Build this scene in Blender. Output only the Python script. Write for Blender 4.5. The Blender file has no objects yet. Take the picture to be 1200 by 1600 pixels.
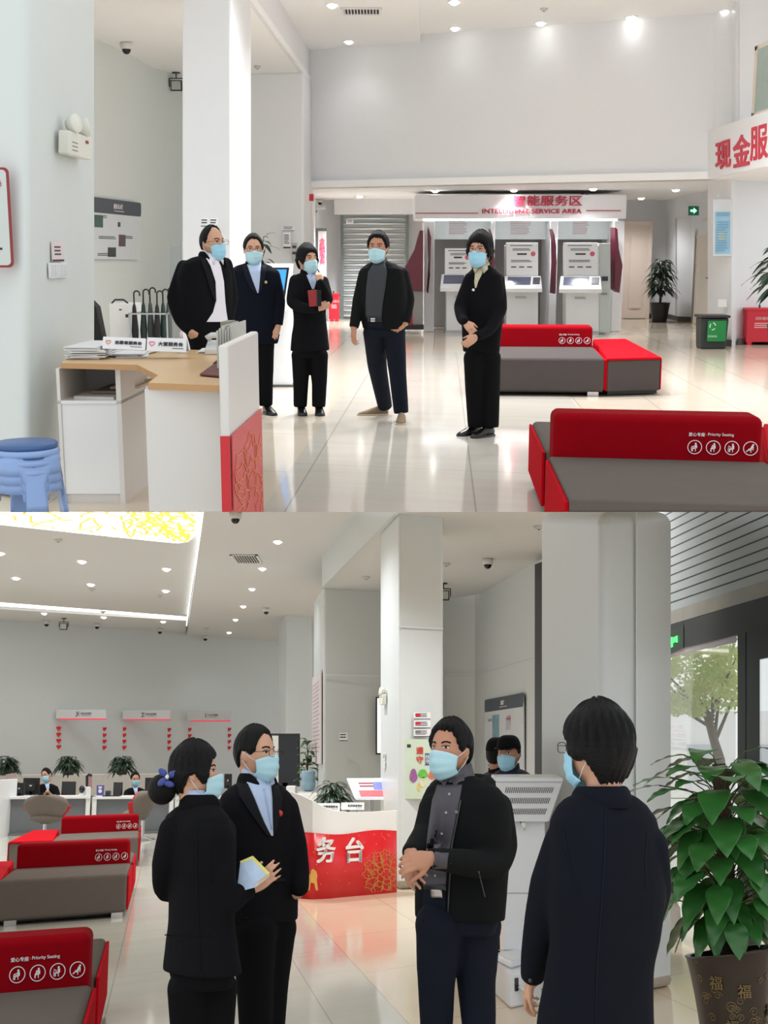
import bpy, bmesh, math, random
from mathutils import Vector, Matrix
from mathutils.bvhtree import BVHTree
random.seed(7)
PI = math.pi
SC = bpy.context.scene
COL = SC.collection
# ---------------------------------------------------------------- camera, world, exposure
FPX = 2000.0                                   # focal length in pixels of the 1200x1600 frame
PITCH_LOW = math.atan(384 / FPX)               # the lower hall is level, the camera looks slightly up into it
PITCH_UP = -math.atan(410 / FPX)               # the upper hall is a second room, turned as one rigid piece
EYE_LOW, EYE_UP = 1.55, 1.58
cam_data = bpy.data.cameras.new('camera')
cam_data.sensor_fit = 'HORIZONTAL'; cam_data.sensor_width = 36.0
cam_data.lens = FPX / 1200 * 36.0
cam_data.clip_start = 0.1; cam_data.clip_end = 300
cam = bpy.data.objects.new('camera', cam_data); COL.objects.link(cam)
cam.location = (0, 0, EYE_LOW); cam.rotation_euler = (PI / 2 + PITCH_LOW, 0, 0)
SC.camera = cam
world = bpy.data.worlds.new('overcast_sky'); SC.world = world; world.use_nodes = True
bg = world.node_tree.nodes['Background']; bg.inputs[0].default_value = (0.95, 0.98, 1.0, 1); bg.inputs[1].default_value = 1.0
SC.view_settings.view_transform = 'Standard'; SC.view_settings.look = 'None'
SC.view_settings.exposure = 0.2; SC.view_settings.gamma = 1.0
SC.view_settings.use_curve_mapping = False
LAMP_UP, LAMP_LOW = 52.0, 46.0                 # watts of one downlight in each hall

# ---------------------------------------------------------------- rooms and placement
class Room:
    def __init__(s, eye, pitch, horizon, T):
        s.h, s.p, s.hor, s.T, s.tops = eye, pitch, horizon, T, []
    def ray(s, px, py):
        u = (800 - py) / FPX
        return Vector(((px - 600) / FPX, math.cos(s.p) - math.sin(s.p) * u, math.sin(s.p) + math.cos(s.p) * u))
    def Z(s, px, py, z):                       # point at height z
        r = s.ray(px, py); t = (z - s.h) / r.z
        return Vector((r.x * t, r.y * t, z))
    def F(s, px, py): return s.Z(px, py, 0)
    def P(s, px, py, Y):                       # point at depth Y
        r = s.ray(px, py); t = Y / r.y
        return Vector((r.x * t, Y, s.h + r.z * t))
    def Y(s, sc):                              # depth at which one metre spans sc pixels down from the horizon to the floor
        return s.F(600, s.hor + s.h * sc).y
    def W(s, px, py, a, b):                    # point on the vertical plane through a and b
        n = Vector((b.y - a.y, -(b.x - a.x), 0)); r = s.ray(px, py)
        t = n.dot(Vector((a.x, a.y, 0))) / (n.x * r.x + n.y * r.y)
        return Vector((r.x * t, r.y * t, s.h + r.z * t))
T_UP = Matrix.Translation((0, 0, EYE_LOW)) @ Matrix.Rotation(PITCH_LOW - PITCH_UP, 4, 'X') @ Matrix.Translation((0, 0, -EYE_UP))
RA = Room(EYE_UP, PITCH_UP, 390, T_UP)
RB = Room(EYE_LOW, PITCH_LOW, 1184, Matrix.Identity(4))
cur = RB
UP = Vector((0, 0, 1))
def V(*a): return Vector(a)

# ---------------------------------------------------------------- materials
def lin(c):
    c = c / 255.0
    return c / 12.92 if c <= 0.04045 else ((c + 0.055) / 1.055) ** 2.4
MATS = {}
def mat(name, rgb, rough=0.5, metal=0.0, var=0.04, nscale=8.0, bump=0.0, bscale=60.0, emit=0.0, trans=0.0, sheen=0.0, spec=0.5, stretch=None):
    if name in MATS: return MATS[name]
    m = bpy.data.materials.new(name); m.use_nodes = True; nt = m.node_tree; N = nt.nodes; L = nt.links
    b = N['Principled BSDF']; c = [lin(v) for v in rgb]
    tc = N.new('ShaderNodeTexCoord'); nz = N.new('ShaderNodeTexNoise'); nz.inputs['Scale'].default_value = nscale
    nz.inputs['Detail'].default_value = 3
    src = tc.outputs['Object']
    if stretch:
        mp = N.new('ShaderNodeMapping'); mp.inputs['Scale'].default_value = stretch; L.new(src, mp.inputs[0]); src = mp.outputs[0]
    L.new(src, nz.inputs['Vector'])
    mx = N.new('ShaderNodeMix'); mx.data_type = 'RGBA'
    mx.inputs[6].default_value = (*[max(0, v * (1 - var)) for v in c], 1); mx.inputs[7].default_value = (*[min(1, v * (1 + var)) for v in c], 1)
    L.new(nz.outputs[0], mx.inputs[0]); L.new(mx.outputs[2], b.inputs['Base Color'])
    b.inputs['Roughness'].default_value = rough; b.inputs['Metallic'].default_value = metal
    b.inputs['Specular IOR Level'].default_value = spec
    if sheen: b.inputs['Sheen Weight'].default_value = sheen
    if trans: b.inputs['Transmission Weight'].default_value = trans
    if bump:
        n2 = N.new('ShaderNodeTexNoise'); n2.inputs['Scale'].default_value = bscale; n2.inputs['Detail'].default_value = 3
        bp = N.new('ShaderNodeBump'); bp.inputs['Strength'].default_value = bump; bp.inputs['Distance'].default_value = 0.02
        L.new(src, n2.inputs['Vector']); L.new(n2.outputs[0], bp.inputs['Height']); L.new(bp.outputs[0], b.inputs['Normal'])
    if emit:
        L.new(mx.outputs[2], b.inputs['Emission Color']); b.inputs['Emission Strength'].default_value = emit
    MATS[name] = m
    return m
def glass_mat(name, rgb=(225, 240, 238), rough=0.0):
    if name in MATS: return MATS[name]
    m = bpy.data.materials.new(name); m.use_nodes = True; nt = m.node_tree; N = nt.nodes; L = nt.links
    out = N['Material Output']; N.remove(N['Principled BSDF'])
    tr = N.new('ShaderNodeBsdfTransparent'); tr.inputs[0].default_value = (*[lin(v) for v in rgb], 1)
    gl = N.new('ShaderNodeBsdfGlossy'); gl.inputs[1].default_value = 0.03
    fr = N.new('ShaderNodeLayerWeight'); fr.inputs[0].default_value = .12
    mx = N.new('ShaderNodeMixShader'); L.new(fr.outputs[1], mx.inputs[0]); L.new(tr.outputs[0], mx.inputs[1]); L.new(gl.outputs[0], mx.inputs[2])
    L.new(mx.outputs[0], out.inputs[0]); MATS[name] = m
    return m
def tile_mat(name, rgb, e1, e2, t1, t2, rough=0.08, stripe=0.0, line=(150, 145, 135), lw=0.012):
    # polished floor tiles; e1 and e2 are the two directions of the joints, t1 and t2 the tile sizes
    m = bpy.data.materials.new(name); m.use_nodes = True; nt = m.node_tree; N = nt.nodes; L = nt.links
    b = N['Principled BSDF']; geo = N.new('ShaderNodeTexCoord')
    d = e1.x * e2.y - e1.y * e2.x
    ax = [Vector((e2.y / d, -e2.x / d, 0)), Vector((-e1.y / d, e1.x / d, 0))]
    cs = []
    def M(op, a, bb=None, cc=None):
        n = N.new('ShaderNodeMath'); n.operation = op
        for i, v in enumerate((a, bb, cc)):
            if v is None: continue
            if isinstance(v, (int, float)): n.inputs[i].default_value = v
            else: L.new(v, n.inputs[i])
        return n.outputs[0]
    for a, t in zip(ax, (t1, t2)):
        dt = N.new('ShaderNodeVectorMath'); dt.operation = 'DOT_PRODUCT'; dt.inputs[1].default_value = a / t
        L.new(geo.outputs['Object'], dt.inputs[0]); cs.append(dt.outputs['Value'])
    ln = None
    for c, t in zip(cs, (t1, t2)):
        f = M('FRACT', c); k = M('ABSOLUTE', M('SUBTRACT', f, 0.5)); g = M('GREATER_THAN', k, 0.5 - lw / t / 2)
        ln = g if ln is None else M('MAXIMUM', ln, g)
    nz = N.new('ShaderNodeTexNoise'); nz.inputs['Scale'].default_value = 1.0; nz.inputs['Detail'].default_value = 5
    cb = N.new('ShaderNodeCombineXYZ'); L.new(M('MULTIPLY', cs[0], 14.0 if stripe else 1.5), cb.inputs[0]); L.new(M('MULTIPLY', cs[1], 0.6 if stripe else 1.5), cb.inputs[1])
    L.new(cb.outputs[0], nz.inputs['Vector'])
    wn = N.new('ShaderNodeTexWhiteNoise'); cb2 = N.new('ShaderNodeCombineXYZ')
    L.new(M('FLOOR', cs[0]), cb2.inputs[0]); L.new(M('FLOOR', cs[1]), cb2.inputs[1]); L.new(cb2.outputs[0], wn.inputs['Vector'])
    c = [lin(v) for v in rgb]; amp = 0.07 + stripe
    mx = N.new('ShaderNodeMix'); mx.data_type = 'RGBA'
    mx.inputs[6].default_value = (*[v * (1 - amp) for v in c], 1); mx.inputs[7].default_value = (*[min(1, v * (1 + amp)) for v in c], 1)
    L.new(M('ADD', M('MULTIPLY', nz.outputs[0], 0.8), M('MULTIPLY', wn.outputs[0], 0.2)), mx.inputs[0])
    m2 = N.new('ShaderNodeMix'); m2.data_type = 'RGBA'; L.new(M('MULTIPLY', ln, 0.55), m2.inputs[0]); L.new(mx.outputs[2], m2.inputs[6])
    m2.inputs[7].default_value = (*[lin(v) for v in line], 1); L.new(m2.outputs[2], b.inputs['Base Color'])
    b.inputs['Roughness'].default_value = rough; b.inputs['Specular IOR Level'].default_value = 0.35
    MATS[name] = m
    return m

# ---------------------------------------------------------------- mesh builder
class MB:
    def __init__(s): s.v, s.f = [], []
    def add(s, vs, fs):
        o = len(s.v); s.v += [Vector(p) for p in vs]; s.f += [[i + o for i in f] for f in fs]; return s
    def prism(s, bot, top):                    # two matching point rings, closed
        n = len(bot)
        return s.add(list(bot) + list(top), [list(range(n))[::-1], list(range(n, 2 * n))] + [[i, (i + 1) % n, n + (i + 1) % n, n + i] for i in range(n)])
    def col(s, pts, z0, z1):                   # vertical extrusion of floor points
        return s.prism([V(p.x, p.y, z0) for p in pts], [V(p.x, p.y, z1) for p in pts])
    def slab(s, pts, d):                       # polygon extruded by vector d
        return s.prism([Vector(p) for p in pts], [Vector(p) + d for p in pts])
    def box(s, o, x, y, z):                    # corner o and three edge vectors
        return s.slab([o, o + x, o + x + y, o + y], z)
    def cbox(s, c, w, d, h, ax=V(1, 0, 0), ay=V(0, 1, 0), az=UP):
        return s.box(c - ax * w / 2 - ay * d / 2 - az * h / 2, ax * w, ay * d, az * h)
    def ring(s, rings, cap=True):
        n = len(rings[0]); vs = [p for r in rings for p in r]; fs = []
        for k in range(len(rings) - 1):
            for i in range(n):
                j = (i + 1) % n; fs.append([k * n + i, k * n + j, (k + 1) * n + j, (k + 1) * n + i])
        if cap: fs += [list(range(n))[::-1], list(range((len(rings) - 1) * n, len(rings) * n))]
        return s.add(vs, fs)
    def tube(s, pts, r, n=10, flat=1.0, cap=True):
        pts = [Vector(p) for p in pts]; rs = r if isinstance(r, (list, tuple)) else [r] * len(pts); rings = []; ref = None
        for i, p in enumerate(pts):
            t = (pts[min(i + 1, len(pts) - 1)] - pts[max(i - 1, 0)])
            t = t.normalized() if t.length > 1e-9 else UP
            if ref is None:
                ref = t.cross(UP)
                if ref.length < 1e-3: ref = t.cross(V(1, 0, 0))
            a = (ref - t * ref.dot(t)).normalized(); ref = a; b = t.cross(a)
            rings.append([p + (a * math.cos(2 * PI * k / n) + b * flat * math.sin(2 * PI * k / n)) * rs[i] for k in range(n)])
        return s.ring(rings, cap)
    def lathe(s, c, prof, n=32, ax=UP, squash=1.0):   # profile of (radius, height)
        a = ax.cross(V(0, 1, 0)); a = (a if a.length > .01 else V(1, 0, 0)).normalized(); b = ax.cross(a)
        return s.ring([[c + ax * z + (a * math.cos(2 * PI * k / n) + b * squash * math.sin(2 * PI * k / n)) * r for k in range(n)] for r, z in prof])
    def ball(s, c, rx, ry, rz, ax=V(1, 0, 0), ay=V(0, 1, 0), az=UP, n=20, m=12):
        rings = []
        for i in range(m + 1):
            th = PI * (i + .001) / (m + .002)
            rings.append([c + ax * rx * math.sin(th) * math.cos(2 * PI * k / n) + ay * ry * math.sin(th) * math.sin(2 * PI * k / n) - az * rz * math.cos(th) for k in range(n)])
        return s.ring(rings)
    def ribbon(s, pts, w, nrm, th=0.003, closed=False):     # a flat line of width w lying on a surface of normal nrm
        pts = [Vector(p) for p in pts]; n = len(pts); L, R = [], []
        for i, p in enumerate(pts):
            a = pts[(i - 1) % n] if closed else pts[max(i - 1, 0)]; b = pts[(i + 1) % n] if closed else pts[min(i + 1, n - 1)]
            nn = nrm(p) if callable(nrm) else nrm
            t = (b - a); t = t.normalized() if t.length > 1e-9 else V(1, 0, 0)
            d = nn.cross(t).normalized() * w / 2; L.append((p + d, nn)); R.append((p - d, nn))
        vs = []; fs = []
        for (l, nn), (r, _) in zip(L, R): vs += [l, r, r + nn * th, l + nn * th]
        for i in range(n if closed else n - 1):
            a, b = 4 * i, 4 * ((i + 1) % n)
            fs += [[a + 3, a + 2, b + 2, b + 3], [a, b, b + 1, a + 1], [a, a + 3, b + 3, b], [a + 1, b + 1, b + 2, a + 2]]
        if not closed: fs += [[0, 1, 2, 3], [4 * n - 1, 4 * n - 2, 4 * n - 3, 4 * n - 4]]
        return s.add(vs, fs)
    def plate(s, pts2, o, u, v, th, base=0.0):  # 2-D outline on the plane o,u,v given thickness th along u x v
        n = u.cross(v).normalized()
        return s.slab([o + u * a + v * b + n * base for a, b in pts2], n * th)
    def rplate(s, o, u, v, w, h, th, r=0.02, base=0.0, k=5):  # rounded rectangle from corner o
        pts = []
        for cx, cy, a0 in ((w - r, r, -90), (w - r, h - r, 0), (r, h - r, 90), (r, r, 180)):
            for i in range(k + 1):
                a = math.radians(a0 + 90 * i / k); pts.append((cx + r * math.cos(a), cy + r * math.sin(a)))
        return s.plate(pts, o, u, v, th, base)
    def disc(s, c, r, n, th=0.004, seg=24):
        a = n.cross(UP); a = (a if a.length > .01 else V(1, 0, 0)).normalized(); b = n.cross(a)
        return s.slab([c + (a * math.cos(2 * PI * k / seg) + b * math.sin(2 * PI * k / seg)) * r for k in range(seg)], n * th)

def link_mesh(name, me, m, parent, origin):
    o = bpy.data.objects.new(name, me); COL.objects.link(o)
    if m is not None and not me.materials: me.materials.append(m)
    if parent is not None:
        o.parent = parent
    else:
        o.location = origin; cur.tops.append(o)
    return o
def absloc(o):
    l = Vector((0, 0, 0))
    while o is not None: l += o.location; o = o.parent
    return l
def build(mb, name, m, parent=None, smooth=False, bevel=0.0, auto=None, sub=0, solid=0.0, seg=2):
    me = bpy.data.meshes.new(name)
    vs = mb.v
    if parent is not None: org = absloc(parent)
    else:
        lo = [min(p[i] for p in vs) for i in range(3)]; hi = [max(p[i] for p in vs) for i in range(3)]
        org = V((lo[0] + hi[0]) / 2, (lo[1] + hi[1]) / 2, lo[2])
    me.from_pydata([tuple(p - org) for p in vs], [], mb.f); me.validate()
    bm = bmesh.new(); bm.from_mesh(me); bmesh.ops.remove_doubles(bm, verts=bm.verts, dist=1e-6)
    bmesh.ops.recalc_face_normals(bm, faces=bm.faces)
    if auto is not None:
        for e in bm.edges: e.smooth = (e.calc_face_angle(0) < math.radians(auto))
        smooth = True
    for f in bm.faces: f.smooth = smooth
    bm.to_mesh(me); bm.free()
    o = link_mesh(name, me, m, parent, org)
    if solid:
        md = o.modifiers.new('thickness', 'SOLIDIFY'); md.thickness = solid; md.offset = 0
    if bevel:
        md = o.modifiers.new('bevel', 'BEVEL'); md.width = bevel; md.segments = seg; md.limit_method = 'ANGLE'; md.angle_limit = math.radians(50)
        for f in me.polygons: f.use_smooth = True
        md.harden_normals = True
    if sub:
        md = o.modifiers.new('smooth', 'SUBSURF'); md.levels = md.render_levels = sub
    return o
def tag(o, label, cat, group=None, kind=None):
    o['label'] = label; o['category'] = cat
    if group: o['group'] = group
    if kind: o['kind'] = kind
    return o
def thing(name, label, cat, loc, group=None):
    o = bpy.data.objects.new(name, None); COL.objects.link(o); o.location = loc; o.empty_display_size = .1
    cur.tops.append(o)
    return tag(o, label, cat, group)
def struct(mb, name, m, bevel=0.0, auto=None, seg=2):
    o = build(mb, name, m, None, bevel=bevel, auto=auto, seg=seg); o['kind'] = 'structure'; return o
def dup(root, loc, label=None, group=None, rotz=0.0):
    def cp(o, par):
        c = o.copy(); COL.objects.link(c)
        if par is not None: c.parent = par
        for ch in o.children: cp(ch, c)
        return c
    r = cp(root, None); r.location = loc; r.rotation_euler = (0, 0, rotz); cur.tops.append(r)
    if label: r['label'] = label
    if group: r['group'] = group
    return r
_txt = {}
def text(body, name, c, u, v, h, m, parent, th=0.004, bold=0.0, width=None, base=0.002, vert=False):
    # lettering centred on c, reading along u, standing up along v, h tall
    if vert: body = '\n'.join(body)
    key = (body, bold)
    if key not in _txt:
        cu = bpy.data.curves.new('lettering', 'FONT'); cu.body = body; cu.align_x = 'CENTER'; cu.offset = 0.0; cu.resolution_u = 3
        cu.extrude = 0.5; cu.space_line = 0.9
        o = bpy.data.objects.new('lettering', cu); COL.objects.link(o)
        dg = bpy.context.evaluated_depsgraph_get(); dg.update()
        me = bpy.data.meshes.new_from_object(o.evaluated_get(dg))
        _txt[key] = ([tuple(p.co) for p in me.vertices], [tuple(f.vertices) for f in me.polygons])
        bpy.data.objects.remove(o); bpy.data.curves.remove(cu); bpy.data.meshes.remove(me)
    vs, fs = _txt[key]
    x0 = min(p[0] for p in vs); x1 = max(p[0] for p in vs); y0 = min(p[1] for p in vs); y1 = max(p[1] for p in vs)
    k = h / (y1 - y0); kx = k if width is None else width / (x1 - x0); n = u.cross(v).normalized()
    mb = MB()
    for q, (du, dv) in enumerate(((0, 0), (1, .4), (-1, -.4), (.6, -.6), (-.6, .6)) if bold else ((0, 0),)):
        mb.add([c + u * ((p[0] - (x0 + x1) / 2) * kx + du * bold * k) + v * ((p[1] - (y0 + y1) / 2) * k + dv * bold * k) + n * (base + th * (p[2] + .5) + q * th * .02) for p in vs], fs)
    return build(mb, name, m, parent)
def unit(v): return Vector(v).normalized()
# ================================================================ STRUCTURE
def Q(px, sc, z):                              # point at scale sc, height z, seen in column px
    Y = cur.Y(sc)
    return V((px - 600) / FPX * (Y * math.cos(cur.p) + (z - cur.h) * math.sin(cur.p)), Y, z)
def wall(pts, z0, z1, th, name, m, back=1, **k):      # pts: (px, scale) along the wall; th: thickness away from the viewer
    mb = MB(); b = [Q(p, s, z0) for p, s in pts]; t = [Q(p, s, z1) for p, s in pts]; d = V(0, th * back, 0)
    n = len(b)
    mb.prism(b + [p + d for p in b[::-1]], t + [p + d for p in t[::-1]])
    return struct(mb, name, m, **k)
def flat(pts, z, th, name, m, **k):
    mb = MB(); mb.slab([Q(p, s, z) for p, s in pts], V(0, 0, th)); return struct(mb, name, m, **k)
WALL_U = mat('white_wall_paint', (227, 229, 232), .45, var=.015, bump=.02)
WALL_U2 = mat('pale_green_white_wall_paint', (217, 224, 222), .5, var=.015)
CEIL_U = mat('white_ceiling_paint', (243, 244, 245), .6, var=.01)
WALL_L = mat('light_grey_panel_paint', (210, 216, 217), .4, var=.015, bump=.02)
CEIL_L = mat('matte_ceiling_paint', (220, 221, 222), .7, var=.01)
BASE_M = mat('stone_skirting', (150, 140, 125), .35, var=.12)
DARKBASE = mat('dark_skirting', (78, 72, 68), .4)
WHITE = mat('white_laminate', (232, 233, 232), .3, var=.01)
WHITEM = mat('white_enamelled_metal', (228, 231, 234), .28, var=.01)
BLACK = mat('black_plastic', (18, 18, 20), .35)
DARKG = mat('dark_anodised_aluminium', (46, 52, 56), .4, metal=.3)
CHROME = mat('brushed_chrome', (200, 200, 200), .25, metal=1.0)
STEEL = mat('galvanised_steel', (176, 182, 184), .38, metal=.55)
def dirs(e):                                   # unit joint directions
    return unit(e)
E1U, E2U = unit((.107, 2.36, 0)), unit((1, -.252, 0))
E1L, E2L = unit((-.392, 2.36, 0)), unit((1, .925, 0))
FLOOR_U = tile_mat('cream_polished_tile', (223, 209, 190), E1U, E2U, 1.9, .8, rough=.10)
PATH_U = tile_mat('grey_veined_tile', (210, 203, 191), E1U, E2U, 3.2, 1.2, rough=.09, stripe=.05)
FLOOR_L = tile_mat('beige_polished_tile', (224, 206, 180), E1L, E2L, 1.9, 1.1, rough=.10)
PATH_L = tile_mat('striped_grey_tile', (205, 204, 192), E1L, E2L, 3.2, 1.6, rough=.09, stripe=.06)

# ---------------------------------------------------------------- the upper hall
cur = RA
def grid_floor(name, m, pts, th):
    mb = MB(); mb.slab([V(p.x, p.y, -th[0]) for p in pts], V(0, 0, th[0] + th[1])); return struct(mb, name, m)
grid_floor('floor', FLOOR_U, [V(-16, 5, 0), V(16, 5, 0), V(16, 36, 0), V(-16, 36, 0)], (.12, 0))
a, b = cur.F(410, 797), cur.F(560, 577)
a2 = a + (a - b) * 1.0; c, d = cur.F(1010, 797), cur.F(860, 577); 
grid_floor('floor', PATH_U, [a2, c + (c - d) * 1.0, d + (d - c) * .3, b + (b - a) * .3], (0, .002))
# near column at the left: two visible faces
def column(pts, z1, name, m, bevel=.04, base=None, seg=4):
    mb = MB(); mb.prism([Q(p, s, 0) for p, s in pts], [Q(p, s, z1) for p, s in pts]); o = struct(mb, name, m, bevel=bevel, seg=seg)
    if base:
        c0 = sum((Q(p, s, 0) for p, s in pts), V(0, 0, 0)) / len(pts); mb = MB()
        g = [Q(p, s, 0) for p, s in pts]; g = [q + (q - c0).normalized() * .012 for q in g]
        mb.prism(g, [q + V(0, 0, base[0]) for q in g]); bb = struct(mb, 'trim_1', base[1], bevel=bevel)
    return o
column([(42, 250), (147, 210), (110, 205), (-90, 235)], 5.6, 'wall_left', WALL_U2, bevel=.09, seg=6)
column([(362, 137), (392, 126), (330, 122), (284, 134)], 4.6, 'wall_left', WALL_U, bevel=.05, base=(.12, DARKBASE))
column([(475, 88.6), (487, 84), (430, 80), (385, 88)], 4.6, 'wall_left', WALL_U, bevel=.05, base=(.12, DARKBASE))
wall([(60, 118), (147, 105), (200, 97.7), (240, 90.7), (285, 86.7), (393, 86)], 0, 4.6, .3, 'wall_left', WALL_U2, auto=40)
wall([(470, 83.6), (1114, 95.6)], 2.7, 5.4, .35, 'wall_back', WALL_U)
wall([(470, 84), (487, 84), (494, 68)], 0, 2.7, .1, 'wall_back', WALL_U, auto=30)
wall([(486, 67.6), (1046, 67.6)], 0, 2.75, .3, 'wall_back', WALL_U)
wall([(522, 69), (652, 69.5)], 2.36, 2.7, .15, 'wall_back', WALL_U)
wall([(1042, 67.8), (1058, 70.5)], 0, 2.75, .2, 'wall_right', WALL_U)
wall([(1058, 70.5), (1082, 71.6)], 0, 2.75, .2, 'wall_right', WALL_U)
wall([(1058, 70.5), (1112, 80)], 2.27, 2.75, .3, 'wall_right', WALL_U)
wall([(1082, 71.6), (1112, 78)], 0, 2.4, .15, 'wall_right', WALL_U)
wall([(1112, 78), (1112.6, 93.5), (1143, 95.5), (1152, 94), (1240, 90)], 0, 2.75, .3, 'wall_right', WALL_U, auto=50)
wall([(1112, 98.5), (1260, 124)], 2.69, 3.42, .25, 'wall_right', WALL_U)
wall([(1114, 95.6), (1148, 97), (1156, 101), (1260, 104)], 3.3, 5.5, .25, 'wall_right', WALL_U, auto=30)
flat([(486, 84.5), (1112, 96), (1260, 123), (1260, 88), (1046, 66), (486, 66)], 2.7, .12, 'ceiling', CEIL_U)
flat([(483, 83.5), (657, 86.5), (640, 150), (323, 150)], 5.14, .3, 'ceiling', CEIL_U)
flat([(600, 84), (1300, 98), (1300, 150), (600, 150)], 5.26, .2, 'ceiling', CEIL_U)
flat([(487, 83), (320, 152), (-150, 152), (-150, 84), (487, 76)], 4.58, .10, 'ceiling', CEIL_U)
mb = MB(); mb.prism([Q(484, 83.5, 4.565), Q(322, 151, 4.565), Q(316, 151, 4.565), Q(480, 83.5, 4.565)], [Q(484, 83.5, 5.4), Q(322, 151, 5.4), Q(316, 151, 5.4), Q(480, 83.5, 5.4)])
struct(mb, 'trim_1', WALL_U)
# upper side window with cream frame
def window_rect(name, px0, px1, s0, s1, z0, z1, fr, m, gm, dep=.08):
    a, b = Q(px0, s0, z0), Q(px1, s1, z0); a2, b2 = Q(px0, s0, z1), Q(px1, s1, z1); u = unit(b - a); n = UP.cross(u) * -1
    mb = MB(); w = (b - a).length; h = z1 - z0; o = a
    mb.box(o, u * w, V(0, dep, 0), UP * fr); mb.box(o + UP * (h - fr), u * w, V(0, dep, 0), UP * fr); mb.box(o, u * fr, V(0, dep, 0), UP * h); mb.box(o + u * (w - fr), u * fr, V(0, dep, 0), UP * h)
    f = struct(mb, name, m); g = MB(); g.box(o + u * fr + UP * fr + V(0, dep / 2, 0), u * (w - 2 * fr), V(0, .01, 0), UP * (h - 2 * fr)); build(g, 'pane', gm, f)
    return f
CREAM = mat('cream_painted_wood', (226, 214, 196), .4, var=.02)
window_rect('window_1', 1176, 1262, 107, 120, 3.44, 4.42, .06, CREAM, mat('greenish_window_glass', (150, 172, 164), .08, var=.1, spec=.8))
# cream door in the far right corner and the recessed side door
def panel_door(name, px0, px1, s0, s1, z1, m, handle=None, mirror=1):
    a, b = Q(px0, s0, 0.02), Q(px1, s1, 0.02); u = unit(b - a); w = (b - a).length; n = V(u.y, -u.x, 0)
    mb = MB(); mb.box(a, u * w, -n * .05, UP * (z1 - .02)); d = struct(mb, name, m)
    mb = MB(); f = .07; A = a + n * .02 - UP * .02
    for o, x, z in ((A, f, z1), (A + u * (w - f), f, z1), (A + UP * (z1 - f), w, f)): mb.box(o, u * x, -n * .04, UP * z)
    build(mb, 'door_frame', m, d, bevel=.006)
    mb = MB(); mb.rplate(A + u * (f + .12) + UP * .25, u, UP, w - 2 * f - .24, z1 - .6, .012, .02, -.01); build(mb, 'door_panel', m, d)
    if handle:
        hp = a + u * w * handle + UP * 1.0 + n * .01; mb = MB(); mb.cbox(hp, .05, .02, .3, u, n); mb.tube([hp + n * .02, hp + n * .06, hp + n * .06 - u * .11], .011, 8)
        build(mb, 'door_handle', mat('bronze_handle', (96, 80, 58), .35, metal=.7), d)
    return d
panel_door('door_1', 968, 1014, 68.6, 68.6, 2.21, mat('pale_pink_cream_door', (231, 214, 201), .45, var=.02))
panel_door('door_2', 1084, 1110, 73.4, 79.6, 2.22, mat('ivory_door', (222, 214, 200), .4, var=.03), handle=.86)
mb = MB(); a, b = Q(1080, 72.8, 0), Q(1085, 73.6, 0); mb.box(a + V(0, -.02, 0), b - a, V(0, .06, 0), UP * 2.22)
for z in (.45, 1.2, 1.95): mb.cbox(a + (b - a) * .5 + V(0, -.04, z), .04, .03, .14)
struct(mb, 'trim_2', mat('brown_hinge_strip', (120, 108, 90), .5))
mb = MB(); 
for (p0, s0), (p1, s1) in (((1014, 67.9), (1042, 68.3)), ((1043, 68.4), (1059, 71)), ((1059, 71), (1083, 72)), ((1112.6, 94), (1143, 96)), ((1153, 94.6), (1240, 91))):
    a, b = Q(p0, s0, 0), Q(p1, s1, 0); mb.box(a, b - a, V(0, .05, 0), UP * .11)
struct(mb, 'baseboard_right', DARKBASE)

# ---------------------------------------------------------------- the lower hall
cur = RB
grid_floor('floor', FLOOR_L, [V(-22, 3.2, 0), V(9, 3.2, 0), V(9, 48, 0), V(-22, 48, 0)], (.12, 0))
a, b = cur.F(463, 1407), cur.F(633, 1597); d = (b - a)
c = cur.F(165, 1600); e = cur.F(200, 1453)
L0, L1 = e + (e - c) * 3.0, c + (c - e) * .5
mb = [a - d * 2.2, b + d * .5, b + d * .5 + V(-6.0, -1.2, 0), a - d * 2.2 + V(-9, 1, 0)]
grid_floor('floor', PATH_L, mb, (0, .002))
wall([(-90, 62.5), (435, 52), (560, 49.5)], 0, 5.4, .3, 'wall_back', WALL_L)
column([(447, 64), (487, 63), (482, 59), (435, 60)], 5.2, 'wall_back', WALL_L, bevel=.05, base=(.12, BASE_M))
wall([(487, 60), (600, 58)], 0, 5.2, .2, 'wall_back', WALL_L)
column([(505, 91), (644, 88), (640, 80), (490, 82.5)], 4.62, 'wall_right', WALL_L, bevel=.06, base=(.12, BASE_M))
column([(623, 133), (693, 130.5), (670, 120), (594, 121.5)], 4.62, 'wall_right', WALL_L, bevel=.05, base=(.13, BASE_M), seg=5)
wall([(640, 86.5), (693, 85), (742, 86), (836, 105), (900, 118)], 0, 4.62, .25, 'wall_right', WALL_L, auto=5)
mb = MB(); mb.prism([Q(p, s, 0) for p, s in ((835.5, 110), (850, 112), (850, 108), (835.5, 106))], [Q(p, s, 4.42) for p, s in ((835.5, 110), (850, 112), (850, 108), (835.5, 106))])
struct(mb, 'trim_1', BLACK)
column([(940, 245), (1048, 231), (1010, 190), (843, 207)], 5.2, 'wall_right', WALL_L, bevel=.10, base=(.1, mat('beige_column_plinth', (170, 158, 144), .4)), seg=8)
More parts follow.
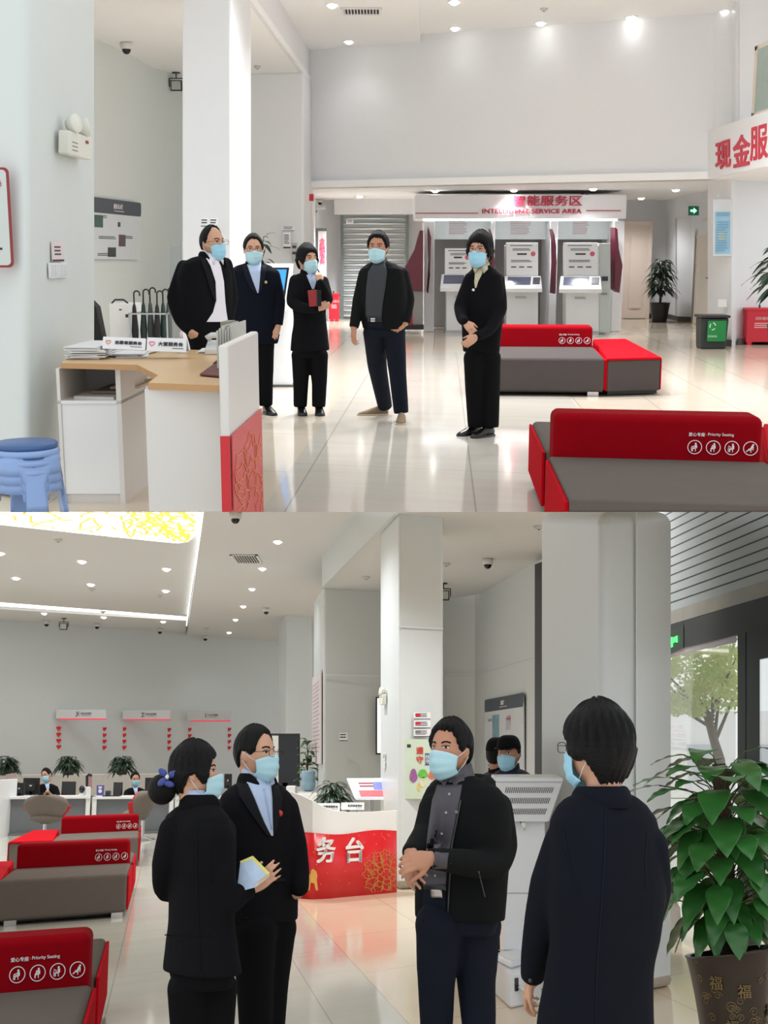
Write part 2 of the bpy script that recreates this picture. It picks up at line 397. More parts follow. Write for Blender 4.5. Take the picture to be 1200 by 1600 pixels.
# panel joints in the cladding
mb = MB()
for (p, s, z), (p2, s2, z2) in (((623, 133.2, 3.14), (693, 130.7, 3.14)), ((507, 91.2, 3.0), (594, 89.6, 3.0)), ((742, 86.2, 3.1), (836, 105.3, 3.1)), ((693, 85.2, 3.1), (742, 86.2, 3.1))):
    a, b = Q(p, s, z), Q(p2, s2, z2); mb.box(a + V(0, -.004, 0), b - a, V(0, .012, 0), UP * .02)
a, b = Q(994, 238.6, 0.1), Q(994, 238.6, 4.3); mb.prism([a + V(-.003, -.012, 0), a + V(.003, -.012, 0), a + V(.003, .01, 0), a + V(-.003, .01, 0)], [b + V(-.003, -.012, 0), b + V(.003, -.012, 0), b + V(.003, .01, 0), b + V(-.003, .01, 0)])
struct(mb, 'trim_2', mat('joint_sealant', (220, 223, 221), .5))
# ceilings
flat([(322, 120), (290, 50), (640, 46), (640, 84), (503, 90), (690, 160), (340, 160)], 5.14, .3, 'ceiling', CEIL_L)
flat([(-260, 160), (345, 160), (292, 61), (-120, 70)], 5.27, .2, 'ceiling', CEIL_L)
flat([(-120, 67.8), (291, 60.4), (289, 50), (-120, 58)], 5.2, .3, 'ceiling', CEIL_L)
flat([(503, 91.5), (690, 162), (1100, 180), (950, 100), (560, 76), (503, 80)], 4.58, .1, 'ceiling', CEIL_L)
k0 = [(503, 91.5), (690, 162), (698, 162), (509, 91.5)]
mb = MB(); mb.prism([Q(p, s, 4.565) for p, s in k0], [Q(p, s, 5.4) for p, s in k0]); struct(mb, 'trim_3', WALL_L)
GLOW = mat('lit_light_strip', (255, 254, 250), .5, emit=2.2, var=.0)
mb = MB()
mb.slab([Q(-90, 69.3, 5.25), Q(292, 61.0, 5.25), Q(292, 60.4, 5.25), Q(-90, 67.9, 5.25)], V(0, 0, .03)); build(mb, 'cove_light_strip', GLOW).update({}) if False else None
o = build(mb, 'cove_light_strip', GLOW); tag(o, 'long glowing cove light strip along the far edge of the recessed ceiling', 'light strip')
mb = MB(); mb.slab([Q(293.0, 62, 5.2), Q(322, 118, 5.2), Q(320.5, 118, 5.2), Q(292, 62, 5.2)], V(0, 0, .03)); o = build(mb, 'cove_light_strip', GLOW)
tag(o, 'thin glowing light strip running in depth along the ceiling step', 'light strip')
# luminous stretched ceiling panel with gold peony drawing
PANEL = mat('backlit_white_panel', (255, 254, 246), .5, emit=1.6, var=0)
GOLD = mat('backlit_gold_print', (236, 196, 96), .45, var=.05, emit=.85)
rim = [(-90, 812), (0, 820), (120, 833), (250, 846.5), (278, 849), (293, 847), (302, 840), (306.5, 828), (309, 805), (311, 780), (-90, 740)]
root = thing('luminous_ceiling_panel', 'large glowing white ceiling panel with gold peony line drawing and rounded corner', 'ceiling light', cur.Z(100, 800, 5.2))
mb = MB(); mb.slab([cur.Z(p, q, 5.235) for p, q in rim], V(0, 0, .03)); build(mb, 'diffuser', PANEL, root)
def peony(mb, f, cx, cy, R, w, n, th=.003, rnd=None, a0=0, a1=360, squash=1.0):
    # scalloped petals in rings; f maps (x, y) to a point on the surface, n its normal
    rnd = rnd or random.Random(3)
    for ring, (rr, cnt) in enumerate(((.22, 4), (.42, 6), (.64, 8), (.85, 10), (1.0, 12))):
        for i in range(cnt):
            ca = 2 * PI * (i + .5 * (ring % 2)) / cnt + rnd.uniform(-.1, .1); half = PI / cnt * 1.15; pts = []
            for k in range(19):
                t = -1 + 2 * k / 18; rad = R * rr * (1 - .42 * abs(t) ** 3 + .05 * math.cos(t * PI * 3)) + R * .03 * rnd.uniform(-1, 1)
                pts.append(f(cx + rad * math.cos(ca + half * t), cy + rad * squash * math.sin(ca + half * t)))
            mb.ribbon(pts, w, n, th)
mb = MB(); o0 = cur.Z(230, 800, 5.232)
rnd = random.Random(5)
peony(mb, lambda x, y: V(x, y, 5.232), cur.Z(205, 798, 5.23).x, cur.Z(205, 798, 5.23).y, 2.1, .045, V(0, 0, -1), .004, rnd, squash=2.4)
peony(mb, lambda x, y: V(x, y, 5.232), cur.Z(285, 815, 5.23).x, cur.Z(285, 815, 5.23).y, .85, .06, V(0, 0, -1), .004, rnd, squash=2.4)
def inside(p, poly):
    r = False; n = len(poly)
    for i in range(n):
        a, b = poly[i], poly[(i + 1) % n]
        if (a.y > p.y) != (b.y > p.y) and p.x < (b.x - a.x) * (p.y - a.y) / (b.y - a.y) + a.x: r = not r
    return r
poly = [cur.Z(p, q, 5.235) for p, q in rim]
def keep_inside(mb, test):
    mb.f = [f for f in mb.f if all(test(mb.v[i]) for i in f)]; return mb
keep_inside(mb, lambda p: inside(p, poly))
build(mb, 'peony_drawing', GOLD, root)
# street side at the right: shutter, header, glass wall
gA = [(1040, 181), (1225, 232)]
def gw(px, z, off=0.0):                        # point on the street wall plane in column px
    s = 181 + (px - 1040) * (232 - 181) / 185; p = Q(px, s, z); return p + V(-.0, -off, 0)
def gbox(mb, p0, p1, z0, z1, th, off=0):
    a, b, c, d = gw(p0, z0, off), gw(p1, z0, off), gw(p1, z1, off), gw(p0, z1, off); return mb.slab([a, b, c, d], V(.25, 1, 0).normalized() * th)
SLAT = mat('grey_shutter_slats', (176, 184, 186), .4, metal=.2, var=.03)
root = thing('roller_shutter', 'grey horizontal-slat roller shutter half lowered above the street door', 'roller shutter', gw(1120, 2.9))
mb = MB(); z = 2.86
while z < 4.6:
    gbox(mb, 1036, 1230, z, z + .070, .03, 0); gbox(mb, 1036, 1230, z + .070, z + .084, .015, -.03); z += .084
build(mb, 'slat_curtain', SLAT, root)
mb = MB(); z = 2.86
while z < 4.6: gbox(mb, 1036, 1230, z + .071, z + .083, .004, -.022); z += .084
build(mb, 'slat_joints', mat('dark_slat_gap', (70, 76, 80), .6), root)
mb = MB(); gbox(mb, 1036, 1230, 2.74, 2.86, .12, .02); build(mb, 'bottom_rail', mat('bare_steel_rail', (168, 166, 158), .35, metal=.4, var=.25, nscale=3), root)
mb = MB(); gbox(mb, 1036, 1230, 2.50, 2.735, .16, .06); struct(mb, 'trim_4', DARKG)
mb = MB(); gbox(mb, 1036, 1151, 2.45, 2.50, .10, .0); struct(mb, 'trim_5', mat('pinkish_soffit', (196, 188, 194), .5))
mb = MB(); gbox(mb, 1150, 1162, 0, 2.50, .1, .05); gbox(mb, 1162, 1186, 0, 2.50, .2, .02); gbox(mb, 1186, 1240, 2.28, 2.5, .1, .02); struct(mb, 'window_1', DARKG)
mb = MB(); gbox(mb, 1049, 1151, .9, .93, .03); struct(mb, 'window_1', STEEL)
mb = MB(); gbox(mb, 1044, 1151, 0.02, 2.45, .012, -.03); struct(mb, 'window_2', glass_mat('clear_street_glass', (252, 254, 253)))
mb = MB(); gbox(mb, 1186, 1240, 0.02, 2.28, .012, -.03); struct(mb, 'window_3', glass_mat('clear_street_glass', (252, 254, 253)))
# ================================================================ FIXTURES AND FURNITURE
def H(row, s, px=600): return cur.P(px, row, cur.Y(s)).z
def pslab(mb, pts, s, th=.02, off=0.0):        # outline given as seen, standing at scale s, th thick away from the viewer
    Y = cur.Y(s) - off; return mb.slab([cur.P(p, q, Y) for p, q in pts], V(0, th, 0))
def prect(mb, x0, y0, x1, y1, s, th=.02, off=0.0): return pslab(mb, [(x0, y1), (x1, y1), (x1, y0), (x0, y0)], s, th, off)
def pp(px, row, s, off=0.0): return cur.P(px, row, cur.Y(s) - off)
X = V(1, 0, 0)
LENS = mat('glowing_lamp_lens', (255, 253, 246), .4, emit=9.0, var=0)
TRIM = mat('lamp_trim_ring', (235, 235, 235), .35)
ORD = ['first', 'second', 'third', 'fourth', 'fifth', 'sixth', 'seventh', 'eighth']
def downlight(px, py, z, label, group, watt, size=.085, angle=130):
    c = cur.Z(px, py, z); r = thing('downlight', label, 'ceiling light', c, group)
    def oval(m):
        for q in m.v: q.y = c.y + (q.y - c.y) * 1.9
        return m
    build(oval(MB().lathe(c, [(size * .8, -.008), (size * 1.15, -.012), (size * 1.2, .0), (size * .8, .0)], 20)), 'trim_ring', TRIM, r, smooth=False)
    build(oval(MB().lathe(c, [(0.001, -.045), (size * .4, -.041), (size * .7, -.026), (size * .82, .0), (0.001, .004)], 20)), 'lens', LENS, r, smooth=True)
    ld = bpy.data.lights.new('ceiling_spot', 'SPOT'); ld.energy = watt; ld.spot_size = math.radians(angle); ld.spot_blend = .9; ld.shadow_soft_size = .12
    ld.color = (.97, .985, 1.0)
    lo = bpy.data.objects.new('ceiling_spot', ld); COL.objects.link(lo); lo.parent = r; lo.location = (0, 0, -.09)
    return r
DOMEW = mat('camera_white_housing', (214, 214, 212), .4); DOMEB = mat('smoked_camera_dome', (14, 14, 16), .12)
def dome(px, py, z, label, size=.07, group=None):
    c = cur.Z(px, py, z); r = thing('dome_camera', label, 'security camera', c, group)
    build(MB().lathe(c, [(size * .6, 0), (size * 1.05, -size * .1), (size, -size * .9), (size * .85, -size * 1.1), (.001, -size * 1.1)], 20), 'housing', DOMEW, r, smooth=True)
    build(MB().ball(c - UP * size * 1.05, size * .75, size * .75, size * .85), 'lens_dome', DOMEB, r, smooth=True)
    return r
def detector(px, py, z, label, size=.05):
    c = cur.Z(px, py, z); r = thing('smoke_detector', label, 'smoke detector', c)
    build(MB().lathe(c, [(size * 1.2, 0), (size * 1.2, -.012), (size, -.03), (size * .5, -.045), (.001, -.045)], 20), 'housing', mat('detector_plastic', (196, 196, 194), .5), r, smooth=True)
    build(MB().lathe(c, [(size * .25, -.044), (size * .25, -.052), (.001, -.052)], 10), 'sensor', BLACK, r)
def vent(px, py, z, w, d, label):
    c = cur.Z(px, py, z); r = thing('air_vent', label, 'air vent', c); o = c - X * w / 2 - V(0, d / 2, 0)
    fr = MB()
    for a, x, y in ((o, w, .04), (o + V(0, d - .04, 0), w, .04), (o, .04, d), (o + X * (w - .04), .04, d)): fr.box(a - UP * .02, X * x, V(0, y, 0), UP * .03)
    build(fr, 'frame', TRIM, r)
    mb = MB(); mb.box(o - UP * .004, X * w, V(0, d, 0), UP * .006); build(mb, 'duct', mat('dark_duct', (52, 52, 54), .8), r)
    mb = MB(); k = int(w / .045)
    for i in range(1, k): mb.box(o + X * (w * i / k) - UP * .015, X * .014, V(0, d, 0), UP * .012)
    build(mb, 'louvre', TRIM, r)
def emergency_light(o, u, label, k=1.0, UP=UP):
    n = u.cross(UP).normalized(); r = thing('emergency_light', label, 'emergency light', o)
    m = mat('aged_white_plastic', (224, 224, 212), .4, var=.02)
    mb = MB(); mb.rplate(o - u * .15 * k - UP * .07 * k, u, UP, .30 * k, .15 * k, .07 * k, .012); build(mb, 'battery_box', m, r, bevel=.006)
    for sx in (-.07, .07):
        h = o + u * sx * k + UP * .135 * k + n * .06 * k; ax = (n + UP * .25 + u * sx * 3).normalized()
        g = build(MB().lathe(h - ax * .03 * k, [(.001, -.03 * k), (.035 * k, -.02 * k), (.058 * k, .02 * k), (.062 * k, .05 * k), (.058 * k, .055 * k)], 20, ax), 'lamp_head', m, r, smooth=True)
        build(MB().lathe(h - ax * .03 * k, [(.001, .052 * k), (.055 * k, .05 * k), (.055 * k, .044 * k), (.001, .044 * k)], 20, ax), 'lamp_glass', mat('frosted_lamp_glass', (190, 198, 190), .15), g)
    mb = MB(); mb.rplate(o + u * .06 * k + UP * .03 * k + n * .07 * k, u, UP, .035 * k, .02 * k, .004, .004); build(mb, 'test_button', mat('dark_red_button', (130, 40, 44), .5), r)
    mb = MB()
    for i in range(3): mb.rplate(o - u * .11 * k + UP * (-.04 + .025 * i) * k + n * .07 * k, u, UP, .07 * k, .006 * k, .002, .002)
    build(mb, 'printed_lines', mat('grey_print', (120, 122, 120), .6), r)
    return r
PRINT = mat('dark_print', (52, 54, 60), .6); RED = mat('bank_red_print', (198, 28, 42), .5); WPRINT = mat('white_print', (238, 232, 232), .5, emit=0)
PINK = mat('pale_pink_print', (208, 120, 128), .6)
def lines(mb, o, u, v, w, h, n, base=.003, fill=.8, rnd=random, lh=.45):
    nn = u.cross(v).normalized(); st = h / n
    for i in range(n):
        ww = w * (fill if (i % 4 == 3) else rnd.uniform(.85, 1.0)); mb.plate([(0, -st * i), (ww, -st * i), (ww, -st * i - st * lh), (0, -st * i - st * lh)], o, u, v, .0015, base)
def sign_plate(name, label, cat, o, u, v, w, h, m, th=.01, r=.004, border=None):
    t = thing(name, label, cat, o); n = u.cross(v).normalized()
    mb = MB(); mb.rplate(o, u, v, w, h, th, r); build(mb, 'panel', m, t)
    if border:
        mb = MB(); b = border[1]
        for a, x, y in ((o, w, b), (o + v * (h - b), w, b), (o, b, h), (o + u * (w - b), b, h)): mb.slab([a, a + u * x, a + u * x + v * y, a + v * y], n * (th + .004))
        build(mb, 'border', border[0], t)
    return t

# ---------------------------------------------------------------- plants
GREEN = mat('glossy_green_leaf', (44, 92, 40), .35, var=.35, nscale=3, spec=.5)
DKGREEN = mat('dark_green_leaf', (26, 56, 34), .4, var=.35, nscale=3)
STEM = mat('brown_stem', (70, 58, 40), .8)
SOIL = mat('potting_soil', (38, 30, 24), .95, bump=.5)
def leaf(mb, b, d, up, L, W, droop=.4, heart=False, n=7, fold=.12):
    d = d.normalized(); side = d.cross(up)
    side = (side if side.length > .01 else X).normalized(); nn = side.cross(d).normalized(); vs = []
    for i in range(n):
        t = i / (n - 1)
        w = W * .5 * ((math.sin(PI * min(1, t * 1.0) ** .62) ** .8 if heart else math.sin(PI * t ** .85)) + (.02 if 0 < t < 1 else 0))
        if heart: w = W * .5 * max(0, math.sin(PI * min(1, t ** .5))) ** .8 if t > 0 else W * .20
        c = b + d * (L * t) - UP * (droop * L * t * t)
        ruf = nn * (W * .05 * math.sin(i * 2.3))
        vs += [c - side * w + nn * fold * w + ruf, c, c + side * w + nn * fold * w - ruf]
    if heart:
        vs[0] -= d * L * .12; vs[2] -= d * L * .12
    mb.add(vs, [[3 * i + j, 3 * i + j + 1, 3 * i + j + 4, 3 * i + j + 3] for i in range(n - 1) for j in (0, 1)])
def foliage(root, c, R, Hh, count, L, W, m=GREEN, heart=False, rnd=None, droop=.5, lowest=0.0, name='foliage', stemtop=True):
    rnd = rnd or random.Random(11); mb = MB(); st = MB()
    for i in range(count):
        a = rnd.uniform(0, 2 * PI); f = rnd.random(); z = lowest + (Hh - lowest) * f; rr = R * (1 - .55 * f ** 2) * rnd.uniform(.25, .8)
        b = c + V(math.cos(a) * rr, math.sin(a) * rr, z); d = V(math.cos(a), math.sin(a), rnd.uniform(-.15, .75) * (.4 + f))
        sc = rnd.uniform(.7, 1.15); leaf(mb, b, d, UP, L * sc, W * sc, droop, heart)
        if i % 2 == 0: st.tube([c + V(0, 0, max(.0, z - R * .8) * .8), c + V(math.cos(a) * rr * .5, math.sin(a) * rr * .5, z * .85), b], [.006, .004, .003], 5)
    build(mb, name, m, root, smooth=True, solid=.0015)
    build(st, 'stems', STEM if not heart else mat('green_stem', (60, 84, 40), .6), root, smooth=True)
def pot(root, c, r0, r1, h, m, rim=.012, name='pot'):
    build(MB().lathe(c, [(.001, 0), (r0, 0), (r0 * 1.02, .01), ((r0 + r1) / 2, h * .5), (r1, h - .02), (r1 + rim, h), (r1, h + .004), (r1 - .015, h - .01), (r1 - .02, h - .05), (.001, h - .05)], 32), name, m, root, smooth=True)
    build(MB().lathe(c, [(.001, h - .06), (r1 - .02, h - .06), (r1 - .02, h - .045), (.001, h - .04)], 24), 'soil', SOIL, root)

# ---------------------------------------------------------------- benches with priority seating marks
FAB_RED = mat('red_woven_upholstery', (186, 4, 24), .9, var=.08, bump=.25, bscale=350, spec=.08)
FAB_RED_SHADED = mat('shade_darkened_red_upholstery', (142, 4, 18), .9, var=.08, bump=.25, bscale=350, spec=.08)  # darker copy of the red: shade of the backrest fronts put into the colour
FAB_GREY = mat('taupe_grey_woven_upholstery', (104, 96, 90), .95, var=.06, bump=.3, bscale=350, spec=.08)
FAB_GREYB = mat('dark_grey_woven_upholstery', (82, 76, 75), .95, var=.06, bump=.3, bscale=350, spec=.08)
def pictogram(mb, c, u, v, r, kind):
    n = u.cross(v).normalized()
    mb.ribbon([c + (u * math.cos(a) + v * math.sin(a)) * r for a in [2 * PI * k / 28 for k in range(28)]], r * .11, n, .002, closed=True)
    def stroke(pts, w): mb.ribbon([c + u * x * r + v * y * r for x, y in pts], w * r, n, .002)
    mir = -1 if kind != 3 else 1
    mb.disc(c + u * r * (.12 if kind != 3 else .35) + v * r * .52, r * .14, n, .002, 12)
    if kind == 3:
        stroke([(.3, .38), (.05, -.1), (-.25, -.2)], .3); stroke([(-.15, -.1), (-.6, -.5)], .14); stroke([(.1, .0), (.05, -.6)], .12); stroke([(.4, .2), (.35, -.3)], .1)
    else:
        stroke([(.15, .36), (.18, -.15)], .32); stroke([(.2, -.15), (-.3, -.15)], .2); stroke([(-.3, -.1), (-.32, -.62)], .15); stroke([(.1, -.2), (.12, -.62)], .1)
        if kind == 0: stroke([(-.45, .05), (-.48, -.6)], .08); stroke([(.1, .2), (-.42, .05)], .12)
        if kind == 1: mb.disc(c - u * r * .12 + v * r * .28, r * .1, n, .002, 10); stroke([(-.12, .15), (-.2, -.1)], .22)
        if kind == 2: stroke([(-.5, .3), (-.2, .1), (-.1, .1)], .1); stroke([(-.5, .12), (-.5, -.6)], .08)
def bench(label, group, JL, JR, Fc, right=True, topz=.67, marks=True, seatz=.42, thick=.22, far=True, mark_off=.03, mark_r=.058, gap=.155, mdx=0, grey=None, rside=True, both=False):
    grey = grey or FAB_GREY
    a, b = cur.Z(*JL, seatz), cur.Z(*JR, seatz); f = cur.Z(*Fc, seatz); e1 = b - a; base = b if right else a; e2 = f - base   # e2: from the backrest to the front edge
    u = unit(e1); n = u.cross(UP)
    root = thing('bench', label, 'bench', V(a.x + e1.x / 2, a.y + e1.y / 2, 0) - e2 * thick / 2, group)
    def blk(o, x, y, z0, z1): return MB().slab([V(q.x, q.y, z0) for q in (o, o + x, o + x + y, o + y)], UP * (z1 - z0))
    t = -e2 * thick
    build(blk(a, e1, e2, .05, seatz), 'seat', grey, root, bevel=.035, seg=4)
    if far: build(blk(a + t, e1, -e2, .05, seatz), 'seat', grey, root, bevel=.035, seg=4)
    k = e1.length
    build(blk(a + e1 * (.02 / k), e1 * ((k - .04) / k), t, .06, topz), 'backrest', FAB_RED_SHADED, root, bevel=.045, seg=5)
    for end, sg in (((b, 1), (a, -1))):
        w = u * .02 * sg
        for st, dv in ((V(0, 0, 0), e2 * .985), (t, -e2 * .985)):
            if dv is not None and (far or st.length == 0):
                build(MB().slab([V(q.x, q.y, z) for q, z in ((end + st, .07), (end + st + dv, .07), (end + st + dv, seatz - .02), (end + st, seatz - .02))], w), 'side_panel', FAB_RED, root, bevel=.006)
    for p in (a + e1 * .06 + e2 * .9, a + e1 * .88 + e2 * .9, a + e1 * .06 + t - e2 * .8, a + e1 * .88 + t - e2 * .8):
        build(blk(p, e1 * (.12 / k * 1.0), e2 * .06, 0, .055), 'foot', CHROME, root)
    build(blk(a + e1 * .03 + e2 * .88, e1 * .94, t - e2 * 1.7, .02, .06), 'plinth', BLACK, root)
    if marks:
        mb = MB(); zc = seatz + .075; face = b + n * .002; gap = .101; mark_r = .038; end = .085 + mdx
        for i in range(4):
            c = face - u * (end + gap * (3 - i)); c.z = zc; pictogram(mb, c + n * .002, u, UP, mark_r, i)
        build(mb, 'priority_marks', WPRINT, root); zt = zc + mark_r + .034
        c = face - u * (end + gap * 3 - .008); c.z = zt; text('爱心专座', 'lettering', c, u, UP, .021, WPRINT, root, bold=.01, base=.003)
        c = face - u * (end + gap * 1.62); c.z = zt; text('Priority Seating', 'lettering', c, u, UP, .021, WPRINT, root, base=.003)
        c = face - u * (end + gap * 2.4); c.z = zt; text('○', 'lettering', c, u, UP, .010, mat('red_mark', (220, 60, 60), .5), root, base=.003)
    return root
def ottoman(label, pts, seatz=.42, front=None):
    g = [cur.Z(p, q, seatz) for p, q in pts]          # near-left, near-right, far-right, far-left
    c = sum(g, V(0, 0, 0)) / 4; root = thing('ottoman', label, 'ottoman', V(c.x, c.y, 0))
    sh = [q + (c - q) * .015 for q in g]
    build(MB().slab([V(q.x, q.y, .05) for q in sh], UP * (seatz - .07)), 'base', front or FAB_GREYB, root, bevel=.02, seg=3)
    build(MB().slab([V(q.x, q.y, seatz - .025) for q in g], UP * .025), 'cushion_top', FAB_RED, root, bevel=.01)
    build(MB().slab([V(q.x, q.y, .01) for q in [q + (c - q) * .08 for q in g]], UP * .05), 'plinth', BLACK, root)
    for i, j in ((0, 3), (1, 2)):
        a, b = sh[i], sh[j]; o = (a - sh[1 - i]).normalized() * .012
        build(MB().slab([V(a.x, a.y, .06), V(b.x, b.y, .06), V(b.x, b.y, seatz - .02), V(a.x, a.y, seatz - .02)], V(o.x, o.y, 0)), 'side_panel', FAB_RED, root)
    return root

def LW(px, py, A_, B_):                        # point on a leaning wall face given by two (column, scale) feet, with its axes
    a, b, a2 = Q(*A_, 1.0), Q(*B_, 1.0), Q(*A_, 2.5); v = unit(a2 - a); n = (b - a).cross(a2 - a).normalized()
    if n.y > 0: n = -n
    r = cur.ray(px, py); t = n.dot(a - V(0, 0, cur.h)) / n.dot(r); u = v.cross(n).normalized()
    return V(0, 0, cur.h) + r * t, u, v, n
def S(row, z, px=600):                         # scale at which height z appears in that row
    y = cur.Z(px, row, z).y; lo, hi = 20.0, 900.0
    for _ in range(40):
        m = (lo + hi) / 2
        if cur.Y(m) > y: lo = m
        else: hi = m
    return lo

def SY(y):
    lo, hi = 20.0, 900.0
    for _ in range(40):
        m = (lo + hi) / 2
        if cur.Y(m) > y: lo = m
        else: hi = m
    return lo
# ================================================================ UPPER HALL OBJECTS
cur = RA
rnd = random.Random(21)
for i, (p, q) in enumerate(((519, 8), (545, 65))):
    downlight(p, q, 5.14, 'recessed round downlight ' + ('beside the air vent' if i == 0 else 'nearest the far wall, above the roller shutter side'), 'downlights in the lower left ceiling', LAMP_UP * .25)
nm = ['round downlight at the top edge, behind the other one left of the middle', 'round downlight near the far wall, leftmost of the bright row', 'round downlight second from left in the bright row', 'round downlight third from left in the bright row', 'rightmost round downlight of the bright row, near the right wall']
for (p, q), l in zip(((710, 3), (711, 44), (845, 36), (986, 27), (1132, 18)), nm): downlight(p, q, 5.26, l, 'downlights in the high ceiling', LAMP_UP * .05)
li = 0
for s_, zz, pxs in ((118, 5.14, (560,)), (118, 5.26, (760, 960)), (140, 5.14, (540, 610)), (140, 5.26, (850, 1080))):  # out-of-view downlights added to brighten the upper hall
    for p in pxs:
        w = Q(p, s_, zz)
        rr = downlight(*((600, 100)), zz, 'added unseen downlight above the view of the upper hall, ' + ('left in its far row', 'middle in its far row', 'right in its far row', 'leftmost in its near row', 'second in its near row', 'third in its near row', 'rightmost in its near row')[li], 'added downlights nearer than the view', LAMP_UP * 7.5)
        rr.location = w; li += 1
low = [(562, 306, 'above the grey roller shutter'), (680, 297.5, 'above the left end of the service area fascia'), (803, 296.5, 'above the middle of the service area fascia'), (927, 294.5, 'above the right end of the service area fascia'), (1056, 296, 'in the soffit above the potted plant corner'), (1002, 309, 'in the soffit above the pale pink door')]
for p, q, l in low: downlight(p, q, 2.698, 'small round downlight ' + l, 'downlights in the low soffit', LAMP_UP * (12 if p < 600 else 2.2 if p < 950 else 2))
dome(197, 66, 4.58, 'white and black dome camera on the alcove ceiling', .09)
dome(495, 92, 5.10, 'small dark dome camera where beam meets far wall', .05)
dome(500, 311, 2.70, 'dome camera under the soffit beside the column', .07)
dome(582, 318, 2.70, 'left one of the two small cameras above the grey shutter', .045)
dome(592, 323, 2.66, 'right one of the two small cameras above the grey shutter', .045)
dome(709, 305, 2.70, 'dome camera in front of the fascia, left of the lettering', .07)
dome(914, 302, 2.70, 'dome camera in front of the fascia, right of the lettering', .07)
dome(1142, 283, 2.69, 'dome camera under the soffit near the right column', .08)
detector(850, 13, 5.26, 'round detector on the high ceiling behind the second downlight', .05)
detector(402, 103, 4.58, 'round detector on the lower ceiling beside the column', .05)
vent(565, 17, 5.14, .62, .55, 'slatted white air vent in the lower left ceiling')
# ceiling floodlight on a bracket
def bracket_lamp(px, py, z, label):
    c = cur.Z(px, py, z); r = thing('bracket_floodlight', label, 'floodlight', c)
    mb = MB(); mb.lathe(c, [(.001, 0), (.07, 0), (.07, -.02), (.001, -.02)], 16); mb.tube([c, c - UP * .1], .012, 6); mb.tube([c - UP * .1 - X * .12, c - UP * .1 + X * .12], .01, 6)
    for sx in (-1, 1): mb.tube([c - UP * .1 + X * .12 * sx, c - UP * .24 + X * .12 * sx], .01, 6)
    build(mb, 'bracket', BLACK, r)
    build(MB().cbox(c - UP * .22, .2, .06, .18), 'lamp_body', BLACK, r, bevel=.01)
    build(MB().cbox(c - UP * .22 - V(0, .034, 0), .16, .01, .14), 'lamp_glass', mat('pale_lamp_glass', (178, 180, 176), .2), r)
bracket_lamp(275, 113, 4.58, 'black bracket floodlight under the alcove ceiling beside the column')
# things on the near column: its right face runs in depth
CF = ((42, 250), (147, 210))
w, uc, vc, nc = LW(108, 228, *CF); emergency_light(w + nc * .01, uc * 1.9, 'twin-head emergency light on the near left column', 1.0, UP=vc)
w, uc, vc, nc = LW(76, 435, *CF)
t = thing('light_switch', 'double white wall switch under a small notice on the near column', 'switch', w)
uc = uc * 1.7
for k in (0, 1):
    pl = build(MB().rplate(w + uc * (.0 + .125 * k), uc, UP, .12, .1, .012, .008), 'switch_plate', WHITE, t)
    for j in (0, 1): build(MB().rplate(w + uc * (.015 + .125 * k + .048 * j) + UP * .015, uc, UP, .042, .07, .006, .004, .012), 'rocker', mat('switch_rocker', (214, 218, 220), .4), pl)
w, uc, vc, nc = LW(81, 409, *CF); uc = uc * 1.7
t = sign_plate('wall_notice', 'small pinkish notice above the wall switch on the near column', 'notice', w, uc, UP, .15, .13, mat('pale_pink_notice', (226, 210, 212), .5), .006)
mb = MB(); lines(mb, w + uc * .03 + UP * .10, uc, UP, .09, .07, 3, .006); mb.rplate(w + UP * .002, uc, UP, .15, .012, .003, .002, .006); build(mb, 'printed_lines', PRINT, t)
# framed notice at the left picture edge, on the column's front face
s_ = 249
t = thing('framed_notice', 'pale notice with rounded dark red frame on the column at the left edge', 'notice', pp(0, 418, s_, .03))
mb = MB(); o = pp(-70, 418, s_, .02); wd = pp(22, 418, s_).x - pp(-70, 418, s_).x; ht = pp(0, 262, s_).z - pp(0, 418, s_).z
build(MB().rplate(o, X, UP, wd, ht, .012, .03), 'frame', mat('dark_red_frame', (150, 48, 52), .5), t)
build(MB().rplate(o + X * .014 + UP * .014, X, UP, wd - .028, ht - .028, .004, .025, .012), 'sheet', mat('mint_white_sheet', (206, 214, 210), .5), t)
mb = MB(); q = o + X * .03 + UP * (ht - .19)
lines(mb, q, X, UP, wd - .09, .06, 3, .016); lines(mb, o + X * .03 + UP * .15, X, UP, wd - .07, .09, 3, .016); build(mb, 'printed_lines', PRINT, t)
text('业务引导', 'lettering', o + X * (wd - .15) + UP * (ht - .10), X, UP, .05, mat('bank_red_print', (198, 28, 42), .5), t, bold=.015, base=.016)
